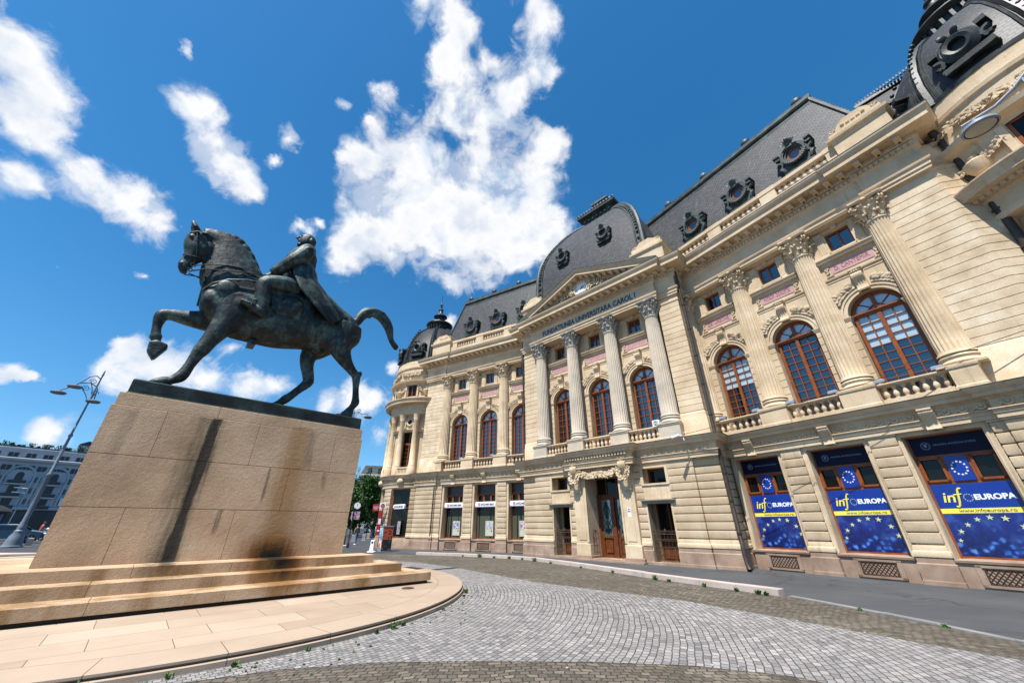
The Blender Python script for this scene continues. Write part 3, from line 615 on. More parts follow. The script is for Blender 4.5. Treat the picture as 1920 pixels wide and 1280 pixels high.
def bay_trim(fr, c, n, hw=HB, zs=8.87, uo=1.0):
    """archivolt, imposts, string courses, sill cornice, window pilasters of one bay"""
    mb = MB(); k0, k1 = arch_pts(c, zs, hw, 24), arch_pts(c, zs, hw + .2, 24)
    for r0, r1, dn in ((hw + .0, hw + .13, .03), (hw + .13, hw + .20, .06)):
        a, b = arch_pts(c, zs, r0, 24), arch_pts(c, zs, r1, 24)
        for i in range(24):
            A0, A1, B0, B1 = a[i], a[i + 1], b[i], b[i + 1]
            mb.quad((A0[0], n + dn, A0[1]), (A1[0], n + dn, A1[1]), (B1[0], n + dn, B1[1]), (B0[0], n + dn, B0[1]))
            mb.quad((B0[0], n + dn, B0[1]), (B1[0], n + dn, B1[1]), (B1[0], n, B1[1]), (B0[0], n, B0[1])); mb.quad((A0[0], n + dn, A0[1]), (A1[0], n + dn, A1[1]), (A1[0], n, A1[1]), (A0[0], n, A0[1]))
    for q in (-1, 1):
        x = c + q * hw; o = c + q * (hw + .26)
        mb.sweep([(min(x, o) , n - .3), (min(x, o), n), (max(x, o), n), (max(x, o), n - .3)], [(0, zs - .20), (.03, zs - .16), (.05, zs - .06), (.07, zs - .02), (.07, zs), (0, zs)])
        for z in [5.6 + .32 * i for i in range(10)]: mb.box(min(c + q * (hw + .005), c + q * (hw + .24)), max(c + q * (hw + .005), c + q * (hw + .24)), n, n + .018, z, z + .29)
    L, Rr = c - uo, c + uo
    mb.sweep([(L, n), (Rr, n)], [(0, 10.62), (.04, 10.64), (.05, 10.70), (0, 10.72)])
    mb.sweep([(L, n), (Rr, n)], [(0, 11.30), (.03, 11.32), (.05, 11.36), (.05, 11.40), (.16, 11.45), (.17, 11.53), (.22, 11.58), (.22, 11.62), (0, 11.66)])
    for i in range(22): a = L + (Rr - L) * (i + .2) / 22; mb.box(a, a + .05, n + .03, n + .085, 11.365, 11.41)
    for q in (-1, 1):
        x = c + q * .62; mb.sweep([(x - .13, n), (x - .13, n + .05), (x + .13, n + .05), (x + .13, n)], [(.02, 11.66), (.02, 11.78), (0, 11.8), (0, 12.72), (.02, 12.74), (.03, 12.85), (0, 12.86)])
        for k in (-.07, 0, .07): mb.box(x + k - .018, x + k + .018, n + .045, n + .062, 11.85, 12.65)
    mb.box(c - .1, c + .1, n, n + .10, 12.78, 13.0)
    for a, b, z0, z1 in ((c - .5, c - .42, 11.76, 12.82), (c + .42, c + .5, 11.76, 12.82), (c - .5, c + .5, 12.76, 12.84), (c - .5, c + .5, 11.76, 11.83)): mb.box(a, b, n, n + .03, z0, z1)
    fpart(fr, 'window_surround', M(mb, 'window_surround', stone, 30))
    kb = MB()                                                        # console keystone
    prof = [(0, 9.66), (.16, 9.66), (.18, 9.72), (.13, 9.80), (.11, 9.95), (.15, 10.10), (.23, 10.22), (.27, 10.33), (.25, 10.42), (.19, 10.47), (.27, 10.48), (.27, 10.56), (0, 10.56)]
    for w0, w1, q in ((-.17, .17, 0), (-.10, -.05, .018), (-.025, .025, .018), (.05, .10, .018)):
        kb.add([(c + w0, n + o + q, z) for o, z in prof] + [(c + w1, n + o + q, z) for o, z in prof], [tuple(range(13)), tuple(range(13, 26))] + [(i, i + 1, i + 14, i + 13) for i in range(12)])
    kb.box(c - .21, c + .21, n, n + .30, 10.56, 10.63)
    fpart(fr, 'keystone', M(kb, 'keystone', stone, 40))
    rb = MB(); rnd = random.Random(int(c * 100))                     # carved laurel filling the spandrel beside the keystone
    for q in (-1, 1):
        def ax(t): th = R(13 + 44 * t); return Vector((c + q * (hw + .34) * sin(th), n + .02, zs + (hw + .34) * cos(th)))
        rb.tube([tuple(ax(i / 10)) for i in range(11)], [.028 - .014 * i / 10 for i in range(11)], 5)
        for i in range(15):
            t = i / 15; P_, d = ax(t), (ax(t + .05) - ax(t)).normalized(); up = Vector((-d.z * -q * -1, 0, 0)) ; out = Vector((sin(R(13 + 44 * t)) * q, 0, cos(R(13 + 44 * t))))
            for k, (sp, L) in enumerate(((.95, .30 - .10 * t + .10 * (t > .45)), (.45, .22), (-.5, .13))):
                dd = (d * (1 - abs(sp) * .6) + out * sp + Vector((0, rnd.uniform(.15, .4), 0))).normalized() * L * rnd.uniform(.8, 1.15); rb.leaf(tuple(P_), tuple(dd), .055, (0, 1, 0), .2)
            if i % 2: rb.ball(tuple(P_ + out * rnd.uniform(.05, .14) + Vector((0, .04, 0))), .034, 6, 4)
        w = [(c + q * .24, 10.52), (c + q * .99, 10.52), (c + q * .99, 9.55)]
        for (a, za), (b, zb_) in zip(w, w[1:]): rb.box(min(a, b) - .012, max(a, b) + .012, n, n + .02, min(za, zb_) - .012, max(za, zb_) + .012)
    fpart(fr, 'laurel_relief', M(rb, 'laurel_relief', stone, 50))
def plaque(fr, c, n, body=None):
    mb = MB(); mb.box(c - .70, c + .70, n - .005, n + .02, 10.86, 11.26); p = fpart(fr, 'name_plaque', M(mb, 'name_plaque', plaque_m, 0))
    if body:
        me = text_mesh(body, .27, .006, sx=min(1, 1.25 / (.165 * len(body)))); me.materials.append(flat('plaque_letters', (.25, .10, .10), .7) if 'plaque_letters' not in MATS else MATS['plaque_letters'])
        fpart(fr, 'lettering', me, p, c, n + .024, 11.06)
    else:
        lb = MB(); rnd = random.Random(int(c * 37)); x = c - .52
        while x < c + .5: w = rnd.uniform(.03, .07); lb.box(x, x + .022, n + .018, n + .026, 10.97, 11.15); (lb.box(x, x + w, n + .018, n + .026, 11.13, 11.15) if rnd.random() < .6 else None); x += w + .045
        fpart(fr, 'worn_lettering', M(lb, 'worn_lettering', flat('worn_letters', (.34, .17, .165), .8) if 'worn_letters' not in MATS else MATS['worn_letters'], 0), p)
    ob = MB()
    for q in (-1, 1):
        x = c + q * .80
        for zc, r in ((11.14, .075), (10.97, .06)): ob.tube([(x + q * .01 + r * (1 - t * .07) * cos(t * .9), n + .03, zc + r * (1 - t * .07) * sin(t * .9)) for t in range(11)], .024, 5)
        for k in range(5): ob.ball((x + q * (-.12 + .05 * k), n + .02, 10.80 + .02 * (k % 2)), .032, 6, 4)
        ob.ball((x, n + .03, 11.06), .04, 6, 4)
    fpart(fr, 'scroll_ornament', M(ob, 'scroll_ornament', stone, 50))

# -- entablature, shared profile; offsets from the frieze plane
ARCHI = [(-.45, 12.98), (.02, 12.98), (.02, 13.10), (.06, 13.12), (.06, 13.27), (.11, 13.30), (.13, 13.36), (.13, 13.39), (0, 13.41), (0, 14.05), (.03, 14.08), (.08, 14.12), (.10, 14.16), (.10, 14.36), (.17, 14.37), (.19, 14.41), (.19, 14.60)]
CORO = [(.19, 14.58), (.62, 14.585), (.66, 14.60), (.67, 14.60), (.67, 14.76), (.69, 14.78), (.74, 14.90), (.78, 14.97), (.79, 15.03), (.79, 15.05)]
def entablature(fr, plan, name='entablature', closed_back=True, mat=None):
    mb = MB(); mb.sweep(plan, ARCHI); mb.sweep(plan, CORO + [(-.6, 15.16)])
    o = fpart(fr, name, M(mb, name, mat or stone, 30))
    fl = MB(); fl.sweep(plan, [(.74, 15.04), (.80, 15.04), (.805, 15.065), (.76, 15.075), (.3, 15.12)]); fpart(fr, 'lead_flashing', M(fl, 'lead_flashing', lead, 30), o)
    return o
def dentils(fr, runs, parent_name='dentil_course', z0=14.17, z1=14.31, pitch=.155, d0=.08, d1=.175):
    for u0, u1, n in runs:
        mb = MB(); k = max(1, int((u1 - u0) / pitch)); p = (u1 - u0) / k; mb.box(u0, u1, n + d0 - .03, n + d0 + .012, z0 - .005, z1)
        for i in range(k): mb.box(u0 + p * (i + .18), u0 + p * (i + .80), n + d0, n + d1, z0, z1)
        fpart(fr, parent_name, M(mb, parent_name, stone, 0))
def modillions(fr, runs, pitch=.46):
    for u0, u1, n in runs:
        mb = MB(); k = max(1, int((u1 - u0) / pitch)); p = (u1 - u0) / k; mb.box(u0, u1, n + .15, n + .20, 14.42, 14.58)
        for i in range(k):
            c = u0 + p * (i + .5); pr = [(.18, 14.405), (.30, 14.405), (.38, 14.43), (.47, 14.44), (.53, 14.42), (.58, 14.44), (.585, 14.50), (.56, 14.535), (.60, 14.54), (.60, 14.587), (.18, 14.587)]
            for w, q in ((.10, 0), (.035, .012)): mb.add([(c - w, n + o + q, z) for o, z in pr] + [(c + w, n + o + q, z) for o, z in pr], [tuple(range(11)), tuple(range(11, 22))] + [(j, (j + 1) % 11, 11 + (j + 1) % 11, 11 + j) for j in range(11)])
            mb.ball((c + p / 2, n + .42, 14.575), (.07, .07, .03), 8, 4)
        fpart(fr, 'modillion_course', M(mb, 'modillion_course', stone, 40))
def rust(z0, z1, step, d=.05, g=.035, o=0):
    """profile of a wall of stone courses with sunk joints"""
    pr = []; n = max(1, round((z1 - z0) / step)); st = (z1 - z0) / n
    for i in range(n):
        a = z0 + i * st; pr += [(o - d, a), (o - d, a + g * .5), (o - .012, a + g * .75), (o, a + g + .012), (o, a + st - .012), (o - .012, a + st - .001)]
    return pr + [(o - d, z1)]
GRAN = [(0.08, -.1), (.08, .10), (.07, .13), (.07, .54), (.04, .57), (.04, .69)]
PIERB = [(.0, .69), (.0, .71), (.055, .73), (.065, .80), (.05, .87), (.02, .90), (.02, .96), (0, 1.04)]
LOWTOP = 4.26
def low_pier(mb, gb, plan, top=True, fine=False):
    mb.sweep(plan, PIERB + rust(1.05, LOWTOP, .3225, .075, .055)); gb.sweep(plan, GRAN)
    if top: mb.sweep(plan, [(-.03, LOWTOP), (.03, LOWTOP + .01), (.045, LOWTOP + .05), (.02, LOWTOP + .08), (.02, LOWTOP + .13)])
BALC = [(-.35, 4.33), (.06, 4.33), (.06, 4.45), (.09, 4.47), (.09, 4.57), (.14, 4.58), (.14, 4.61), (.06, 4.63), (.06, 4.86), (.08, 4.89), (.11, 4.91), (.13, 4.94), (.25, 4.95), (.27, 4.96), (.27, 5.06), (.29, 5.07), (.34, 5.12), (.39, 5.19), (.40, 5.225), (-.5, 5.26)]
def balcony_cornice(fr, plan):
    mb = MB(); mb.sweep(plan, BALC); o = fpart(fr, 'balcony_cornice', M(mb, 'balcony_cornice', stone, 30))
    fl = MB(); fl.sweep(plan, [(.37, 5.215), (.415, 5.215), (.42, 5.24), (.33, 5.25)]); fpart(fr, 'lead_flashing', M(fl, 'lead_flashing', lead, 30), o); return o
def rinceau(fr, runs, z=4.745):
    for u0, u1, n in runs:
        mb = MB()
        k = max(1, int((u1 - u0) / .34)); p = (u1 - u0) / k
        for i in range(k):
            c = u0 + p * (i + .5)
            mb.tube([(c + .11 * (1 - t * .075) * cos(t * .75 + pi), n + .10, z + .10 * (1 - t * .075) * sin(t * .75 + pi)) for t in range(13)], [.040 - .0015 * t for t in range(13)], 5)
            mb.tube([(c - .12 - p * .2, n + .05, z - .085), (c - .16, n + .09, z - .06), (c - .12, n + .10, z)], [.02, .04, .04], 5); mb.ball((c, n + .11, z), .045, 6, 4)
        fpart(fr, 'scroll_frieze', M(mb, 'scroll_frieze', stone, 50))
def corbel(fr, c, n):
    mb = MB(); pr = [(0, 4.26), (.17, 4.26), (.19, 4.29), (.15, 4.36), (.16, 4.48), (.22, 4.62), (.32, 4.74), (.34, 4.80), (.30, 4.86), (.36, 4.87), (.36, 4.93), (0, 4.93)]
    for w, q in ((.17, 0), (.06, .012)): mb.add([(c - w, n + o + q, z) for o, z in pr] + [(c + w, n + o + q, z) for o, z in pr], [tuple(range(12)), tuple(range(12, 24))] + [(i, i + 1, i + 13, i + 12) for i in range(11)])
    fpart(fr, 'corbel', M(mb, 'corbel', stone, 40))
def grille(fr, c, n, w=.44, z0=.14, z1=.49):
    mb = MB(); mb.box(c - w, c + w, n - .05, n - .03, z0, z1)
    g_ = fpart(fr, 'cellar_grille', M(mb, 'cellar_grille', black_p, 0)); lb = MB(); k = 9
    for i in range(-k, k + 1):
        for sgn in (-1, 1):
            x = i * .11; p0, p1 = (x - sgn * (z1 - z0) / 2 * .9, z0), (x + sgn * (z1 - z0) / 2 * .9, z1)
            def clip(p, q):
                if p[0] > q[0]: p, q = q, p
                if q[0] < -w or p[0] > w: return None
                f = lambda X: p[1] + (q[1] - p[1]) * (X - p[0]) / (q[0] - p[0])
                a = (max(p[0], -w), f(max(p[0], -w))); b = (min(q[0], w), f(min(q[0], w))); return a, b
            r = clip(p0, p1)
            if r: lb.tube([(c + r[0][0], n - .015, r[0][1]), (c + r[1][0], n - .015, r[1][1])], .012, 4, caps=False)
    for a, b, e, f in ((-w - .03, w + .03, z0 - .03, z0), (-w - .03, w + .03, z1, z1 + .03), (-w - .03, -w, z0, z1), (w, w + .03, z0, z1)): lb.box(c + a, c + b, n - .03, n + .005, e, f)
    fpart(fr, 'lattice', M(lb, 'lattice', rustmetal, 0), g_)

def dormer(fr, c, n, z, r=.52, h=1.0):
    """oval lead dormer with a wooden sash, garland, crown leaf and side scrolls"""
    mb = MB(); ov = lambda rr, k=28: [(c + rr * .88 * cos(2 * pi * i / k), z + rr * sin(2 * pi * i / k)) for i in range(k)]
    def ring(r0, r1, n0, n1):
        a, b = ov(r0), ov(r1); k = len(a)
        mb.add([(u, n1, q) for u, q in a] + [(u, n1, q) for u, q in b] + [(u, n0, q) for u, q in b] + [(u, n0, q) for u, q in a], [(j, (j + 1) % k, k + (j + 1) % k, k + j) for j in range(k)] + [(k + j, k + (j + 1) % k, 2 * k + (j + 1) % k, 2 * k + j) for j in range(k)] + [(3 * k + j, 3 * k + (j + 1) % k, (j + 1) % k, j) for j in range(k)])
    ring(r * .74, r * .92, n - .9, n + .10); ring(r * .92, r * 1.12, n - .9, n + .17); ring(r * 1.12, r * 1.32, n - 1.0, n + .08)
    mb.box(c - r * 1.15, c + r * 1.15, n - 1.0, n + .04, z - r * 1.75, z - r * .75)
    mb.box(c - r * 1.25, c + r * 1.25, n - 1.0, n + .10, z - r * 1.85, z - r * 1.68)
    for q in (-1, 1):
        mb.box(min(c + q * r * 1.12, c + q * r * 1.5), max(c + q * r * 1.12, c + q * r * 1.5), n - .8, n + .14, z + r * .22, z + r * .62)
        mb.box(min(c + q * r * 1.08, c + q * r * 1.62), max(c + q * r * 1.08, c + q * r * 1.62), n - .8, n + .2, z + r * .62, z + r * .78)
        mb.tube([(c + q * (r * 1.28 + .10 * cos(t * .7)), n + .04, z - r * .1 - r * .09 * t + .07 * sin(t * .7)) for t in range(14)], [.09 - .003 * t for t in range(14)], 6)
        mb.tube([(c + q * r * (1.30 - .05 * t), n + .03, z - r * (.9 + .12 * t)) for t in range(6)], [.10, .12, .12, .11, .10, .08], 6)
        for k in range(3): mb.leaf((c + q * .05, n + .1, z + r * 1.1), (q * (.10 + .13 * k), .16, .34 - .09 * k), .09, (0, 1, .3), .25)
    mb.leaf((c, n + .1, z + r * 1.05), (0, .2, .42), .1, (0, 1, .3), .3); mb.box(c - .11, c + .11, n - .3, n + .2, z + r * .85, z + r * 1.35)
    for t in range(13):
        a = pi * (1.12 + .76 * t / 12); mb.ball((c + r * 1.02 * cos(a), n + .17, z + r * 1.12 * sin(a)), .062 + .035 * sin(pi * t / 12), 6, 4)
    o = fpart(fr, 'dormer', M(mb, 'dormer', lead, 45))
    sb = MB(); a, b = ov(r * .5), ov(r * .76); k = len(a); m_ = n + .01
    sb.add([(u, m_, q) for u, q in a] + [(u, m_, q) for u, q in b], [(j, (j + 1) % k, k + (j + 1) % k, k + j) for j in range(k)])
    s_ = fpart(fr, 'sash', M(sb, 'sash', wood, 0), o)
    gb = MB(); a = ov(r * .52); gb.add([(u, m_ - .02, q) for u, q in a], [tuple(range(k))]); fpart(fr, 'pane', M(gb, 'pane', glass, 0), o)
    return o
# ---------------------------------------------------------------- the two wings
BAYS = (.07, 2.93, 5.73); PIERS = (1.50, 4.36)
navy = flat('dark_navy_film', (.004, .006, .026), .45, spec=.15)
def shop_frame(fr, c, n, bank):
    mb = MB(); hw = .90; t = .06; z0, z1, zt, zb = .72, 4.20, 3.56, 2.76
    mb.box(c - hw, c - hw + t, n - .05, n + .05, z0, z1); mb.box(c + hw - t, c + hw, n - .05, n + .05, z0, z1)
    for a, b in ((z0, z0 + .06), (zb - .035, zb + .035), (zt - .03, zt + .03), (z1 - .04, z1)): mb.box(c - hw + t, c + hw - t, n - .05, n + .05, a, b)
    for q in (-1, 1):
        x = c + q * .27; mb.box(x - .035, x + .035, n - .04, n + .055, zb + .035, zt - .03)
        a, b = sorted((c + q * .305, c + q * (hw - t)))
        for e, f, g_, h in ((a, a + .06, zb + .04, zt - .035), (b - .06, b, zb + .04, zt - .035), (a, b, zb + .04, zb + .10), (a, b, zt - .095, zt - .035)): mb.box(e, f, n + .02, n + .085, g_, h)
    f = fpart(fr, 'shop_window', M(mb, 'shop_window', wood, 0))
    gb = MB(); gb.quad((c - hw, n - .01, z0), (c + hw, n - .01, z0), (c + hw, n - .01, zt), (c - hw, n - .01, zt)); fpart(fr, 'pane', M(gb, 'pane', glass_d, 0), f)
    tb = MB(); tb.quad((c - hw, n + .0, zt), (c + hw, n + .0, zt), (c + hw, n + .0, z1), (c - hw, n + .0, z1))
    fpart(fr, 'top_panel', M(tb, 'top_panel', flat('dark_marble_panel', (.03, .018, .016), .35) if bank and 'dark_marble_panel' not in MATS else MATS.get('dark_marble_panel') if bank else navy, 0), f)
    if bank:
        cb = MB(); rnd = random.Random(int(c * 91) + 5)
        for i in range(26):
            x = c - hw + .08 + i * .066
            if rnd.random() < .8: cb.box(x, x + .05, n + .0, n + .008, z0 + .06, 2.6 - (rnd.random() < .3) * .1)
        fpart(fr, 'slat_blind', M(cb, 'slat_blind', flat('olive_slats', (.075, .08, .05), .6) if 'olive_slats' not in MATS else MATS['olive_slats'], 0), f)
    return f

def wing(fr, s):
    U = lambda v: s * v
    pl = (lambda P: P) if s == 1 else (lambda P: [(-u, n) for u, n in reversed(P)])
    seg = lambda a, b: tuple(sorted((s * a, s * b)))
    P0_, P1_ = (7.12, 8.80) if s == 1 else (7.40, 9.38)
    NP_ = .20                                                      # plane of the ground floor piers
    # ground floor
    mb, gb = MB(), MB()
    for c in PIERS: low_pier(mb, gb, pl([(c - .365, -.35), (c - .365, NP_), (c + .365, NP_), (c + .365, -.35)]))
    low_pier(mb, gb, pl([(-1.75, NP_ - .04), (-1.13, NP_ - .04), (-1.13, -.35)]))
    low_pier(mb, gb, pl([(6.82, -.35), (6.82, NP_), (P0_, NP_), (P0_, NP_ + .10), (P1_, NP_ + .10), (P1_ + 2.2, NP_ - 2.1)] if s == 1 else [(6.82, -.35), (6.82, NP_), (P0_, NP_), (P0_, NP_ + .10), (P1_, NP_ + .10), (P1_, -1.5)]))
    for c in BAYS:
        n = NP_ - .07; a, b = U(c) - .90, U(c) + .90; e, f = U(c) - 1.07, U(c) + 1.07
        for x0, x1 in ((e, a), (b, f)): mb.quad((x0, n, .69), (x1, n, .69), (x1, n, 4.36), (x0, n, 4.36))
        mb.quad((a, n, 4.2), (b, n, 4.2), (b, n, 4.36), (a, n, 4.36)); mb.quad((a, n, 4.2), (b, n, 4.2), (b, n - .5, 4.2), (a, n - .5, 4.2))
        for x in (a, b): mb.quad((x, n, .69), (x, n - .5, .69), (x, n - .5, 4.2), (x, n, 4.2))
        for x in (a - .06, b + .06): mb.box(x - .025, x + .025, n, n + .02, .72, 4.24)
        gb.box(e, f, -.4, n, -.03, .62); gb.sweep([(e, n - .55), (e, n), (f, n), (f, n - .55)], [(0, .60), (.05, .62), (.06, .68), (0, .70), (-.5, .73)])
        for x0, x1, z0, z1 in ((U(c) - .62, U(c) - .50, .05, .56), (U(c) + .50, U(c) + .62, .05, .56), (U(c) - .62, U(c) + .62, .52, .58), (U(c) - .62, U(c) + .62, .05, .11)): gb.box(x0, x1, n, n + .03, z0, z1)
        grille(fr, U(c), n + .02); corbel(fr, U(c), NP_ - .06)
        shop_frame(fr, U(c), -.30, s == -1)
    fpart(fr, 'ground_floor_wall', M(mb, 'ground_floor_wall', stone, 30)); fpart(fr, 'granite_base', M(gb, 'granite_base', granite, 0))
    nb = .20
    balcony_cornice(fr, pl([(-1.9, nb), (P0_, nb), (P0_, nb + .12), (P1_, nb + .12), (P1_ + 2.2, nb - 2.08)] if s == 1 else [(-1.9, nb), (P0_, nb), (P0_, nb + .12), (P1_ + .1, nb + .12), (P1_ + .1, -2.5)]))
    rinceau(fr, [seg(a, b) + (nb,) for a, b in ((-1.35, -.15), (.28, 2.72), (3.14, 5.52), (5.94, P0_ - .05))] + [seg(P0_ + .1, P1_ - .05) + (nb + .12,)])
    # first floor
    mb = MB(); nw = -.12
    for c, a, b in zip(BAYS, (-1.9, 1.50, 4.36), (1.50, 4.36, 7.2)): u0, u1 = seg(a, b); bay_wall(mb, u0, u1, U(c), nw)
    mb.quad((U(-1.9), nw, 12.95), (U(7.2), nw, 12.95), (U(7.2), .25, 13.0), (U(-1.9), .25, 13.0))
    fpart(fr, 'upper_wall', M(mb, 'upper_wall', stone, 0))
    mb = MB(); npv = .12
    pv = pl([(P0_, -.4), (P0_, npv), (P1_, npv), (P1_ + 1.7, npv - 1.7)] if s == 1 else [(P0_, -.4), (P0_, npv), (P1_, npv), (P1_, -2.5)])
    mb.sweep(pv, [(.07, 5.2), (.07, 6.10), (.05, 6.14), (.05, 6.36), (.02, 6.42), (0, 6.45)] + rust(6.46, 12.90, .305, .016, .016) + [(0, 12.92), (.03, 12.93), (.05, 12.98), (.05, 13.03), (.0, 13.06), (0, 13.2), (.04, 13.22), (.04, 13.4), (0, 13.42), (0, 14.2)])
    fpart(fr, 'corner_pavilion', M(mb, 'corner_pavilion', stone_w, 30))
    for u in (-1.40, 1.50, 4.36, 6.98 if s == 1 else 7.1): column(fr, U(u), 0)
    for u in (1.50, 4.36): pedestal(fr, U(u), 0)
    pedestal(fr, U(-1.52), 0, .9); pedestal(fr, U(6.98 if s == 1 else 7.1), 0, .62)
    for i, (a, b) in enumerate(((-1.02, .94), (2.06, 3.80), (4.92, 6.62))):
        u0, u1 = seg(a, b); balustrade(fr, u0, u1, .30, 5.22, 5.42, 5.86, 5.97, 7, BAL, w=.24)
    names = {1: ('GR. URECHE', 'MITROP. DOSOFTEI', 'D. CANTEMIR')}.get(s, (None,) * 3)
    for i, c in enumerate(BAYS):
        wp_ = MB(); wp_.box(U(c) - .8, U(c) + .8, -.6, -.42, 5.2, 5.97); fpart(fr, 'shade_dark_parapet', M(wp_, 'shade_dark_parapet', metal_and_shade, 0)); arched_window(fr, U(c), -.42, z0=5.98, blind=(4, 0, 4)[i] if s == 1 else 0); small_window(fr, U(c), -.30)  # parapet wall coloured dark: the deep shade behind the balusters is painted in
        bay_trim(fr, U(c), nw); plaque(fr, U(c), nw, names[i])
    # entablature, attic
    nf = .18
    entablature(fr, pl([(-1.9, nf), (P0_ - .06, nf), (P0_ - .06, nf + .10), (P1_ + .06, nf + .10), (P1_ + .06, -3.0)]))
    runs = [seg(-1.6, P0_ - .1) + (nf,), seg(P0_ - .06, P1_ + .08) + (nf + .10,)]
    dentils(fr, runs); modillions(fr, runs)
    for i, (a, b) in enumerate(((-1.25, .87), (1.60, 3.73), (4.47, 6.60))):
        u0, u1 = seg(a, b); balustrade(fr, u0, u1, -.22, 15.1, 15.98, 16.44, 16.70, 8, BAL_ROOF, s == -1, .3)
    for a, b in ((-1.9, -1.25), (.87, 1.60), (3.73, 4.47), (6.60, P0_)):
        mb = MB(); u0, u1 = seg(a, b); mb.sweep([(u0 + .002, -.4), (u0 + .002, -.05), (u1 - .002, -.05), (u1 - .002, -.4)], [(0, 15.1), (0, 16.46), (.03, 16.47), (.03, 16.70), (-.1, 16.705)]); fpart(fr, 'attic_pier', M(mb, 'attic_pier', stone, 0))
    mb = MB()
    a0, a1 = P0_ - .12, P1_ - .02
    blk = pl([(a0, -1.2), (a0, .10), (a1, .10), (a1, -2.6)])
    mb.sweep(blk, [(.06, 15.1), (.06, 15.55), (.0, 15.58), (0, 16.50), (.03, 16.55), (.05, 16.62), (.14, 16.66), (.16, 16.78), (.05, 16.80), (.0, 16.82), (0, 17.06), (-.4, 17.08)])
    mb.ext([(U(a0 + .08), 17.06), (U(a0 + .02), 17.16), (U(a0 + .12), 17.26), (U(a0 + .3), 17.24), (U(a0 + .42), 17.42), (U(a0 + .6), 17.56), (U(a1 - .55), 17.56), (U(a1 - .36), 17.42), (U(a1 - .25), 17.24), (U(a1 - .1), 17.30), (U(a1 - .02), 17.16), (U(a1 - .1), 17.06)], -.55, .02)
    for x in (a0 + .16, a1 - .16): mb.tube([(U(x) + .10 * (1 - t * .07) * cos(t * .8), .03, 17.2 + .10 * (1 - t * .07) * sin(t * .8)) for t in range(12)], .035, 5)
    for t in range(5): mb.ball((U(a0 + .55 + t * .18), .04, 17.25 - .06 * sin(pi * t / 4)), .07, 6, 4)
    fpart(fr, 'attic_block', M(mb, 'attic_block', stone, 30))
    # roof
    mb = MB(); ub, ut = (8.95, 6.95) if s == 1 else (9.3, 7.05); A, B_ = (-2.4, -3.6)
    f = lambda u, n, z: (U(u), n, z)
    mb.quad(f(A, -.55, 15.1), f(ub, -.55, 15.1), f(ut, -1.5, 21.45), f(B_, -1.5, 21.45)); mb.quad(f(ub, -.55, 15.1), f(ub, -9, 15.1), f(ut, -8, 21.45), f(ut, -1.5, 21.45)); mb.quad(f(B_, -1.5, 21.45), f(ut, -1.5, 21.45), f(ut, -8, 21.45), f(B_, -8, 21.45))
    rf = fpart(fr, 'mansard_roof', M(mb, 'mansard_roof', slate, 0))
    mb = MB(); mb.tube([f(B_, -1.5, 21.45), f(ut, -1.5, 21.45)], .14, 8); mb.box(*seg(B_, ut + .1), -1.9, -1.42, 21.5, 21.72); mb.box(*seg(B_, ut), -1.47, -1.43, 21.02, 21.2)
    mb.tube([f(ut, -1.5, 21.45), f(ub, -.55, 15.1)], .10, 6)
    for i in range(30): t = i / 30; mb.box(*seg(ut + (ub - ut) * t - .06, ut + (ub - ut) * t + .10), -1.5 + .95 * t - .12, -1.5 + .95 * t + .04, 21.45 - 6.35 * t - .06, 21.45 - 6.35 * t + .08)
    for k in range(4): u = -1.75 + k * 2.74; mb.ball(f(u, -1.62, 21.95), (.26, .2, .27), 12, 8); mb.box(*seg(u - .32, u + .32), -1.8, -1.40, 21.35, 21.62)
    for k in range(60): u = B_ + (ut - B_) * k / 60; mb.box(*seg(u, u + .1), -1.75, -1.6, 21.72, 21.80)
    fpart(fr, 'roof_ridge', M(mb, 'roof_ridge', lead, 40), rf)
    for c in (-.08, 2.74, 5.60): dormer(fr, U(c), -.72, 18.15)
wing(FR, 1); wing(FL, -1)

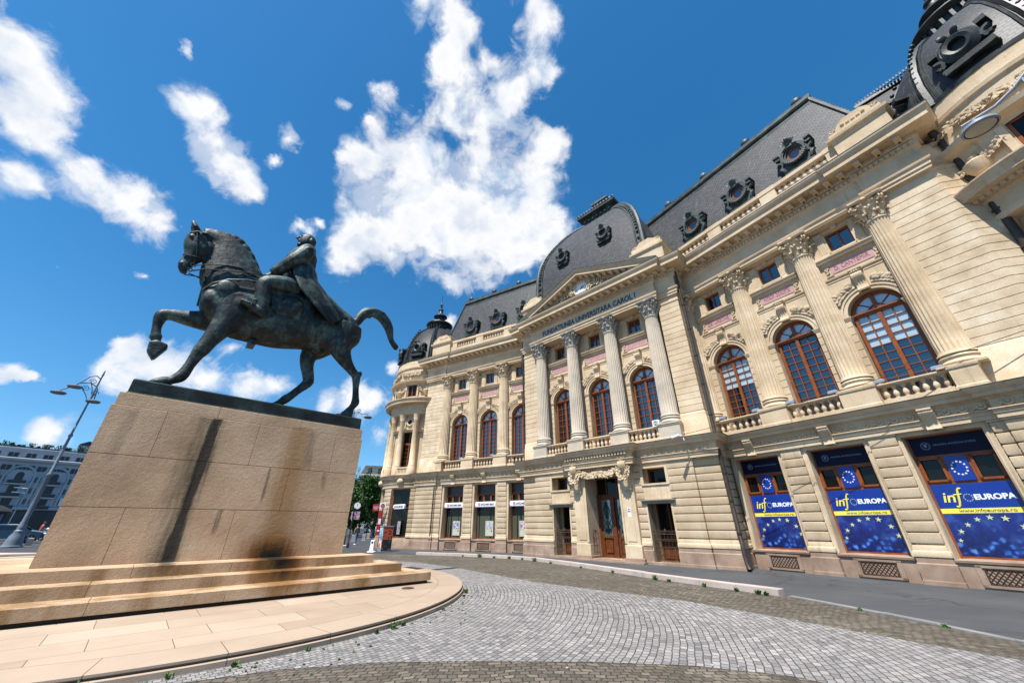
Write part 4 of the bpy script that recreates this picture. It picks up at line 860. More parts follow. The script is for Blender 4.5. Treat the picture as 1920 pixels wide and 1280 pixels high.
# ---------------------------------------------------------------- the central pavilion
def centre(fr):
    NG = .25
    mb, gb = MB(), MB()
    def rseg(u0, u1, n, z0, z1, back=-.4): mb.sweep([(u0, back), (u0, n), (u1, n), (u1, back)], rust(z0, z1, .3225, .075, .055))
    for s in (-1, 1):
        pl = (lambda P: P) if s == 1 else (lambda P: [(-u, n) for u, n in reversed(P)])
        low_pier(mb, gb, pl([(3.52, -.5), (3.52, NG), (4.78, NG), (4.78, NG - .14), (5.86, NG - .14), (5.86, -1.4)]))
        low_pier(mb, gb, pl([(1.60, NG - .02), (2.22, NG - .02), (2.22, -.5)]))
        c = 2.87 * s; a, b = c - .65, c + .65
        # side door head, small window, their stone frames
        mb.box(a, b, -.4, NG - .02, 2.60, 3.36); mb.box(a, b, -.4, NG - .02, 4.10, 4.36)
        for x0, x1 in ((a - .0, c - .57), (c + .57, b + .0)): mb.box(x0, x1, -.45, NG - .015, .1, 2.60); mb.box(x0, x1, -.45, NG - .015, 3.36, 4.10)
        for x0, x1, z0, z1 in ((c - .70, c - .57, 3.30, 4.16), (c + .57, c + .70, 3.30, 4.16), (c - .57, c + .57, 3.30, 3.38), (c - .57, c + .57, 4.08, 4.16)): mb.box(x0, x1, -.1, NG + .03, z0, z1)
        for t in (-.45, -.15, .15, .45): mb.box(c + t * 1.1 - .01, c + t * 1.1 + .01, NG - .019, NG - .012, 2.66, 3.28)
        mb.quad((a, -.45, 3.3), (b, -.45, 3.3), (b, -.45, 4.2), (a, -.45, 4.2)); gb.box(a - .02, b + .02, -.9, NG + .10, 0, .10)
        hb = MB(); hb.sweep([(c - .72, NG - .1), (c - .72, NG), (c + .72, NG), (c + .72, NG - .1)], [(0, 2.48), (.04, 2.50), (.06, 2.58), (.12, 2.62), (.12, 2.66), (0, 2.68)], caps=True); fpart(fr, 'door_hood', M(hb, 'door_hood', mottled('grey_hood', (.2, .18, .13), (.28, .25, .19)) if 'grey_hood' not in MATS else MATS['grey_hood'], 0))
        # window in the deep recess
        wb = MB(); n = -.38
        for x0, x1, z0, z1 in ((c - .57, c - .47, 3.38, 4.08), (c + .47, c + .57, 3.38, 4.08), (c - .47, c + .47, 3.38, 3.47), (c - .47, c + .47, 3.99, 4.08)): wb.box(x0, x1, n - .04, n + .05, z0, z1)
        w = fpart(fr, 'recessed_window', M(wb, 'recessed_window', wood_dark, 0)); q = MB(); q.quad((c - .5, n, 3.4), (c + .5, n, 3.4), (c + .5, n, 4.05), (c - .5, n, 4.05)); fpart(fr, 'pane', M(q, 'pane', glass_d, 0), w)
        # side door and its iron gate
        db = MB(); n = -.75; db.box(c - .57, c + .57, n - .05, n, .1, 2.6)
        for x0, x1 in ((c - .5, c - .04), (c + .04, c + .5)):
            for z0, z1 in ((.2, .75), (.85, 1.05)): db.box(x0, x1, n, n + .04, z0, z1)
        for x in (-.57, .0, .5): db.box(c + x - .03, c + x + .05, n, n + .07, .1, 2.6)
        d = fpart(fr, 'side_door', M(db, 'side_door', wood_mid, 0)); q = MB(); q.box(c - .5, c + .5, n + .0, n + .02, 1.12, 2.5); fpart(fr, 'pane', M(q, 'pane', glass_d, 0), d)
        for x in (c - .57, c + .57): mb.quad((x, NG, .1), (x, n, .1), (x, n, 2.6), (x, NG, 2.6))
        mb.quad((c - .57, NG, 2.6), (c + .57, NG, 2.6), (c + .57, n, 2.6), (c - .57, n, 2.6))
        iron_gate(fr, c, NG - .22, .57, .12, 1.38)
        # door surround and consoles
        x0, x1 = sorted((s * 1.00, s * 1.80)); mb.sweep([(x0, -.7), (x0, NG + .16), (x1, NG + .16), (x1, -.1)], [(.03, .22), (.03, .72), (.0, .74), (0, 3.98), (.02, 4.0), (.02, 4.4)])
        mb.box(min(s * 1.18, s * 1.62), max(s * 1.18, s * 1.62), NG + .1, NG + .18, .9, 3.0)
        mb.box(min(s * 1.0, s * 1.10), max(s * 1.0, s * 1.10), NG + .1, NG + .20, .8, 3.9)
        gb.sweep(pl([(.97, -.5), (.97, NG + .16), (1.85, NG + .16), (1.85, 0)]), [(.05, 0), (.05, .2), (.02, .225)])
        cb = MB(); cx = s * 1.50
        pr = [(0, 3.12), (.06, 3.12), (.08, 3.18), (.07, 3.62), (.14, 3.72), (.2, 3.9), (.30, 4.1), (.40, 4.28), (.40, 4.42), (.33, 4.5), (.36, 4.52), (.36, 4.62), (0, 4.62)]
        for w, q in ((.21, 0), (.15, .014), (.07, .028)): cb.add([(cx - w, NG + .16 + o + q, z) for o, z in pr] + [(cx + w, NG + .16 + o + q, z) for o, z in pr], [tuple(range(13)), tuple(range(13, 26))] + [(i, i + 1, i + 14, i + 13) for i in range(12)])
        for i in range(3):
            for j in range(4): cb.box(cx - .15 + i * .115, cx - .08 + i * .115, NG + .22, NG + .26, 3.2 + j * .1, 3.26 + j * .1)
        for i in range(-3, 4): cb.box(cx + i * .062 - .02, cx + i * .062 + .02, NG + .3, NG + .56, 4.63, 4.76)
        garland(cb, [(cx + .26 * cos(a), NG + .38 + .12 * abs(sin(a)), 4.15 + .52 * sin(a)) for a in [pi * (1.0 + i / 18) for i in range(19)]], .10, random.Random(int(cx * 9)), (0, 1, .15))
        fpart(fr, 'console', M(cb, 'console', stone, 45))
    mb.box(-1.0, 1.0, -.4, NG + .16, 3.86, 4.42); mb.box(-1.08, 1.08, NG + .1, NG + .22, 3.82, 3.93)
    for x in (-.98, .98): mb.quad((x, NG + .16, .1), (x, -.75, .1), (x, -.75, 3.9), (x, NG + .16, 3.9))
    mb.quad((-.98, NG + .16, 3.86), (.98, NG + .16, 3.86), (.98, -.75, 3.86), (-.98, -.75, 3.86))
    gb.box(-1.95, 1.95, -.9, NG + .42, -.02, .06); gb.box(-1.0, 1.0, -.9, NG + .2, .06, .10)
    fpart(fr, 'ground_floor_wall', M(mb, 'ground_floor_wall', stone, 30)); fpart(fr, 'granite_base', M(gb, 'granite_base', granite, 0))
    # cartouche and garland over the door
    rb = MB(); rnd = random.Random(3); n = NG + .20
    for s in (-1, 1):
        for cx, cz, r, w in ((.30, 4.42, .16, .05), (.62, 4.5, .17, .045), (.82, 4.22, .15, .045), (.5, 4.15, .12, .04), (.18, 4.2, .10, .035)): rb.tube([(s * (cx + r * (1 - t * .06) * cos(t * .8)), n + .05, cz + r * (1 - t * .06) * sin(t * .8)) for t in range(14)], [w - w * .05 * t for t in range(14)], 5)
        for k in range(70): rb.leaf((s * rnd.uniform(.1, 1.2), n + .02, rnd.uniform(4.0, 4.75)), (s * rnd.uniform(-.12, .16), rnd.uniform(.06, .16), rnd.uniform(-.12, .14)), .04, (0, 1, .1), .25, 3)
        garland(rb, [(s * (.02 + 1.1 * t), n + .14, 3.98 - .13 * sin(pi * t) + .14 * t) for t in [k / 22 for k in range(23)]], .13, rnd, (0, 1, .1))
        for k in range(5): rb.tube([(s * (.42 + .12 * k + .05 * sin(t * 3)), n + .06, 4.2 + .40 * t + .03 * k) for t in [e / 6 for e in range(7)]], [.035 - .004 * e for e in range(7)], 5)
    rb.ball((0, n + .1, 4.62), (.13, .12, .12), 8, 6); rb.ball((0, n, 4.3), (.36, .05, .2), 14, 8)
    fpart(fr, 'door_garland', M(rb, 'door_garland', stone, 50))
    # main door
    db = MB(); n = -.62
    db.box(-.98, .98, n - .06, n - .02, .1, 3.9); db.box(-.98, .98, n - .02, n + .1, 2.92, 3.06)
    for x0, x1 in ((-.98, -.86), (.86, .98), (-.09, .09)): db.box(x0, x1, n - .02, n + (.14 if x0 > -.5 and x0 < .5 else .08), .1, 2.92)
    for s in (-1, 1):
        for x0, x1, z0, z1 in ((.09, .20, .1, 2.92), (.75, .86, .1, 2.92), (.2, .75, 2.80, 2.92), (.2, .75, .98, 1.10), (.2, .75, .1, .24), (.28, .67, .32, .9)): a, b = sorted((s * x0, s * x1)); db.box(a, b, n - .02, n + .05, z0, z1)
        db.tube([(s * .14, n + .12, 1.15 + .02 * k) for k in range(8)], .018, 6)
    for x in (-.32, .32): db.box(x - .03, x + .03, n - .02, n + .05, 3.06, 3.86)
    db.box(-.9, .9, n + .1, n + .16, 3.0, 3.04)
    d = fpart(fr, 'main_door', M(db, 'main_door', wood_mid, 0))
    for s in (-1, 1):
        q = MB(); a, b = sorted((s * .2, s * .75)); q.box(a, b, n - .01, n + .005, 1.1, 2.8); fpart(fr, 'pane', M(q, 'pane', glass_t, 0), d)
        ib = MB(); cx = s * .475
        for zc, w, h in ((2.3, .20, .42), (1.5, .24, .30)): ib.tube([(cx - w, n + .02, zc), (cx, n + .02, zc + h), (cx + w, n + .02, zc), (cx, n + .02, zc - h)], .014, 4, True)
        ib.tube([(cx, n + .02, 1.1), (cx, n + .02, 2.8)], .016, 4)
        for sx in (-1, 1):
            ib.tube([(cx + sx * .26, n + .02, 1.12), (cx - sx * .26, n + .02, 1.9)], .012, 4); ib.tube([(cx + sx * .26, n + .02, 1.9), (cx, n + .02, 2.75)], .012, 4)
            for k in range(9): ib.leaf((cx, n + .02, 1.9 + k * .09), (sx * .10, .02, .06), .03, (0, 1, 0), .1, 3)
            for zc in (1.2, 1.35): ib.tube([(cx + sx * (.1 + .06 * cos(t * .8)), n + .02, zc + .06 * sin(t * .8)) for t in range(9)], .011, 4)
        fpart(fr, 'iron_grating', M(ib, 'iron_grating', metal_and_shade, 0), d)
    tq = MB(); tq.box(-.9, .9, n - .015, n, 3.06, 3.86); fpart(fr, 'transom_pane', M(tq, 'transom_pane', glass_d, 0), d)
    iron_gate(fr, -.80, NG - .12, .17, .12, 1.38); iron_gate(fr, .80, NG - .12, .17, .12, 1.38)
    # balcony
    nb = .27
    balcony_cornice(fr, [(-5.9, -1.6), (-5.9, nb), (-2.05, nb), (-2.05, nb + .40), (2.05, nb + .40), (2.05, nb), (5.9, nb), (5.9, -1.6)])
    rinceau(fr, [(-5.7, -2.15, nb), (2.15, 5.7, nb)])
    db = MB()
    for i in range(22): u = -1.95 + 3.9 * i / 22; db.box(u, u + .1, nb + .30, nb + .62, 4.80, 4.93)
    fpart(fr, 'bracket_course', M(db, 'bracket_course', stone, 0))
    # portico
    mb = MB(); nw = -.50
    for c, a, b in zip((-2.8, 0, 2.8), (-4.62, -1.42, 1.42), (-1.42, 1.42, 4.62)): bay_wall(mb, a, b, c, nw)
    mb.quad((-4.7, nw, 13.0), (4.7, nw, 13.0), (4.7, .3, 12.985), (-4.7, .3, 12.985))
    fpart(fr, 'upper_wall', M(mb, 'upper_wall', stone, 0))
    for s in (-1, 1):
        mb = MB(); pl = (lambda P: P) if s == 1 else (lambda P: [(-u, n) for u, n in reversed(P)])
        mb.sweep(pl([(4.60, -.6), (4.60, 0), (5.73, 0), (5.73, -1.6)]), [(.06, 5.2), (.06, 6.10), (.04, 6.14), (.04, 6.36), (.0, 6.42), (0, 6.45)] + rust(6.46, 12.55, .305, .016, .016) + [(0, 12.57), (.03, 12.6), (.04, 12.7), (0, 12.74), (0, 13.1)])
        fpart(fr, 'rusticated_pilaster', M(mb, 'rusticated_pilaster', stone, 30))
    for u in (-4.11, -1.42, 1.42, 4.11): column(fr, u, 0, True); pedestal(fr, u, -.08, mat=G_PED)
    for a, b in ((-3.57, -1.96), (-.88, .88), (1.96, 3.57)): balustrade(fr, a, b, .28, 5.22, 5.42, 5.86, 5.97, 7, BAL, w=.24)
    for i, c in enumerate((-2.8, 0, 2.8)):
        arched_window(fr, c, -.82, blind=0); small_window(fr, c, -.74); bay_trim(fr, c, nw); plaque(fr, c, nw)
    nf = .32
    entablature(fr, [(-5.80, -1.9), (-5.80, .08), (-4.72, .08), (-4.72, nf), (4.72, nf), (4.72, .08), (5.80, .08), (5.80, -1.9)])
    runs = [(-5.78, -4.8, .08), (-4.72, 4.72, nf), (4.8, 5.78, .08)]; dentils(fr, runs, pitch=.135); modillions(fr, runs)
    # inscription
    ib = MB(); ib.box(-3.78, 3.78, nf, nf + .012, 13.45, 14.02)
    p = fpart(fr, 'inscription_panel', M(ib, 'inscription_panel', mottled('grey_inscription_stone', (.40, .375, .32), (.50, .465, .39), None, 2, .8), 0))
    me = text_mesh('FUNDATIUNEA UNIVERSITARA CAROL I', .52, .010, sx=.76, bold=.012); me.materials.append(letter_m)
    w = max(v.co.x for v in me.vertices) - min(v.co.x for v in me.vertices); me.transform(Matrix.Diagonal((7.15 / w, 1, 1, 1))); fpart(fr, 'lettering', me, p, 0, nf + .02, 13.735)
    # pediment
    mb = MB(); ends = 5.42; za, zp = 15.02, 17.02; zl = lambda u: za + (zp - za) * (1 - abs(u) / ends)
    pr = [(-.2, -.50), (.06, -.48), (.10, -.42), (.10, -.26), (.58, -.245), (.60, -.23), (.60, -.07), (.66, .0), (.72, .08), (.74, .14), (.74, .17), (-.6, .22)]
    k = len(pr); vs = [(u, nf + o, zl(u) + dz) for u in (-ends, 0, ends) for o, dz in pr]
    mb.add(vs, [(i * k + j, (i + 1) * k + j, (i + 1) * k + j + 1, i * k + j + 1) for i in (0, 1) for j in range(k - 1)] + [tuple(range(k)), tuple(range(2 * k, 3 * k))])
    mb.add([(-ends + .3, nf - .05, za), (ends - .3, nf - .05, za), (0, nf - .05, zp - .1)], [(0, 1, 2)])
    for s in (-1, 1):
        for i in range(11):
            u = s * (.25 + i * .44); z = zl(u); sl = -s * (zp - za) / ends
            mb.add([(u + a * .1, nf + o, z + d + sl * a * .1) for a in (-1, 1) for o, d in ((.08, -.41), (.34, -.40), (.5, -.36), (.52, -.25), (.08, -.25))], [tuple(range(5)), tuple(range(5, 10))] + [(j, (j + 1) % 5, 5 + (j + 1) % 5, 5 + j) for j in range(5)])
        for i in range(34): u = s * (.1 + i * .145); z = zl(u); mb.box(u - .045, u + .045, nf, nf + .13, z - .55, z - .48)
    fpart(fr, 'pediment', M(mb, 'pediment', stone, 30))
    fl = MB(); vs = [(u, nf + o, zl(u) + dz) for u in (-ends - .04, 0, ends + .04) for o, dz in ((.72, .15), (.76, .16), (.76, .185), (-.5, .26))]
    fl.add(vs, [(i * 4 + j, (i + 1) * 4 + j, (i + 1) * 4 + j + 1, i * 4 + j + 1) for i in (0, 1) for j in range(3)]); fpart(fr, 'pediment_flashing', M(fl, 'pediment_flashing', lead, 0))
    # clock, its wreath
    cz = 15.92; cb = MB(); k = 40; prof = [(.46, .0), (.46, .16), (.50, .22), (.56, .23), (.62, .16), (.63, 0)]
    def disc(mb, r0, n0, z, seg=40):
        mb.add([(r0 * cos(2 * pi * i / seg), n0, z + r0 * sin(2 * pi * i / seg)) for i in range(seg)], [tuple(range(seg))])
    vs = [(r * cos(2 * pi * i / k), nf + o, cz + r * sin(2 * pi * i / k)) for i in range(k) for r, o in prof]; m_ = len(prof)
    cb.add(vs, [(i * m_ + j, ((i + 1) % k) * m_ + j, ((i + 1) % k) * m_ + j + 1, i * m_ + j + 1) for i in range(k) for j in range(m_ - 1)])
    c_ = fpart(fr, 'clock', M(cb, 'clock', stone, 45)); q = MB(); disc(q, .475, nf + .12, cz); fpart(fr, 'clock_face', M(q, 'clock_face', white_p, 0), c_)
    q = MB()
    for i in range(12):
        a = 2 * pi * i / 12; L = .10 if i % 3 == 0 else .07; w = .02 if i % 3 == 0 else .013; dx, dz = sin(a), cos(a)
        q.add([(r * dx + t * dz * w, nf + .128, cz + r * dz - t * dx * w) for r, t in ((.30, -1), (.30, 1), (.30 + L, 1), (.30 + L, -1))], [(0, 1, 2, 3)])
    for i in range(60): a = 2 * pi * i / 60; q.box(.445 * sin(a) - .005, .445 * sin(a) + .005, nf + .125, nf + .13, cz + .445 * cos(a) - .005, cz + .445 * cos(a) + .005)
    fpart(fr, 'hour_marks', M(q, 'hour_marks', ink, 0), c_)
    for nm, ang, L, w in (('hour_hand', 42, .24, .028), ('minute_hand', 70, .36, .02)):
        q = MB(); a = R(ang); dx, dz = sin(a), cos(a); q.add([(r * dx + t * dz * w, nf + .14, cz + r * dz - t * dx * w) for r, t in ((-.1, -1), (-.1, 1), (L * .7, 1.0), (L, 0), (L * .7, -1.0))], [(0, 1, 2, 3, 4)]); fpart(fr, nm, M(q, nm, ink, 0), c_)
    rb = MB(); rnd = random.Random(11)
    for i in range(30):
        pass
    garland(rb, [(.74 * cos(a), nf + .12, cz + .70 * sin(a)) for a in [pi * (-.15 + 1.3 * i / 29) for i in range(30)]], .13, rnd, (0, 1, .1))
    for s in (-1, 1):
        for i in range(30):
            t = i / 29; u = s * (.75 + 2.6 * t); z = 15.78 - .55 * t ** .7 + .12 * sin(t * 9)
            rb.ball((u, nf + .12 + rnd.uniform(-.03, .05), z + rnd.uniform(-.05, .07)), rnd.uniform(.04, .08) * (1.15 - .5 * t), 7, 5)
            for e in range(3): rb.leaf((u, nf + .12, z), (s * rnd.uniform(-.15, .15), rnd.uniform(.05, .15), rnd.uniform(-.15, .15)), .055, (0, 1, .2), .25, 3)
            if i % 2: rb.leaf((u, nf + .1, z), (s * rnd.uniform(-.1, .22), .12, rnd.uniform(.06, .3)), .07, (0, 1, .2), .25)
        rb.tube([(s * (.66 + 1.5 * t), nf + .1, 15.42 + .1 * sin(t * 6)) for t in [i / 12 for i in range(13)]], [.11 - .006 * i for i in range(13)], 6)
        for j in range(5): rb.tube([(s * (1.0 + .16 * j + .30 * t), nf + .12, 15.85 - .05 * j + .45 * sin(t * 1.9)) for t in [i / 8 for i in range(9)]], [.035 - .002 * i for i in range(9)], 5)
    fpart(fr, 'pediment_relief', M(rb, 'pediment_relief', stone, 50))
    # attic blocks and parapet
    for s in (-1, 1):
        mb = MB(); pl = (lambda P: P) if s == 1 else (lambda P: [(-u, n) for u, n in reversed(P)])
        mb.sweep(pl([(3.75, -1.2), (3.75, .15), (5.62, .15), (5.62, -1.6)]), [(.05, 15.05), (.05, 15.5), (0, 15.53), (0, 16.45), (.03, 16.5), (.12, 16.56), (.13, 16.68), (.02, 16.7), (0, 17.02), (-.35, 17.05)])
        mb.box(min(s * 3.95, s * 5.4), max(s * 3.95, s * 5.4), .14, .165, 15.65, 16.35)
        mb.ext([(s * 3.8, 17.04), (s * 3.76, 17.14), (s * 3.95, 17.22), (s * 4.15, 17.25), (s * 4.3, 17.42), (s * 4.9, 17.46), (s * 5.2, 17.28), (s * 5.45, 17.24), (s * 5.6, 17.14), (s * 5.55, 17.04)], -.5, .08)
        for x in (3.92, 5.44): mb.tube([(s * x + .09 * (1 - t * .07) * cos(t * .8), .09, 17.15 + .09 * (1 - t * .07) * sin(t * .8)) for t in range(12)], .032, 5)
        fpart(fr, 'attic_block', M(mb, 'attic_block', stone, 30))
    mb = MB(); mb.box(-3.75, 3.75, -.5, -.1, 15.05, 16.35); mb.box(-3.75, 3.75, -.55, -.04, 16.352, 16.55); fpart(fr, 'parapet', M(mb, 'parapet', stone, 0))
    # dome with four curved sides
    prof = [(4.46, 15.6), (4.44, 17.5), (4.40, 19.0), (4.33, 19.8), (4.2, 20.5), (3.92, 21.4), (3.5, 22.3), (3.0, 23.15), (2.5, 23.85), (1.9, 24.5), (1.4, 24.95)]; cn = -4.75
    mb = MB(); vs = [(sx * h, cn + sy * h, z) for h, z in prof for sx, sy in ((-1, 1), (1, 1), (1, -1), (-1, -1))]
    mb.add(vs, [(i * 4 + j, i * 4 + (j + 1) % 4, (i + 1) * 4 + (j + 1) % 4, (i + 1) * 4 + j) for i in range(len(prof) - 1) for j in range(4)])
    dm = fpart(fr, 'central_dome', M(mb, 'central_dome', slate, 25))
    mb = MB()
    for sx, sy in ((-1, 1), (1, 1), (1, -1), (-1, -1)):
        mb.tube([(sx * h, cn + sy * h, z) for h, z in prof[1:]], .17, 8)
        for d in (-1, 1):
            mb.tube([(sx * (h - (.42 if d > 0 else -.03)), cn + sy * (h + (.03 if d > 0 else -.42)), z) for h, z in prof[1:]], .06, 6)
            for (h0, z0), (h1, z1) in zip(prof[1:], prof[2:]):
                for t in (.15, .5, .85): h, z = h0 + (h1 - h0) * t, z0 + (z1 - z0) * t; mb.ball((sx * (h - (.22 if d > 0 else -.02)), cn + sy * (h + (.02 if d > 0 else -.22)), z), (.11, .11, .13), 6, 5)
    fpart(fr, 'dome_rib', M(mb, 'dome_rib', lead, 40), dm)
    mb = MB(); sq = lambda h: [(-h, cn - h), (-h, cn + h), (h, cn + h), (h, cn - h)]
    mb.sweep(sq(1.4), [(.05, 24.8), (.15, 24.9), (.05, 25.0), (.05, 25.55), (.25, 25.65), (.40, 25.7), (.42, 25.85), (.1, 25.95), (-.2, 26.0), (-1.39, 26.02)], True)
    for i in range(7): u = -1.2 + i * .4; mb.ball((u, cn + 1.5, 25.3), (.12, .1, .16), 8, 6); mb.ball((1.5, cn + u, 25.3), (.1, .12, .16), 8, 6)
    for i in range(13): t = -1.7 + i * .283; mb.leaf((t, cn + 1.7, 25.95), (0, 0, .32), .12, (0, 1, 0), .1); mb.leaf((1.7, cn + t, 25.95), (0, 0, .32), .12, (1, 0, 0), .1); mb.leaf((-1.7, cn + t, 25.95), (0, 0, .32), .12, (-1, 0, 0), .1)
    mb.sweep(sq(.6), [(.3, 26.0), (.12, 26.15), (0, 26.9), (.0, 27.3), (.15, 27.4), (.22, 27.5), (.2, 27.7), (-.1, 27.9), (-.4, 28.0), (-.58, 28.02)], True)
    mb.tube([(0, cn, 28), (0, cn, 29.3)], .03, 5)
    fpart(fr, 'dome_crown', M(mb, 'dome_crown', lead, 40), dm)
    for c in (-1.82, 1.82): dormer(fr, c, -.30, 20.05, .36)
def iron_gate(fr, c, n, hw, z0, z1):
    mb = MB(); mb.tube([(c - hw, n, z1 - .16), (c + hw, n, z1 - .16)], .016, 4); mb.tube([(c - hw, n, z0 + .05), (c + hw, n, z0 + .05)], .016, 4); k = max(2, int(hw / .075))
    for i in range(k + 1): x = c - hw + 2 * hw * i / k; mb.tube([(x, n, z0), (x, n, z1 - .16 + .1 * (i % 2))], .011, 4)
    for i in range(k):
        x = c - hw + 2 * hw * (i + .5) / k
        for zc in (z0 + .25, z0 + .55, z0 + .85, z1 - .06):
            for q in (-1, 1): mb.tube([(x + q * .035 + .045 * (1 - t * .07) * cos(t * .85) * q, n + .01, zc + .045 * (1 - t * .07) * sin(t * .85)) for t in range(9)], .010, 4)
    mb.leaf((c, n, z1 - .14), (0, .02, .2), .06, (0, 1, 0), .1)
    return fpart(fr, 'iron_gate', M(mb, 'iron_gate', rustmetal, 0))
G_PED = mottled('grey_pedestal_stone', (.36, .32, .25), (.48, .42, .33), (.58, .49, .36), 1.4, .85, .25, 30, .5, (.4, .28, .15))
centre(FC)

# ---------------------------------------------------------------- rotundas at both ends
lead_dark = mottled('black_lead', (.008, .009, .009), (.02, .023, .022), (.05, .07, .062), 2.4, .45, .3, 20, grain=.3)
def rotunda(fr, s, detail=True):
    cu, cn = s * 11.75, -3.05
    ang = [R(90 - s * (-12 + 45 * k)) for k in range(-4, 4)]          # window axes
    def arcs(prof, gap, name, mat, sm=30):
        mb = MB()
        for i, a in enumerate(sorted(ang)):
            b = sorted(ang)[(i + 1) % 8] + (2 * pi if i == 7 else 0); mb.lathe(cu, cn, prof, 6, a + gap, b - gap)
        return mb
    full = lambda prof, seg=64: MB().lathe(cu, cn, prof, seg)
    ru = [(3.5 + o, z) for o, z in PIERB + rust(1.05, 4.26, .3225, .075, .055)]
    mb = arcs(ru, .26, 'w', stone); mb.lathe(cu, cn, [(3.48, 4.2), (3.5, 4.26), (3.55, 4.3), (3.55, 4.36)], 64)
    for a in ang:                                                   # jambs
        for q in (-1, 1): t = a + q * .262; mb.quad(*[(cu + r * cos(t), cn + r * sin(t), z) for r, z in ((3.5, .7), (3.05, .7), (3.05, 4.3), (3.5, 4.3))])
        mb.add([(cu + r * cos(a + q * .27), cn + r * sin(a + q * .27), 4.2) for r, q in ((3.5, -1), (3.5, 1), (3.0, 1), (3.0, -1))], [(0, 1, 2, 3)])
    t = fpart(fr, 'corner_rotunda', M(mb, 'corner_rotunda', stone, 30))
    fpart(fr, 'granite_base', M(full([(3.62, -.1), (3.62, .13), (3.58, .5), (3.52, .62), (3.50, .71)]), 'granite_base', granite, 30), t)
    fpart(fr, 'balcony_cornice', M(full([(3.44 + o, z) for o, z in BALC[1:-1]] + [(3.2, 5.26)]), 'balcony_cornice', stone, 30), t)
    up = arcs([(3.25, 5.2), (3.25, 8.9)], .20, 'u', stone)
    up.lathe(cu, cn, [(3.25, 8.9), (3.25, 10.35)], 64)
    up.lathe(cu, cn, [(3.3, 8.75), (3.45, 8.8), (3.5, 8.9), (3.55, 8.95), (3.3, 9.0)], 64)
    for a in ang:
        for q in (-1, 1): t_ = a + q * .2; up.quad(*[(cu + r * cos(t_), cn + r * sin(t_), z) for r, z in ((3.25, 5.2), (2.95, 5.2), (2.95, 8.9), (3.25, 8.9))])
    fpart(fr, 'upper_wall', M(up, 'upper_wall', stone, 30), t)
    fpart(fr, 'main_cornice', M(full([(3.25, 10.25), (3.68, 10.3), (3.70, 10.5), (3.64, 10.52), (3.64, 11.0), (3.72, 11.05), (3.74, 11.15), (3.85, 11.2), (4.18, 11.22), (4.2, 11.4), (4.3, 11.55), (4.3, 11.6), (3.5, 11.72)]), 'main_cornice', stone, 30), t)
    at = arcs([(3.6, 11.65), (3.6, 13.1)], .13, 'a', stone); at.lathe(cu, cn, [(3.6, 13.0), (3.62, 13.1), (3.8, 13.2), (3.95, 13.25), (4.0, 13.42), (3.8, 13.5), (3.65, 13.55), (3.62, 14.6), (3.7, 14.65), (3.72, 14.8), (3.6, 14.9), (3.56, 15.5), (3.45, 15.65)], 64)
    at.lathe(cu, cn, [(3.6, 11.65), (3.7, 11.68), (3.7, 11.85), (3.6, 11.9)], 64)
    fpart(fr, 'attic_wall', M(at, 'attic_wall', stone, 30), t)
    rnd = random.Random(5)
    for i, a in enumerate(ang):
        ob = MB(); b = a + pi / 8
        for q in (-.19, .19): ob.lathe(cu + 3.45 * cos(b + q), cn + 3.45 * sin(b + q), [(.33, 5.25), (.33, 5.85), (.29, 5.9), (.3, 6.0), (.25, 6.05), (.22, 9.7), (.25, 9.75), (.24, 9.8), (.30, 10.1), (.34, 10.28)], 14)
        garland(ob, [(cu + 3.66 * cos(b + (k - 6) * .034), cn + 3.66 * sin(b + (k - 6) * .034), 12.62 - .26 * (1 - ((k - 6) / 6) ** 2)) for k in range(13)], .12, rnd, (cos(b), sin(b), 0))
        ob.lathe(cu + 3.66 * cos(b), cn + 3.66 * sin(b), [(.04, 11.95), (.2, 12.0), (.3, 12.2), (.34, 12.42), (.26, 12.5), (.1, 12.56), (.14, 12.7), (0, 12.78)], 14)
        garland(ob, [(cu + 3.70 * cos(a + (k - 9) * .040), cn + 3.70 * sin(a + (k - 9) * .040), 14.22 - .24 * (1 - ((k - 9) / 9) ** 2)) for k in range(19)], .13, rnd, (cos(a), sin(a), 0))
        for q in (-1, 1):
            for al, z0, z1, r in ((a + q * .17, 11.9, 13.0, 3.62), (a + q * .25, 5.3, 8.7, 3.28), (a + q * .13, 9.1, 10.1, 3.3)): ob.box(cu + r * cos(al) - .09, cu + r * cos(al) + .09, cn + r * sin(al) - .09, cn + r * sin(al) + .09, z0, z1)
        ob.tube([(cu + (3.29) * cos(a + .085 * cos(w)), cn + 3.29 * sin(a + .085 * cos(w)), 9.65 + .3 * sin(w)) for w in [2 * pi * j / 20 for j in range(20)]], .09, 6, True)
        ob.ball((cu + 3.6 * cos(a), cn + 3.6 * sin(a), 4.72), (.3, .3, .26), 10, 7); fpart(fr, 'ornament', M(ob, 'ornament', stone, 45), t)
    ob = MB()
    for i in range(120): a = 2 * pi * i / 120; ob.box(cu + 3.9 * cos(a) - .06, cu + 3.9 * cos(a) + .06, cn + 3.9 * sin(a) - .06, cn + 3.9 * sin(a) + .06, 11.1, 11.24)
    for i in range(150): a = 2 * pi * i / 150; ob.ball((cu + 3.53 * cos(a), cn + 3.53 * sin(a), 4.75), .055, 5, 4)
    fpart(fr, 'dentil_ring', M(ob, 'dentil_ring', stone, 45), t)
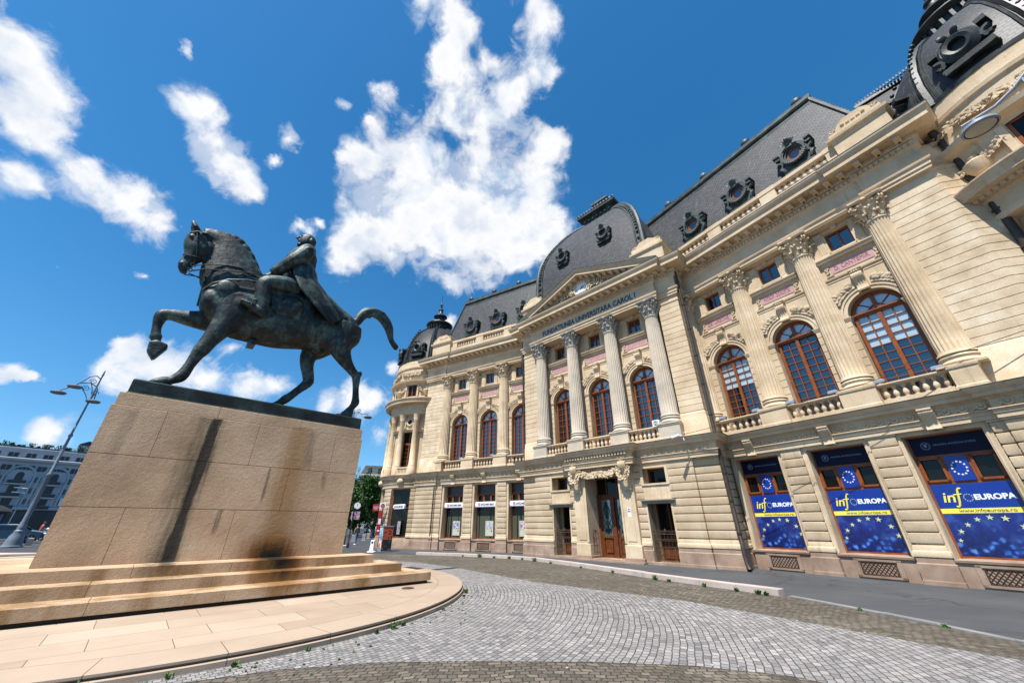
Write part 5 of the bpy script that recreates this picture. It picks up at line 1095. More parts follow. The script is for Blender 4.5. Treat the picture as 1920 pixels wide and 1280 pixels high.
    for a in ang:
        wb, gb, cb = MB(), MB(), MB()
        def pt(r, w, z): return (cu + r * cos(a) - w * sin(a), cn + r * sin(a) + w * cos(a), z)
        def slab_(m_, r0, r1, w0, w1, z0, z1): m_.add([pt(r, w, z) for z in (z0, z1) for r in (r0, r1) for w in (w0, w1)], [(0, 1, 3, 2), (4, 6, 7, 5), (0, 4, 5, 1), (2, 3, 7, 6), (0, 2, 6, 4), (1, 5, 7, 3)])
        for hw, z0, z1, r, bars in ((.82, .72, 4.2, 3.10, ((2.76, 2.83),)), (.62, 5.4, 8.85, 2.95, ((7.75, 7.9),)), (.46, 11.9, 13.0, 3.5, ())):
            wb, gb = MB(), MB()
            for w0, w1, e, f in [(-hw, -hw + .08, z0, z1), (hw - .08, hw, z0, z1), (-hw, hw, z0, z0 + .07), (-hw, hw, z1 - .07, z1), (-.04, .04, z0, z1)] + [(-hw, hw, e, f) for e, f in bars]:
                if hw == .82 and w0 == -.04: continue
                slab_(wb, r - .04, r + .05, w0, w1, e, f)
            if hw == .62:
                for k in range(1, 7): slab_(wb, r - .01, r + .02, -hw, hw, 5.4 + k * .335, 5.42 + k * .335)
                for w in (-.33, .33): slab_(wb, r - .01, r + .02, w - .012, w + .012, 5.4, 8.85)
            gb.quad(pt(r, -hw, z0), pt(r, hw, z0), pt(r, hw, z1), pt(r, -hw, z1))
            o = fpart(fr, 'rotunda_window', M(wb, 'rotunda_window', wood, 0), t); p_ = fpart(fr, 'rotunda_pane', M(gb, 'rotunda_pane', glass_d, 0), t)
        gb = MB()
        gb.add([(cu + 3.26 * cos(a + .075 * cos(w)), cn + 3.26 * sin(a + .075 * cos(w)), 9.65 + .26 * sin(w)) for w in [2 * pi * j / 20 for j in range(20)]], [tuple(range(20))])
        for w in range(-5, 6): slab_(cb, 3.42, 3.58, w * .13 - .04, w * .13 + .04, 5.36, 5.75)
        slab_(cb, 3.38, 3.62, -.75, .75, 5.75, 5.86); slab_(cb, 3.38, 3.62, -.75, .75, 5.25, 5.36)
        fpart(fr, 'oculus_pane', M(gb, 'oculus_pane', glass_d, 0), t); fpart(fr, 'rotunda_balustrade', M(cb, 'rotunda_balustrade', stone, 0), t)
    dp = [(3.5, 15.5), (3.46, 15.9), (3.40, 16.6), (3.2, 17.5), (2.85, 18.4), (2.35, 19.2), (1.75, 19.8), (1.25, 20.1)]
    dm = fpart(fr, 'rotunda_dome', M(full(dp, 48), 'rotunda_dome', slate_dark, 40))
    mb = MB()
    for k in range(8):
        a = ang[0] + pi / 8 + k * pi / 4
        mb.tube([(cu + (r + .03) * cos(a), cn + (r + .03) * sin(a), z) for r, z in dp], .16, 6)
        for d in (-.07, .07): mb.tube([(cu + (r + .02) * cos(a + d), cn + (r + .02) * sin(a + d), z) for r, z in dp], .05, 5)
        for j in range(13): r, z = dp[0][0] * (1 - (j / 20) ** 2.2), 15.6 + j * .33; mb.ball((cu + (r + .06) * cos(a), cn + (r + .06) * sin(a), z), .085, 8, 6)
    mb.lathe(cu, cn, [(3.6, 15.45), (3.62, 15.6), (3.5, 15.7)], 48)
    mb.lathe(cu, cn, [(1.2, 20.0), (1.3, 20.15), (1.1, 20.3), (1.15, 20.7), (1.35, 20.85), (1.42, 20.95), (1.38, 21.05), (.9, 21.15), (.62, 21.25), (.52, 21.4), (.48, 21.9), (.62, 22.0), (.74, 22.1), (.70, 22.2), (.42, 22.35), (.26, 22.6), (.2, 22.9), (.28, 23.0), (.24, 23.1), (.12, 23.2), (.09, 23.6), (.15, 23.7), (.08, 23.8), (.03, 24.3), (.02, 25.0)], 28)
    for k in range(24): a = 2 * pi * k / 24; mb.box(cu + 1.22 * cos(a) - .05, cu + 1.22 * cos(a) + .05, cn + 1.22 * sin(a) - .05, cn + 1.22 * sin(a) + .05, 20.28, 20.72)
    fpart(fr, 'dome_lantern', M(mb, 'dome_lantern', lead_dark, 45), dm)
    for a in ang:
        db = MB(); r0 = 3.30; pt = lambda rr, w, z: (cu + (r0 + (rr - r0) * .85) * cos(a) - w * .74 * sin(a), cn + (r0 + (rr - r0) * .85) * sin(a) + w * .74 * cos(a), 16.75 + (z - 17.0) * .76)
        k = 20
        for r, o in ((.50, .45), (.66, .36)): db.tube([pt(r0 + o, r * .85 * cos(2 * pi * i / k), 17.0 + r * sin(2 * pi * i / k)) for i in range(k)], .13, 6, True)
        db.add([pt(r0 + .35, .5 * cos(2 * pi * i / k) * .85, 17.0 + .5 * sin(2 * pi * i / k)) for i in range(k)], [tuple(range(k))])
        k2 = 24; db.add([pt(rr, .82 * .88 * cos(2 * pi * i / k2), 17.0 + .82 * sin(2 * pi * i / k2)) for rr in (r0 - .7, r0 + .36) for i in range(k2)], [(i, (i + 1) % k2, k2 + (i + 1) % k2, k2 + i) for i in range(k2)] + [tuple(range(k2, 2 * k2))])
        for q in (-1, 1):
            db.tube([pt(r0 + .35, q * (.8 + .14 * cos(t * .8)), 16.9 - .05 * t + .1 * sin(t * .8)) for t in range(12)], .1, 6)
            db.add([pt(r0 + o, q * w, z) for z in (17.35, 17.6) for o in (-.5, .4) for w in (.7, 1.05)], [(0, 1, 3, 2), (4, 6, 7, 5), (0, 4, 5, 1), (2, 3, 7, 6), (0, 2, 6, 4), (1, 5, 7, 3)])
            db.leaf(pt(r0 + .4, q * .1, 17.6), Vector(pt(r0 + .6, q * .35, 17.95)) - Vector(pt(r0 + .4, q * .1, 17.6)), .12, (cos(a), sin(a), .2), .2)
        db.add([pt(r0 + o, w, z) for z in (15.9, 16.2) for o in (-.3, .5) for w in (-.85, .85)], [(0, 1, 3, 2), (4, 6, 7, 5), (0, 4, 5, 1), (2, 3, 7, 6), (0, 2, 6, 4), (1, 5, 7, 3)])
        fpart(fr, 'dome_dormer', M(db, 'dome_dormer', lead_dark, 45), dm)
    return cu, cn
rotunda(FL, -1); rotunda(FR, 1)
# link roof between the right wing and its rotunda
mb = MB(); mb.quad((8.7, -1.2, 15.2), (11.2, -2.2, 15.2), (10.9, -3.4, 20.3), (8.0, -3.0, 20.3)); mb.tube([(8.0, -3.0, 20.3), (10.9, -3.4, 20.3)], .16, 6); mb.quad((8.0, -3.0, 20.3), (10.9, -3.4, 20.3), (10.9, -7, 20.3), (8, -7, 20.3))
for k in range(24): mb.box(8.1 + k * .118, 8.16 + k * .118, -3.05, -2.95, 20.42, 20.56)
fpart(FR, 'link_roof', M(mb, 'link_roof', slate_dark, 0))
# solid cores so that no light leaks through
for fr, a, b, n0, n1, z1 in ((FR, -1.9, 9.3, -9, -1.6, 15.1), (FL, -9.8, 1.9, -9, -1.6, 15.1), (FC, -5.7, 5.7, -9, -1.8, 15.6)):
    mb = MB(); mb.box(a, b, n0, n1, 0, z1); fpart(fr, 'inner_wall', M(mb, 'inner_wall', stone, 0))
# rain pipes
def rainpipe(fr, pts, r=.075, brk=()):
    mb = MB(); mb.tube(pts, r, 10)
    for z in brk:
        for a, b in zip(pts, pts[1:]):
            if min(a[2], b[2]) < z < max(a[2], b[2]): t = (z - a[2]) / (b[2] - a[2]); p = [a[i] + (b[i] - a[i]) * t for i in range(3)]; mb.lathe(p[0], p[1], [(r, z - .03), (r * 1.3, z - .03), (r * 1.3, z + .03), (r, z + .03)], 10)
    return fpart(fr, 'rain_pipe', M(mb, 'rain_pipe', pipe_m, 40))
br = [6.2, 7.7, 9.2, 10.7, 12.2, 13.7]
rainpipe(FC, [(5.86, .15, 15.0), (5.90, .02, 14.7), (5.92, -.05, 14.2), (5.92, -.08, 5.6), (5.94, .0, 5.3)], .075, br)
rainpipe(FC, [(5.99, .22, 4.6), (5.98, .16, 4.3), (5.98, .16, 1.15), (6.02, .3, .95), (6.02, .34, .55), (6.05, .36, .22), (6.12, .45, .06)], .08, (1.3, 2.5, 3.6))
rainpipe(FC, [(-5.92, -.05, 14.6), (-5.92, -.08, 5.3)], .07, br)
rainpipe(FL, [(-7.5, .12, 4.5), (-7.5, .30, 4.2), (-7.5, .30, .1)], .06, (1.5, 3.0))
rainpipe(FR, [(9.3, -.1, 15.0), (9.36, -.25, 14.3), (9.42, -.34, 13.6), (9.42, -.34, 5.4)], .11, br)
# ---------------------------------------------------------------- the bronze rider
def rings_loft(mb, rings, seg=14):
    """rings: (u, n, z, r in the long plane, r across)"""
    P = [Vector((u, n, z)) for u, n, z, _, _ in rings]; m = len(P); vs = []
    for i, (u, n, z, r, rn) in enumerate(rings):
        t = (P[min(i + 1, m - 1)] - P[max(i - 1, 0)]).normalized()
        b = Vector((0, 1, 0)); b = (b - t * b.dot(t)).normalized(); a = t.cross(b)
        vs += [tuple(P[i] + a * r * cos(2 * pi * k / seg) + b * rn * sin(2 * pi * k / seg)) for k in range(seg)]
    fs = [(i * seg + k, i * seg + (k + 1) % seg, (i + 1) * seg + (k + 1) % seg, (i + 1) * seg + k) for i in range(m - 1) for k in range(seg)]
    mb.add(vs, fs + [tuple(range(seg)), tuple((m - 1) * seg + k for k in range(seg))]); return mb
def spline(rings, k=4):
    """Catmull-Rom through the rings"""
    out = []; n = len(rings)
    for i in range(n - 1):
        p0, p1, p2, p3 = rings[max(i - 1, 0)], rings[i], rings[i + 1], rings[min(i + 2, n - 1)]
        for j in range(k):
            t = j / k; out.append(tuple(.5 * (2 * b + (c - a) * t + (2 * a - 5 * b + 4 * c - d) * t * t + (3 * b - a - 3 * c + d) * t ** 3) for a, b, c, d in zip(p0, p1, p2, p3)))
    return out + [rings[-1]]
def sculpt(mb, name, mat, voxel=.035, smooth=5, fac=.5):
    """fuse the volumes into one continuous skin"""
    me = mb.mesh(name, None, 0, False); o = link('tmp', me)
    r = o.modifiers.new('r', 'REMESH'); r.mode = 'VOXEL'; r.voxel_size = voxel; r.adaptivity = 0
    s = o.modifiers.new('s', 'SMOOTH'); s.factor = fac; s.iterations = smooth
    bpy.context.view_layer.update()
    out = bpy.data.meshes.new_from_object(o.evaluated_get(bpy.context.evaluated_depsgraph_get())); bpy.data.objects.remove(o)
    out.name = name; out.materials.clear(); out.materials.append(mat); out.polygons.foreach_set('use_smooth', [True] * len(out.polygons)); return out
SU, SN, SZ = -4.86, -3.15, 4.52
STAT = thing('equestrian_statue', 'green black bronze statue of a bearded man in a long coat riding a stepping horse', 'statue', tuple(FP.w(SU, SN, SZ)), FP.rz)
def spart(name, me, parent=None, label=None):
    o = link(name, me, parent or STAT, (-SU, SN, -SZ) if parent is None else (0, 0, 0))
    if label: o['label'] = label
    return o
NC, NN, NF = -3.12, -2.78, -3.46
def horse():
    mb = MB(); L = lambda r, k=4: rings_loft(mb, spline(r, k))
    body = [(-7.24, 7.74, .12, .16), (-7.10, 7.80, .52, .40), (-6.75, 7.95, .90, .52), (-6.3, 8.02, 1.08, .55), (-5.7, 8.0, 1.06, .58), (-5.1, 8.0, 1.03, .62), (-4.5, 8.1, .97, .64), (-3.9, 8.22, .95, .60), (-3.35, 8.28, .98, .58), (-2.9, 8.28, .85, .54), (-2.55, 8.26, .60, .44), (-2.33, 8.25, .26, .22)]
    L([(u, NC, z, r, w) for u, z, r, w in body])
    neck = [(-6.35, 8.55, .95, .46), (-6.68, 8.95, .92, .42), (-6.86, 9.38, .80, .34), (-7.05, 9.80, .64, .28), (-7.28, 10.14, .46, .22), (-7.6, 10.28, .32, .17), (-7.85, 10.22, .24, .15)]
    L([(u, NC, z, r, w) for u, z, r, w in neck], 2)
    # crest of the mane
    for i in range(60):
        t = i / 59; u = -7.75 + 1.65 * t; z = 10.46 + .12 * sin(pi * t * 1.1) - (1.05 * max(0, t - .42) ** 1.5 * 2.0); mb.ball((u, NC + .02 * sin(i * .9), z - .02), (.15, .07, .11), 8, 5)
    head = [(-7.78, 10.20, .26, .19), (-7.86, 9.98, .38, .22), (-7.86, 9.68, .37, .22), (-7.85, 9.40, .29, .175), (-7.90, 9.14, .215, .14), (-7.95, 8.94, .18, .135), (-7.94, 8.78, .14, .12), (-7.90, 8.70, .07, .08)]
    L([(u, NC, z, r, w) for u, z, r, w in head])
    mb.ball((-7.66, NC + .13, 9.72), (.24, .10, .30), 10, 7); mb.ball((-7.66, NC - .13, 9.72), (.24, .10, .30), 10, 7)      # cheeks
    mb.ball((-7.92, NC, 8.68), (.11, .11, .07), 8, 6); mb.ball((-8.04, NC, 8.86), (.07, .13, .09), 8, 6)                      # lips, nose end
    for q in (-1, 1):
        mb.ball((-8.10, NC + q * .17, 9.90), (.075, .05, .06), 8, 6); mb.ball((-8.06, NC + q * .15, 9.98), (.12, .06, .04), 8, 6)  # eye and brow
        mb.ball((-8.06, NC + q * .10, 8.90), (.05, .05, .06), 6, 5)
        mb.tube([(-8.02, NC + q * .13, 10.2), (-8.12, NC + q * .14, 10.30), (-8.20, NC + q * .13, 10.42), (-8.27, NC + q * .11, 10.55)], [.085, .10, .075, .015], 8)
    leg = lambda pts, n: L([(u, n + dn, z, r, w) for u, z, r, w, dn in pts], 4)
    # far foreleg, raised
    leg([(-6.55, 7.60, .55, .34, .1), (-6.95, 7.44, .36, .25, 0), (-7.40, 7.36, .25, .18, 0), (-7.74, 7.33, .185, .15, 0), (-7.93, 7.26, .17, .15, 0), (-7.95, 7.08, .15, .13, 0), (-7.93, 6.85, .115, .10, 0), (-7.89, 6.66, .12, .11, 0), (-7.85, 6.53, .15, .125, 0), (-7.80, 6.42, .10, .10, 0), (-7.76, 6.32, .10, .10, 0)], NF)
    mb.ext([(-7.93, 6.34), (-7.74, 6.41), (-7.53, 6.36), (-7.50, 6.27), (-7.66, 5.90), (-7.72, 5.84), (-7.90, 6.06)], NF - .15, NF + .15)
    # near foreleg, reaching forward
    leg([(-6.55, 8.25, .50, .22, 0), (-6.40, 7.75, .50, .25, 0), (-6.42, 7.35, .40, .24, 0), (-6.54, 6.95, .30, .20, 0), (-6.66, 6.55, .225, .165, 0), (-6.75, 6.22, .205, .16, 0), (-6.80, 6.03, .165, .135, 0), (-6.86, 5.72, .135, .115, 0), (-6.91, 5.45, .15, .13, 0), (-6.97, 5.31, .16, .135, 0), (-7.10, 5.19, .12, .12, 0), (-7.22, 5.12, .13, .14, 0)], NN)
    leg([(-7.08, 5.12, .10, .15, 0), (-7.22, 5.10, .16, .17, 0), (-7.40, 5.05, .11, .17, 0), (-7.52, 5.00, .05, .12, 0)], NN)
    # near hind leg
    leg([(-2.95, 8.55, .60, .30, 0), (-2.98, 8.1, .66, .32, 0), (-3.02, 7.65, .52, .29, 0), (-2.86, 7.27, .34, .22, 0), (-2.62, 6.97, .23, .16, 0), (-2.38, 6.74, .17, .125, 0), (-2.22, 6.60, .165, .12, 0), (-2.17, 6.42, .145, .11, 0), (-2.13, 6.12, .115, .10, 0), (-2.07, 5.78, .125, .11, 0), (-2.05, 5.60, .15, .13, 0), (-2.11, 5.45, .12, .11, 0), (-2.19, 5.30, .12, .12, 0)], NN)
    mb.ball((-2.08, NN, 6.70), (.09, .07, .12), 8, 6)
    leg([(-2.17, 5.34, .13, .13, 0), (-2.22, 5.18, .18, .17, 0), (-2.27, 5.04, .22, .19, 0), (-2.28, 4.98, .20, .18, 0)], NN)
    # far hind leg
    leg([(-3.35, 7.9, .55, .30, .05), (-3.62, 7.50, .44, .27, 0), (-3.80, 7.15, .30, .21, 0), (-3.78, 6.80, .235, .17, 0), (-3.66, 6.45, .20, .15, 0), (-3.60, 6.22, .19, .14, 0), (-3.68, 6.05, .165, .13, 0), (-3.85, 5.82, .135, .11, 0), (-4.02, 5.58, .135, .115, 0), (-4.16, 5.42, .15, .13, 0), (-4.28, 5.28, .12, .12, 0), (-4.38, 5.16, .13, .13, 0)], NF)
    mb.ball((-3.50, NF, 6.20), (.10, .08, .10), 8, 6)
    leg([(-4.34, 5.20, .13, .14, 0), (-4.44, 5.08, .17, .17, 0), (-4.55, 5.0, .12, .16, 0)], NF)
    # tail
    L([(-2.62, NC, 8.80, .16, .14), (-2.48, NC, 9.00, .18, .15), (-2.38, NC, 9.26, .20, .17), (-2.20, NC, 9.52, .22, .18), (-1.92, NC, 9.65, .22, .19), (-1.60, NC, 9.60, .23, .19), (-1.36, NC, 9.44, .23, .18), (-1.16, NC, 9.18, .20, .17), (-1.05, NC, 8.90, .15, .14), (-.98, NC, 8.70, .12, .12), (-.86, NC, 8.54, .12, .11), (-.70, NC, 8.40, .14, .10), (-.62, NC, 8.36, .10, .07)], 5)
    for k in range(5): mb.tube([(-2.3 + .05 * k, NC + .15 - .02 * k, 9.5 - .06 * k), (-1.9, NC + .17, 9.75 - .07 * k), (-1.5, NC + .17, 9.70 - .09 * k), (-1.2 - .05 * k, NC + .15, 9.30 - .05 * k), (-1.0 - .03 * k, NC + .12, 8.85)], .045, 5)
    for u, n, z, r in ((-6.75, -2.66, 8.35, .30), (-6.95, -2.78, 7.95, .30), (-6.3, -2.62, 7.95, .26), (-3.1, -2.66, 8.3, .34), (-2.75, -2.74, 7.85, .30), (-3.3, -2.68, 7.7, .26), (-2.62, -2.72, 8.35, .26), (-2.72, -2.66, 7.2, .18)): mb.ball((u, n, z), (r, r * .40, r * 1.1), 12, 8)    # muscle
    mb.ball((-3.6, NC, 7.28), (.22, .2, .16), 8, 6)
    o = spart('horse', sculpt(mb, 'horse', bronze, .028, 6))
    tb = MB()
    n0 = NC + .25
    for pts, r in (([(-8.03, n0 - .04, 10.12), (-7.92, n0 + .02, 9.75), (-7.80, n0 - .06, 9.35), (-7.76, n0 - .08, 8.98)], .022), ([(-8.10, n0 - .14, 9.20), (-7.92, n0 - .08, 9.22), (-7.70, n0 - .06, 9.26)], .022), ([(-8.18, n0 - .12, 10.02), (-8.03, n0 - .02, 10.12), (-7.70, n0 - .06, 10.22)], .022), ([(-8.03, n0 - .04, 10.12), (-7.75, n0 - .0, 9.95), (-7.52, n0 - .08, 9.55)], .018),
                   ([(-7.80, n0 - .06, 8.66), (-7.40, n0 + .1, 8.86), (-6.71, -2.68, 9.07), (-6.2, -2.72, 9.26), (-5.87, -2.80, 9.36)], .024), ([(-7.75, n0 - .07, 8.90), (-7.46, n0 + .06, 9.03), (-6.96, -2.76, 9.24), (-6.4, -2.74, 9.34), (-5.9, -2.82, 9.38)], .018), ([(-7.78, n0 - .08, 8.60), (-7.6, n0 - .08, 8.58), (-7.36, n0 - .08, 8.52)], .02), ([(-7.9, NC - .2, 8.7), (-7.4, NC - .35, 8.9), (-6.6, NC - .45, 9.2), (-5.87, -3.3, 9.38)], .02),
                   ([(-7.30, -2.86, 8.15), (-7.12, -2.70, 8.42), (-6.80, -2.62, 8.66), (-6.35, -2.60, 8.86), (-5.95, -2.62, 8.95)], .03), ([(-7.26, -2.95, 7.62), (-7.31, -2.88, 8.0), (-7.36, -2.90, 8.5), (-7.40, -2.95, 8.9)], .025)): tb.tube(pts, r, 6)
    for c in ((-7.78, n0 - .06, 8.72), (-7.76, n0 - .06, 8.92)): tb.tube([(c[0] + .06 * cos(a), c[1], c[2] + .06 * sin(a)) for a in [2 * pi * k / 10 for k in range(10)]], .016, 5, True)
    spart('bridle', tb.mesh('bridle', bronze, 40), o)
    # saddle cloth with its round pad, girth
    sb = MB(); k = 12
    for q in (1, -1):
        V = lambda u, z, d: (u, NC + q * (.60 + d), z)
        g = [(-5.62, 8.85), (-5.5, 8.1), (-5.25, 7.95), (-4.8, 7.98), (-4.45, 8.02), (-4.15, 8.15), (-4.2, 8.6), (-4.4, 9.0)]
        sb.add([V(u, z, .05 - .12 * max(0, z - 8.6)) for u, z in g] + [V(u, z, -.1 - .12 * max(0, z - 8.6)) for u, z in g], [tuple(range(8)), tuple(range(8, 16))] + [(i, (i + 1) % 8, 8 + (i + 1) % 8, 8 + i) for i in range(8)])
        sb.ball(V(-4.92, 8.38, .04), (.36, .12, .38), 14, 10)
    sb.ball((-4.95, NC, 9.02), (.95, .52, .16), 14, 8); gb = MB(); gb.box(-5.72, -5.52, NC - .2, NC + .3, 6.82, 6.98); spart('girth_buckle', gb.mesh('girth_buckle', bronze, 0))
    spart('saddle', sculpt(sb, 'saddle', bronze, .03, 4))
def rider():
    mb = MB(); L = lambda r, k=4: rings_loft(mb, spline(r, k))
    L([(-4.85, NC, 9.10, .46, .46), (-4.82, NC, 9.45, .48, .50), (-4.88, NC, 9.85, .50, .50), (-4.97, NC, 10.25, .54, .56), (-4.98, NC, 10.62, .53, .63), (-4.92, NC, 10.92, .45, .64), (-4.88, NC, 11.12, .30, .46), (-4.90, NC, 11.26, .21, .24), (-4.93, NC, 11.42, .17, .18)])
    L([(-4.97, NC, 11.36, .15, .15), (-5.00, NC, 11.50, .26, .22), (-4.98, NC, 11.68, .295, .235), (-4.93, NC, 11.84, .26, .22), (-4.89, NC, 11.94, .14, .14)])
    mb.tube([(-5.24, NC, 11.80), (-5.32, NC, 11.72), (-5.37, NC, 11.63), (-5.26, NC, 11.60)], [.035, .042, .05, .035], 7); mb.ball((-5.22, NC, 11.78), (.06, .15, .03), 8, 6); mb.ball((-5.17, NC, 11.48), (.12, .13, .10), 8, 6); mb.ball((-5.22, NC, 11.38), (.09, .10, .11), 8, 6); mb.ball((-5.27, NC, 11.555), (.05, .10, .028), 8, 5); mb.ball((-5.24, NC, 11.50), (.05, .07, .02), 8, 5)
    for q in (-1, 1): mb.ball((-4.90, NC + q * .235, 11.64), (.055, .035, .09), 8, 6); mb.ball((-5.20, NC + q * .09, 11.72), (.03, .035, .025), 6, 5)
    for q in (1, -1):
        L([(-4.90, NC + q * .48, 11.02, .25, .22), (-5.00, NC + q * .62, 10.74, .29, .25), (-5.16, NC + q * .66, 10.40, .27, .23), (-5.33, NC + q * .61, 10.12, .25, .21), (-5.50, NC + q * .48, 9.88, .21, .18), (-5.66, NC + q * .36, 9.66, .19, .17), (-5.73, NC + q * .31, 9.56, .17, .15)])
        for k in range(5): t = k / 5; mb.tube([(-4.98 - .5 * t + .20 * cos(w) * .9, NC + q * (.64 - .2 * t * t) + .22 * sin(w), 10.80 - .85 * t + .10 * cos(w)) for w in [2 * pi * e / 12 for e in range(12)]], .05, 6, True)
        L([(-5.74, NC + q * .29, 9.54, .08, .07), (-5.82, NC + q * .26, 9.45, .095, .10), (-5.89, NC + q * .24, 9.38, .08, .11)])
        for j in range(4): mb.tube([(-5.86, NC + q * (.15 + j * .055), 9.44), (-5.95, NC + q * (.15 + j * .055), 9.40), (-5.97, NC + q * (.15 + j * .055), 9.32 - .01 * (j == 1)), (-5.90, NC + q * (.16 + j * .05), 9.28)], [.03, .032, .03, .026], 6)
        mb.tube([(-5.80, NC + q * .17, 9.48), (-5.88, NC + q * .10, 9.46), (-5.94, NC + q * .10, 9.41)], [.035, .03, .024], 6)
        L([(-4.95, NC + q * .42, 9.22, .34, .28), (-5.25, NC + q * .58, 9.15, .30, .25), (-5.58, NC + q * .66, 9.04, .27, .22), (-5.83, NC + q * .68, 8.90, .25, .21), (-5.86, NC + q * .68, 8.68, .25, .20), (-5.80, NC + q * .69, 8.42, .24, .19), (-5.75, NC + q * .70, 8.15, .20, .165), (-5.71, NC + q * .71, 7.95, .165, .15), (-5.69, NC + q * .71, 7.82, .165, .14)])
        L([(-5.55, NC + q * .71, 7.74, .07, .10), (-5.66, NC + q * .71, 7.78, .16, .13), (-5.88, NC + q * .72, 7.84, .125, .13), (-6.12, NC + q * .74, 7.92, .105, .14), (-6.32, NC + q * .75, 7.98, .06, .09)])
    for t in range(0): mb.tube([(-4.98 + .46 * cos(a), NC + .5 * sin(a), 10.95 - .13 * t + .05 * sin(a * 3 + t)) for a in [2 * pi * k / 16 for k in range(16)]], .03, 5, True) if t < 2 else None
    o = spart('rider', sculpt(mb, 'rider', bronze, .021, 1))
    # overcoat: collar to hem, spread over the croup
    rows, cols = 22, 25; vs = []
    Fr = [(-5.30, 10.2, .56), (-5.24, 9.66, .66), (-4.90, 9.02, .80), (-4.32, 8.57, .84), (-3.63, 8.13, .80)]
    Mi = [(-4.72, 10.25, .62), (-4.56, 9.75, .68), (-4.12, 9.28, .72), (-3.66, 8.90, .72), (-3.20, 8.50, .62)]
    Bk = [(-4.36, 10.3, 0), (-4.24, 9.85, 0), (-3.82, 9.46, 0), (-3.30, 9.36, 0), (-2.74, 9.10, 0)]
    def ev(P, t):
        x = t * (len(P) - 1); i = min(int(x), len(P) - 2); f = x - i; return [a + (b - a) * f for a, b in zip(P[i], P[i + 1])]
    for i in range(rows):
        t = i / (rows - 1); f, m_, b = ev(Fr, t), ev(Mi, t), ev(Bk, t)
        for j in range(cols):
            s = j / (cols - 1) * 2 - 1; q = 1 if s < 0 else -1; a = abs(s)           # a = 1 at the front edge, 0 down the back
            w = [2 * (a - .5) * (a - 1) * 1, -4 * a * (a - 1), 2 * a * (a - .5)]
            p = [b[k] * w[0] + m_[k] * w[1] + f[k] * w[2] for k in range(3)]
            fold = .055 * t * sin(j * 1.5 + t * 2.5) + .03 * sin(j * 3.3 + t * 5) * (.3 + t)
            vs.append((p[0] + fold * .6, NC + q * (p[2] + fold), p[2 - 1] + fold * .5))
    mb = MB(); mb.add(vs, [(i * cols + j, i * cols + j + 1, (i + 1) * cols + j + 1, (i + 1) * cols + j) for i in range(rows - 1) for j in range(cols - 1)])
    me = mb.mesh('overcoat', None, 0); c = link('tmp', me); so = c.modifiers.new('s', 'SOLIDIFY'); so.thickness = .07; so.offset = 0; ss = c.modifiers.new('b', 'SUBSURF'); ss.levels = 1
    bpy.context.view_layer.update(); out = bpy.data.meshes.new_from_object(c.evaluated_get(bpy.context.evaluated_depsgraph_get())); bpy.data.objects.remove(c)
    out.materials.append(bronze); out.polygons.foreach_set('use_smooth', [True] * len(out.polygons)); spart('overcoat', out, o)
    for q in (1, -1):
        tb = MB(); n = NC + q * .74; tb.tube([(-5.45, n - q * .1, 8.7), (-5.75, n, 8.35), (-6.02, n + q * .02, 8.12)], .02, 5); tb.tube([(-6.02, n - q * .14, 7.86), (-6.02, n - q * .13, 8.08), (-6.02, n, 8.16), (-6.02, n + q * .13, 8.08), (-6.02, n + q * .14, 7.86)], .025, 6, True)
        spart('stirrup', tb.mesh('stirrup', bronze, 40))
horse(); rider()
mb = MB(); mb.sweep([(-7.78, -3.98), (-7.78, -2.34), (-1.86, -2.34), (-1.86, -3.98)], [(.02, 4.515), (.03, 4.56), (.0, 4.60), (0, 4.92), (-.03, 4.955)], True); mb.quad((-7.75, -3.95, 4.955), (-1.89, -3.95, 4.955), (-1.89, -2.37, 4.955), (-7.75, -2.37, 4.955))
spart('bronze_plinth', mb.mesh('bronze_plinth', bronze_dark, 0))

# ---------------------------------------------------------------- signs, posters and small things on the building
yellow, royal, wht = flat('poster_yellow', (.80, .68, .07), .4), flat('poster_blue', (.004, .030, .24), .3), flat('poster_white', (.78, .80, .84), .4)
star_y = flat('star_pale_yellow', (.52, .55, .30), .4); pale = flat('emblem_pale_blue', (.20, .24, .38), .4)
def crowd_mat():
    m, T, b = newmat('crowd_picture'); p = T.coord(); s = T.xyz(p)
    w = T.vmath('ADD', p, T.vmath('SCALE', T.noise(p, 5, 3, out=1))); w.node.inputs[1].links[0].from_node.inputs[3].default_value = .18
    dens = T.math('SUBTRACT', 1.12, T.math('MULTIPLY', s[2], .52))
    v = T.node('ShaderNodeTexVoronoi', dict(feature='SMOOTH_F1'), Vector=T.vmath('MULTIPLY', w, (5.2, 0, 6.5)), Scale=1.0, Smoothness=.35, Randomness=.85)
    head = T.maprange(v.outputs[0], .18, .58, 1, 0); n = T.noise(p, 7, 5, .6); big = T.noise(p, 2.1, 3, .5)
    low = T.maprange(s[2], .72, 1.75, 1, 0)
    col = T.ramp(T.math('ADD', T.math('MULTIPLY', head, .45), T.math('MULTIPLY', n, .55)), [(.25, (.003, .006, .04)), (.45, (.006, .022, .15)), (.62, (.02, .09, .36)), (.8, (.10, .30, .62))])
    dark = T.ramp(T.math('ADD', T.math('MULTIPLY', big, .8), T.math('MULTIPLY', n, .25)), [(.3, (.005, .007, .05)), (.55, (.010, .024, .17)), (.75, (.05, .10, .34))])
    c = T.mix(T.math('MULTIPLY', low, .9), dark, col)
    setb(T, b, c, .25, spec=.5); return m
crowd = crowd_mat()
def star(mb, cx, n, cz, r, rot=0):
    mb.add([(cx + (r if i % 2 == 0 else r * .40) * sin(pi * i / 5 + rot), n, cz + (r if i % 2 == 0 else r * .40) * cos(pi * i / 5 + rot)) for i in range(10)], [tuple(range(10))])
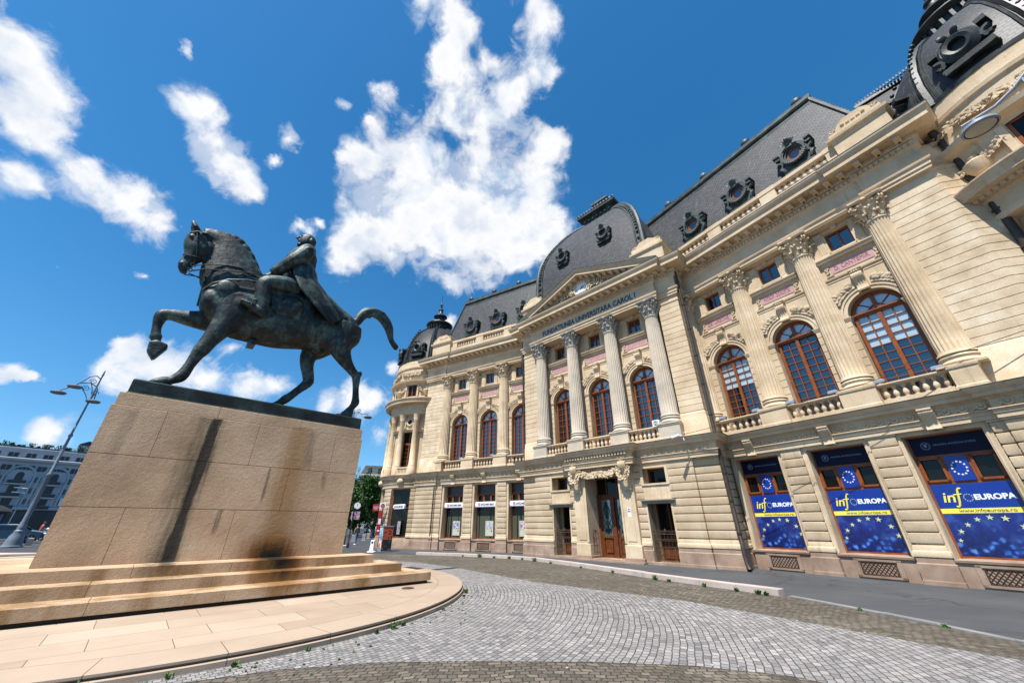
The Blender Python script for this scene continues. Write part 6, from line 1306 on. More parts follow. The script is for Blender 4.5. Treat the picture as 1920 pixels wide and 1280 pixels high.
def poster(fr, c, where):
    n = -.245; root = thing('window_poster', where, 'poster', tuple(fr.w(c, n, .72)), fr.rz, 'blue information posters filling the shop windows')
    def pp(name, me, parent=None): return link(name, me, parent or root, (0, 0, -.72) if parent is None else (0, 0, 0))
    def card(name, x0, x1, z0, z1, mat, dn=0):
        mb = MB(); mb.box(x0, x1, dn - .004, dn, z0, z1); return pp(name, mb.mesh(name, mat, 0))
    b = card('blue_panel', -.84, .84, 2.04, 2.725, royal); card('yellow_band', -.84, .84, 1.905, 2.04, yellow); card('crowd_picture', -.84, .84, .785, 1.905, crowd); card('middle_panel', -.232, .232, 2.80, 3.53, royal, .03); tp = card('top_panel', -.84, .84, 3.595, 4.155, navy, .0)
    def txt(name, body, size, x, z, mat, shear=0, sx=1, al='LEFT', bold=0, par=None, w=None):
        me = text_mesh(body, size, .0015, shear, al, bold, sx); me.materials.append(mat)
        if w: xs = [v.co.x for v in me.vertices]; k = w / (max(xs) - min(xs)); me.transform(Matrix.Diagonal((k, 1, 1, 1)))
        o = pp(name, me, b if par is None else par); o.location = (x, -.004, z); return o
    me = text_mesh('in', .40, .0015, .22, 'LEFT', .006); me.materials.append(yellow); o = pp('lettering', me, b); o.location = (-.70, -.004, 2.34)
    fm = MB(); pth = [(-.46, 2.10), (-.42, 2.075), (-.38, 2.12), (-.345, 2.25), (-.315, 2.42), (-.285, 2.55), (-.25, 2.60), (-.215, 2.575)]; fm.tube([(x, .004, z) for x, z in pth], [.022, .024, .026, .03, .03, .026, .024, .024], 5); fm.tube([(-.42, .004, 2.415), (-.24, .004, 2.43)], .016, 4); pp('lettering', fm.mesh('lettering', yellow, 30), b)
    ring = MB()
    for k in range(12): a = 2 * pi * k / 12; star(ring, -.135 + .092 * sin(a), .004, 2.33 + .098 * cos(a), .020)
    pp('star_ring', ring.mesh('star_ring', star_y, 0), b)
    txt('lettering', 'EUROPA', .20, -.02, 2.33, wht, 0, 1, 'LEFT', .008, None, .80)
    txt('lettering', 'www.infoeuropa.ro', .125, .10, 1.975, flat('poster_ink', (.05, .06, .10), .5) if 'poster_ink' not in MATS else MATS['poster_ink'], 0, 1, 'CENTER', 0, None, 1.12)
    ring = MB()
    for k in range(12): a = 2 * pi * k / 12; star(ring, .155 * sin(a), .035, 3.16 + .19 * cos(a), .036)
    pp('star_ring', ring.mesh('star_ring', wht, 0))
    pic = MB()
    for x, z, r in ((-.62, 1.42, .075), (-.42, 1.60, .075), (-.18, 1.74, .075), (.08, 1.79, .08), (.36, 1.76, .09), (.62, 1.55, .085), (.72, 1.28, .085), (-.72, 1.18, .06)): star(pic, x, .004, z, r, .2)
    pp('picture_star', pic.mesh('picture_star', star_y, 0))
    em = MB(); em.tube([(-.50 + .105 * cos(a), .003, 3.89 + .115 * sin(a)) for a in [2 * pi * k / 20 for k in range(20)]], .008, 4, True); em.tube([(-.50 + .08 * cos(a), .003, 3.89 + .088 * sin(a)) for a in [2 * pi * k / 20 for k in range(20)]], .004, 4, True)
    em.ext([(-.53, 3.92), (-.47, 3.92), (-.47, 3.87), (-.50, 3.84), (-.53, 3.87)], .0, .006); em.ext([(-.55, 3.94), (-.53, 3.95), (-.50, 3.93), (-.47, 3.95), (-.45, 3.94), (-.49, 3.92), (-.51, 3.92)], .0, .005)
    pp('round_emblem', em.mesh('round_emblem', pale, 0), tp); txt('lettering', 'MINISTERUL AFACERILOR EXTERNE', .075, -.32, 3.89, pale, 0, 1, 'LEFT', 0, tp, .92)
    return root
for c, w in zip(BAYS, ('blue and yellow information poster in the shop window beside the rain pipe', 'blue and yellow information poster in the middle one of the three poster windows', 'blue and yellow information poster in the largest window at the photo edge')): poster(FR, c, w)
# bank signs and display stands
red_m, purple = flat('sign_red', (.36, .015, .02), .4), flat('sign_purple', (.22, .12, .28), .4)
def bank_sign(loc, rz, w, label):
    root = thing('bank_sign', label, 'sign', loc, rz, 'white lit bank name signs over the shop windows')
    mb = MB(); mb.sweep([(-w, -.02), (-w, .10), (w, .10), (w, -.02)], [(-.05, 0), (0, .03), (.02, .17), (0, .32), (-.05, .35)]); mb.quad((-w, -.02, .35), (w, -.02, .35), (w, .06, .35), (-w, .06, .35)); mb.quad((-w, -.02, 0), (w, -.02, 0), (w, .06, 0), (-w, .06, 0)); link('sign_box', mb.mesh('sign_box', white_p, 40), root)
    mb = MB(); mb.box(-w, w, .05, .123, .0, .035); link('purple_edge', mb.mesh('purple_edge', purple, 0), root)
    mb = MB(); k = 18; mb.add([(-w * .62 + .09 * cos(2 * pi * i / k), .126, .19 + .09 * sin(2 * pi * i / k)) for i in range(k)], [tuple(range(k))]); lg = link('red_logo', mb.mesh('red_logo', red_m, 0), root)
    mb = MB(); mb.add([(-w * .62 - .05, .128, .13), (-w * .62 - .015, .128, .13), (-w * .62 + .035, .128, .24), (-w * .62 - .005, .128, .24)], [(0, 1, 2, 3)]); mb.add([(-w * .62 + .02, .128, .13), (-w * .62 + .05, .128, .13), (-w * .62 + .05, .128, .17)], [(0, 1, 2)]); link('logo_stroke', mb.mesh('logo_stroke', white_p, 0), lg)
    me = text_mesh('UniCredit Bank', .19, .003, 0, 'LEFT', .003); me.materials.append(ink); xs = [v.co.x for v in me.vertices]; me.transform(Matrix.Diagonal((w * 1.28 / (max(xs) - min(xs)), 1, 1, 1))); o = link('lettering', me, root, (-w * .48, -.127, .19))
    return root
def display(loc, rz, label, kind):
    root = thing('display_stand', label, 'poster stand', loc, rz, 'poster stands in the bank windows')
    fr_ = MB(); fr_.box(-.32, .32, -.02, .01, 0, .92); link('panel', fr_.mesh('panel', flat('stand_pale', (.42, .44, .34), .5) if 'stand_pale' not in MATS else MATS['stand_pale'], 0), root)
    m, T, b = newmat('stand_picture'); p = T.coord(); v = T.node('ShaderNodeTexVoronoi', None, Vector=p, Scale=(9, 12, 8, 14)[kind]); col = T.ramp(T.math('ADD', T.math('MULTIPLY', v.outputs[0], .8), T.math('MULTIPLY', T.noise(p, 8 + kind, 4), .4)), [(.2, (.03, .03, .06)), (.5, ((.10, .14, .30), (.22, .25, .32), (.25, .12, .28), (.06, .05, .10))[kind]), (.8, (.55, .48, .46))]); setb(T, b, col, .3)
    mb = MB(); mb.box(-.26, .26, .012, .016, .42 if kind < 3 else .08, .84); link('picture', mb.mesh('picture', m, 0), root)
    if kind < 3: mb = MB(); mb.add([(.18 + .055 * cos(2 * pi * i / 14), .015, .3 + .055 * sin(2 * pi * i / 14)) for i in range(14)], [tuple(range(14))]); link('red_dot', mb.mesh('red_dot', red_m, 0), root)
    else: fr_ = MB(); [fr_.box(a, b, .0, .02, c, d) for a, b, c, d in ((-.34, -.30, 0, .92), (.30, .34, 0, .92), (-.34, .34, .90, .94))]; link('stand_frame', fr_.mesh('stand_frame', metal_and_shade, 0), root)
for c, w in zip(BAYS, ('in the window next to the entrance front', 'in the middle of the three bank wing shop windows', 'in the bank wing shop window nearest the round corner')): bank_sign(tuple(FL.w(-c, -.12, 2.70)), FL.rz, .87, 'white bank sign with red ball ' + w)
for i, (c, w) in enumerate(zip(BAYS, ('with purple picture, behind the glass next to the entrance front', 'with two people on its picture, behind the middle bank wing window', 'with blue picture, behind the window nearest the round corner'))): display(tuple(FL.w(-c + (.02, .20, .14)[i], -.265, .92)), FL.rz, 'pale poster stand ' + w, (2, 1, 0)[i])
ra = R(90 + 12); rp = lambda r, z, w=0: FL.w(-11.75 + r * cos(ra) * 1 - w * sin(ra), -3.05 + r * sin(ra) + w * cos(ra), z)
ra = R(90 - 12); rrz = FL.rz + (ra - pi / 2)
bank_sign(tuple(rp(3.30, 2.70)), rrz, .84, 'white bank sign with red ball on the round corner tower')
display(tuple(rp(3.14, .95)), rrz, 'dark framed poster stand behind the round corner tower window', 3)

def box_part(root, name, mat, *boxes, sm=0):
    mb = MB(); [mb.box(*b) for b in boxes]; return link(name, mb.mesh(name, mat, sm), root)
# floodlights along the balcony ledge
fl_w = ('beside the first bank wing column', )
proto = None
def floodlight(fr, u, n, z, label):
    global proto
    if proto is None:
        proto = thing('floodlight', label, 'floodlight', tuple(fr.w(u, n, z)), fr.rz, 'grey floodlights on the balcony ledge')
        mb = MB(); mb.sweep([(-.13, -.06), (-.13, .10), (.13, .10), (.13, -.06)], [(-.03, .06), (.02, .08), (.02, .17), (-.03, .20)]); mb.quad((-.16, -.06, .2), (.16, -.06, .2), (.1, .07, .2), (-.1, .07, .2)); link('lamp_head', mb.mesh('lamp_head', grey_p, 0), proto)
        box_part(proto, 'bracket', metal_and_shade, (-.16, -.14, -.02, .02, 0, .14), (.14, .16, -.02, .02, 0, .14), (-.16, .16, -.03, .03, -.01, .015)); return proto
    r = proto.copy(); COL.objects.link(r); r.location = fr.w(u, n, z); r.rotation_euler = (0, 0, fr.rz); r['label'] = label
    for ch in proto.children: c = ch.copy(); COL.objects.link(c); c.parent = r
    return r
for fr, u, lab in ((FR, -.72, 'grey floodlight on the ledge below the poster wing window beside the rain pipe'), (FR, .82, 'grey floodlight at the far side of that first poster wing window'), (FR, 2.18, 'grey floodlight at the near left of the dark middle poster wing window'), (FR, 3.66, 'grey floodlight at the right of the dark middle poster wing window'), (FR, 5.02, 'grey floodlight at the lower left of the largest arched window'), (FR, 6.48, 'grey floodlight at the lower right of the largest arched window'),
                   (FC, -.75, 'dark floodlight by the portico middle window'), (FC, -3.4, 'dark floodlight by the portico window farthest from the rain pipe'), (FL, -.95, 'floodlight by the bank wing window next to the portico'), (FL, -2.2, 'floodlight between the second and third bank wing columns'), (FL, -5.0, 'floodlight by the bank wing window nearest the tower')): floodlight(fr, u, .34, 5.95, lab)
# outdoor unit, camera, door notices
root = thing('air_conditioner', 'small white outdoor unit with dark fan on the portico balustrade', 'air conditioner', tuple(FC.w(3.50, .36, 5.95)), FC.rz); box_part(root, 'casing', white_p, (-.17, .17, -.1, .1, 0, .32)); mb = MB(); [mb.tube([(.0 + r * cos(a), .105, .16 + r * sin(a)) for a in [2 * pi * k / 14 for k in range(14)]], .008, 4, True) for r in (.04, .08, .115)]; link('fan_grille', mb.mesh('fan_grille', metal_and_shade, 0), root)
root = thing('security_camera', 'white tube security camera on a bracket over the balcony cornice', 'camera', tuple(FC.w(4.55, .72, 5.25)), FC.rz); mb = MB(); mb.tube([(.12, .18, .02), (-.16, .42, -.10)], .065, 12); mb.box(-.2, .1, .3, .3, 0, 0); link('camera_body', mb.mesh('camera_body', white_p, 40), root); mb = MB(); mb.tube([(.2, -.05, 0), (.2, .1, .02), (.06, .22, .02)], .022, 6); mb.tube([(.2, -.05, 0), (.32, .05, .15), (.5, .1, .1)], .012, 5); mb.tube([(.2, -.05, 0), (.25, .02, -.2), (.24, -.1, -.3)], .012, 5); link('bracket', mb.mesh('bracket', white_p, 40), root)
root = thing('notice_plate', 'white notice with dark picture on the stone right of the main door', 'notice', tuple(FC.w(1.42, .425, 1.95)), FC.rz); box_part(root, 'plate', white_p, (-.09, .09, 0, .008, 0, .40)); box_part(root, 'printed_panel', ink, (-.075, .075, .008, .011, .20, .245), (-.03, .03, .008, .011, .29, .33), (-.06, -.045, .008, .011, .26, .37), (.045, .06, .008, .011, .26, .37), (-.02, .02, .008, .011, .33, .37))
# overhead cable from the cornice to beyond the right edge
a, b = Vector(FC.w(4.75, .75, 5.3)), Vector((14.6, 9.06, 6.75)); pts = []
b2 = a + (b - a) * 1.35
for i in range(25): t = i / 24; p = a.lerp(b2, t); pts.append((p.x, -p.y, p.z - .55 * 4 * t * (1 - t) * .5))
pts0 = Vector(FC.w(-1.0, .7, 5.2)); mb = MB(); mb.tube(pts, .010, 5); tag(link('overhead_cable', mb.mesh('overhead_cable', black_p, 40)), 'thin black cable slung from the balcony cornice across the poster wing', 'cable')
# corner lamp hanging into the top right of the view
D = 12.2; lp = Vector((*AZ(63.75, D), 1.6 + .680 * D)); fx = Vector((*AZ(69.5, D * 1.02), 0)) - Vector((*AZ(63.9, D), 0)); fx = fx.normalized()
root = thing('street_lamp', 'blue grey disc street lamp hanging from a scrolled arm before the corner tower', 'street lamp', (lp.x, lp.y, 0), atan2(fx.y, fx.x))
z = lp.z; mb = MB(); mb.lathe(0, 0, [(.0, z + .16), (.1, z + .15), (.24, z + .08), (.30, z + .05), (.31, z - .02), (.27, z - .04)], 28); mb.lathe(0, 0, [(.05, z + .12), (.05, z + .3), (.0, z + .32)], 10); link('lamp_head', mb.mesh('lamp_head', grey_p, 40), root)
mb = MB(); mb.lathe(0, 0, [(.25, z - .03), (.15, z - .05), (0, z - .055)], 28); link('lamp_glass', mb.mesh('lamp_glass', flat('lamp_glass', (.42, .40, .33), .3), 40), root)
mb = MB(); mb.tube([(-.2, 0, z + .26), (0, 0, z + .28), (.35, 0, z + .32), (.7, 0, z + .52), (1.0, 0, z + .78), (1.4, 0, z + .95), (2.2, 0, z + 1.0)], .035, 8); mb.tube([(1.05 + .22 * (1 - t * .06) * cos(t * .7 + 1.9), 0, z + .56 + .22 * (1 - t * .06) * sin(t * .7 + 1.9)) for t in range(15)], .03, 6); mb.tube([(2.2, 0, z + 1.6), (2.2, 0, 0)], .09, 12); mb.lathe(2.2, 0, [(.22, 0), (.22, .2), (.16, .4), (.13, 1.2), (.09, 1.5)], 16); link('post', mb.mesh('post', grey_p, 40), root)

# ---------------------------------------------------------------- the far side of the square
def lamp_post(az, D, label, arms, H=15.0, turn=0, thin=1):
    x, y = AZ(az, D); root = thing('lamp_post', label, 'street lamp', (x, y, 0), turn)
    mb = MB(); mb.lathe(0, 0, [(.62, 0), (.62, .10), (.52, .14), (.46, .5), (.40, .8), (.28, 1.05), (.30, 1.15), (.22, 1.25), (.24, 1.45), (.19, 1.55), (.20, 1.75), (.17, 1.85), (.15, 5.3), (.19, 5.35), (.19, 5.5), (.11, 5.6), (.095, 8.6), (.14, 8.65), (.14, 8.8), (.075, 8.9), (.06, 14.4), (.08, 14.5), (.05, 14.9), (0, 15.1)], 14)
    link('pole', mb.mesh('pole', lamp_grey, 40), root)
    for u, z in arms:
        mb = MB(); q = 1 if u > 0 else -1; zt = min(z + 1.2, 14.6)
        mb.tube([(0, 0, zt - .1), (u * .25, 0, zt + .15), (u * .55, 0, zt - .05), (u * .85, 0, z + .45), (u, 0, z + .22)], .045, 6); mb.tube([(u * .3 + q * .28 * (1 - t * .07) * cos(t * .8), 0, z + .75 + .28 * (1 - t * .07) * sin(t * .8)) for t in range(12)], .03, 5); mb.tube([(0, 0, z - .6), (u * .2, 0, z + .2), (u * .42, 0, z + .75)], .035, 5)
        a = link('lamp_arm', mb.mesh('lamp_arm', lamp_grey, 40), root); mb = MB(); mb.lathe(u, 0, [(0, z + .22), (.15, z + .18), (.5, z + .06), (.52, z), (.45, z - .1), (0, z - .14)], 18); link('lamp_head', mb.mesh('lamp_head', lamp_grey, 40), a)
    return root
p_l = R(-(-50.1)) # bearing of the post
lamp_post(-50.12, 51.6, 'tall grey lamp post with three disc lamps between the hotel and the pedestal', ((-2.05, 12.25), (-1.3, 13.0), (.25, 11.95)), turn=R(50.1))
lamp_post(-23.75, 51.0, 'grey lamp post behind the pedestal whose arms show beside the rear hoof', ((1.75, 14.2), (-1.65, 14.2)), turn=R(23.75))
def hotel():
    D = 178; x, y = AZ(-51.2, D); rz = R(51.2); root = thing('hotel', 'long white hotel with arched window bays and plants on its flat roof', 'building', (x, y, 0), rz)
    wallm = mottled('hotel_render', (.36, .375, .395), (.43, .445, .465), None, .2, .85, .05, 6, .15, (.3, .32, .34), grain=.08); dk = flat('hotel_dark', (.016, .018, .022), .3); stonem = mottled('hotel_shopfront', (.05, .05, .055), (.09, .09, .095), None, .3, .7)
    Z = lambda e: 1.6 + e * D; W = 46
    box_part(root, 'wall', wallm, (-W, W, -14, 0, Z(.0255), Z(.0915)), (-W, W, -14, -.8, Z(.0905), Z(.1100)))
    mb = MB(); mb.sweep([(-W, -1), (-W, 0), (W, 0), (W, -1)], [(0, Z(.0895)), (.35, Z(.0905)), (.9, Z(.0925)), (.9, Z(.0955)), (0, Z(.0965))]); mb.sweep([(-W, -2), (-W, -.8), (W, -.8), (W, -2)], [(0, Z(.1085)), (.3, Z(.1095)), (.3, Z(.1115)), (-.5, Z(.1125))]); mb.sweep([(-W, -1), (-W, 0), (W, 0), (W, -1)], [(0, Z(.0205)), (.6, Z(.0215)), (.6, Z(.0245)), (0, Z(.026))]); link('cornice', mb.mesh('cornice', wallm, 0), root)
    box_part(root, 'roof_rail', stonem, (-W, W, -.9, -.7, Z(.1125), Z(.1145)))
    box_part(root, 'shop_front', stonem, (-W, W, -1.2, -.3, 0, Z(.0215)))
    px = 3.30
    def win(u, e0, e1, w, n=.02):
        f = MB(); f.box(u - w / 2, u + w / 2, n - .02, n + .05, Z(e0) - .15, Z(e0)); 
        f.box(u - w / 2, u + w / 2, n - .02, n, Z(e0), Z(e1)); o = link('window', f.mesh('window', dk, 0), root)
        p = MB(); [p.box(u - w / 2 + w * i / k, u - w / 2 + w * i / k + .08, n, n + .05, Z(e0), Z(e1)) for k in ((2 if w < 3 else 5),) for i in range(k + 1)]; link('glazing_bar', p.mesh('glazing_bar', wallm, 0), o)
    for k in range(-7, 8):
        u = k * px - 2.0 ; 
        win(u, .0985, .1045, 2.0, -.78)
        if k % 2: win(u, .0785, .0855, 1.9); win(u, .0620, .0690, 1.9); win(u, .0460, .0530, 1.9); win(u, .0300, .0365, 1.9)
        else: win(u, .0800, .0860, 3.8)
        if abs(k) <= 6 and k % 2 == 0:
            mb = MB(); c = u; zs = Z(.0690); r0, r1 = 2.55, 3.0; a, b = arch_pts(c, zs, r0, 16), arch_pts(c, zs, r1, 16)
            P, Q = [(c - r0, Z(.026))] + a + [(c + r0, Z(.026))], [(c - r1, Z(.026))] + b + [(c + r1, Z(.026))]
            for (x0, z0), (x1, z1), (x2, z2), (x3, z3) in zip(P, P[1:], Q, Q[1:]): mb.quad((x0, .3, z0), (x1, .3, z1), (x3, .3, z3), (x2, .3, z2)); mb.quad((x0, .3, z0), (x1, .3, z1), (x1, 0, z1), (x0, 0, z0)); mb.quad((x2, .3, z2), (x3, .3, z3), (x3, 0, z3), (x2, 0, z2))
            ar = link('window_arch', mb.mesh('window_arch', wallm, 30), root)
            mb = MB()
            for e0, e1, w in ((.0640, .0715, 1.5), (.0450, .0560, 1.8), (.0275, .0370, 1.8)):
                mb.box(c - w / 2, c + w / 2, .01, .06, Z(e0), Z(e1))
                if e0 > .06: q = arch_pts(c, Z(e1), w / 2, 12); mb.add([(x_, .06, z_) for x_, z_ in q], [tuple(range(len(q)))])
                mb.box(c - w / 2 - .9, c + w / 2 + .9, .0, .8, Z(e0) - .9, Z(e0) - .1)
            link('arched_window', mb.mesh('arched_window', dk, 0), ar)
            mb = MB(); [mb.box(c - 2.0, c + 2.0, 0, .9, Z(e) - 1.25, Z(e) - .95) for e in (.0640, .0450)]; [mb.box(c + q * 1.25 - .14, c + q * 1.25 + .14, 0, .2, Z(.0265), Z(.058)) for q in (-1, 1)]; link('balcony_slab', mb.mesh('balcony_slab', wallm, 0), ar)
        if k % 2 == 0: box_part(root, 'shop_window', dk, (u - 2.2, u + 2.2, -.29, -.25, .4, Z(.0180)))
    s = box_part(root, 'rooftop_cabin', wallm, (6.5, 12, -8, -3, Z(.1125), Z(.127))); mb = MB(); mb.ext([(6.2, Z(.127)), (12.3, Z(.127)), (12.3, Z(.128)), (8, Z(.1345)), (6.2, Z(.1285))], -8.3, -2.7); link('cabin_roof', mb.mesh('cabin_roof', stonem, 0), s)
    rs = box_part(root, 'shop_sign', white_p, (7.9, 13, .05, .35, Z(.028), Z(.0395))); box_part(root, 'sign_panel', dk, (8.9, 12, .36, .4, Z(.030), Z(.0375)))
    # roof garden
    rnd = random.Random(4); lf = leaf_mat('roof_garden_leaves', (.02, .05, .012), (.05, .10, .025))
    for k in range(24):
        mb = MB(); u = -17 + k * 1.28 + rnd.uniform(-.4, .4); h = rnd.uniform(.5, 1.9); zb = Z(.1125)
        for i in range(120): a, rr = rnd.uniform(0, 6.28), rnd.uniform(0, .8) * h; mb.leaf((u + rr * cos(a) * .8, -1.4 + rr * sin(a) * .5, zb + rnd.uniform(.1, h)), (rnd.uniform(-.3, .3), rnd.uniform(-.3, .3), rnd.uniform(0, .4)), .12, (0, 0, 1), .1, 2)
        link('roof_plant', mb.mesh('roof_plant', lf, 0, False), root)
def leaf_mat(name, c1, c2, c3=None):
    m, T, b = newmat(name); n = T.noise(T.world(), 1.3, 3, .6); g = T.noise(T.world(), 14, 2)
    col = T.ramp(T.math('ADD', T.math('MULTIPLY', n, .6), T.math('MULTIPLY', g, .4)), [(.3, c1), (.7, c3 or c2)]); setb(T, b, col, .55, spec=.35)
    b.inputs['Transmission Weight'].default_value = 0; b.inputs['Subsurface Weight'].default_value = 0; return m
hotel()
bark = mottled('bark', (.05, .04, .03), (.09, .075, .06), None, 3, .9, .5, 30)
def tree(az, D, h, r, zc, label, group, leaves=9000, lm=None, seed=1, size=.34):
    x, y = AZ(az, D); root = thing('broadleaf_tree', label, 'tree', (x, y, 0), 0, group); rnd = random.Random(seed)
    mb = MB(); tips = []; mb.tube([(0, 0, 0), (.1, .05, h * .2), (.0, .1, h * .4), (.15, 0, h * .6)], [.32, .26, .2, .1], 8)
    blobs = []
    for i in range(22):
        a, t = rnd.uniform(0, 6.28), rnd.uniform(.0, 1); zz = zc + (h - zc) * (t * 1.6 - .72) * .9; k = sqrt(max(.05, 1 - ((zz - zc) / (h - zc)) ** 2)); rr = r * k * rnd.uniform(.25, .85)
        p = Vector((rr * cos(a), rr * sin(a), zz)); blobs.append((p, rnd.uniform(.22, .40) * r)); mb.tube([(.05, .05, h * rnd.uniform(.2, .5)), tuple(p * .5 + Vector((0, 0, zz * .42))), tuple(p)], [.10, .06, .02], 5)
    link('trunk', mb.mesh('trunk', bark, 40), root); cb = MB(); per = leaves // len(blobs)
    for p, br in blobs:
        for i in range(per):
            d = Vector((rnd.gauss(0, 1), rnd.gauss(0, 1), rnd.gauss(0, 1))).normalized(); q = p + d * br * rnd.uniform(.55, 1.12); dr = (d + Vector((rnd.uniform(-.8, .8), rnd.uniform(-.8, .8), rnd.uniform(-.9, .3)))).normalized() * size * rnd.uniform(.6, 1.2)
            s_ = dr.cross(Vector((rnd.uniform(-1, 1), rnd.uniform(-1, 1), 1))).normalized() * size * .32
            cb.add([tuple(q), tuple(q + dr * .5 + s_), tuple(q + dr), tuple(q + dr * .5 - s_)], [(0, 1, 2, 3)])
    link('crown', cb.mesh('crown', lm, 0, False), root); return root
lm1 = leaf_mat('bright_leaves', (.016, .05, .006), (.055, .125, .015)); lm2 = leaf_mat('dark_leaves', (.012, .04, .008), (.035, .085, .015))
GT = 'trees beyond the round corner tower'
tree(-20.7, 62, 8.3, 3.3, 4.6, 'bright green chestnut tree beyond the street clock', GT, 11000, lm1, 1)
tree(-18.7, 70, 8.9, 3.4, 5.2, 'darker green tree half hidden behind the round corner tower', GT, 9000, lm2, 2)
tree(-23.4, 72, 8.6, 3.6, 5.4, 'dark green tree half hidden behind the pedestal', GT, 8000, lm2, 3)
def bare_tree():
    x, y = AZ(-21.1, 84); root = thing('bare_tree', 'bare grey branched tree rising behind the green trees', 'tree', (x, y, 0)); rnd = random.Random(8); mb = MB()
    def grow(p, d, L, r, k):
        q = p + d * L; mb.tube([tuple(p), tuple(p.lerp(q, .5) + Vector((rnd.uniform(-.1, .1), 0, 0))), tuple(q)], [r, r * .8, r * .6], 4)
        if k:
            for i in range(3): grow(q, (d + Vector((rnd.uniform(-.6, .6), rnd.uniform(-.6, .6), rnd.uniform(-.1, .35)))).normalized(), L * rnd.uniform(.6, .8), r * .55, k - 1)
    grow(Vector((0, 0, 0)), Vector((0, 0, 1)), 4.6, .24, 0); o = link('trunk', mb.mesh('trunk', bark, 0), root); mb = MB(); grow(Vector((0, 0, 4.6)), Vector((0, 0, 1)), 2.8, .15, 5); link('branches', mb.mesh('branches', mottled('grey_twigs', (.14, .12, .115), (.2, .18, .17)), 0), root)
bare_tree()
def far_house():
    D = 130; x, y = AZ(-17.9, D); root = thing('mansard_house', 'distant pale house with dark mansard roof behind the tower', 'building', (x, y, 0), R(18)); wm = mottled('far_wall', (.34, .33, .31), (.44, .42, .39), None, .3, .85)
    box_part(root, 'wall', wm, (-8, 10, -12, 0, 0, 15.6)); mb = MB(); mb.sweep([(-8, -12), (-8, 0), (10, 0), (10, -12)], [(0, 14.9), (.5, 15.2), (.5, 15.7), (0, 15.9)]); link('cornice', mb.mesh('cornice', wm, 0), root)
    mb = MB(); mb.sweep([(-8, -12), (-8, 0), (10, 0), (10, -12)], [(.1, 15.85), (-.6, 17.5), (-1.0, 18.6)]); mb.quad((-7, -11, 18.6), (9, -11, 18.6), (9, -1, 18.6), (-7, -1, 18.6)); r = link('roof', mb.mesh('roof', lead, 0), root); mb = MB(); [(mb.box(u - .5, u + .5, -1.6, .05, 16.1, 17.6), mb.ball((u, -.6, 17.7), (.6, .7, .4), 8, 5)) for u in (-5.5, -2.5, .5, 3.5)]; mb.ball((3.2, -3, 19.0), (.8, .8, .7), 10, 6); link('dormer', mb.mesh('dormer', lead, 40), r)
    for u in (-5.5, -2.5, .5, 3.5): box_part(root, 'window', black_p, (u - .5, u + .5, .01, .06, 11.0, 13.6))
far_house()
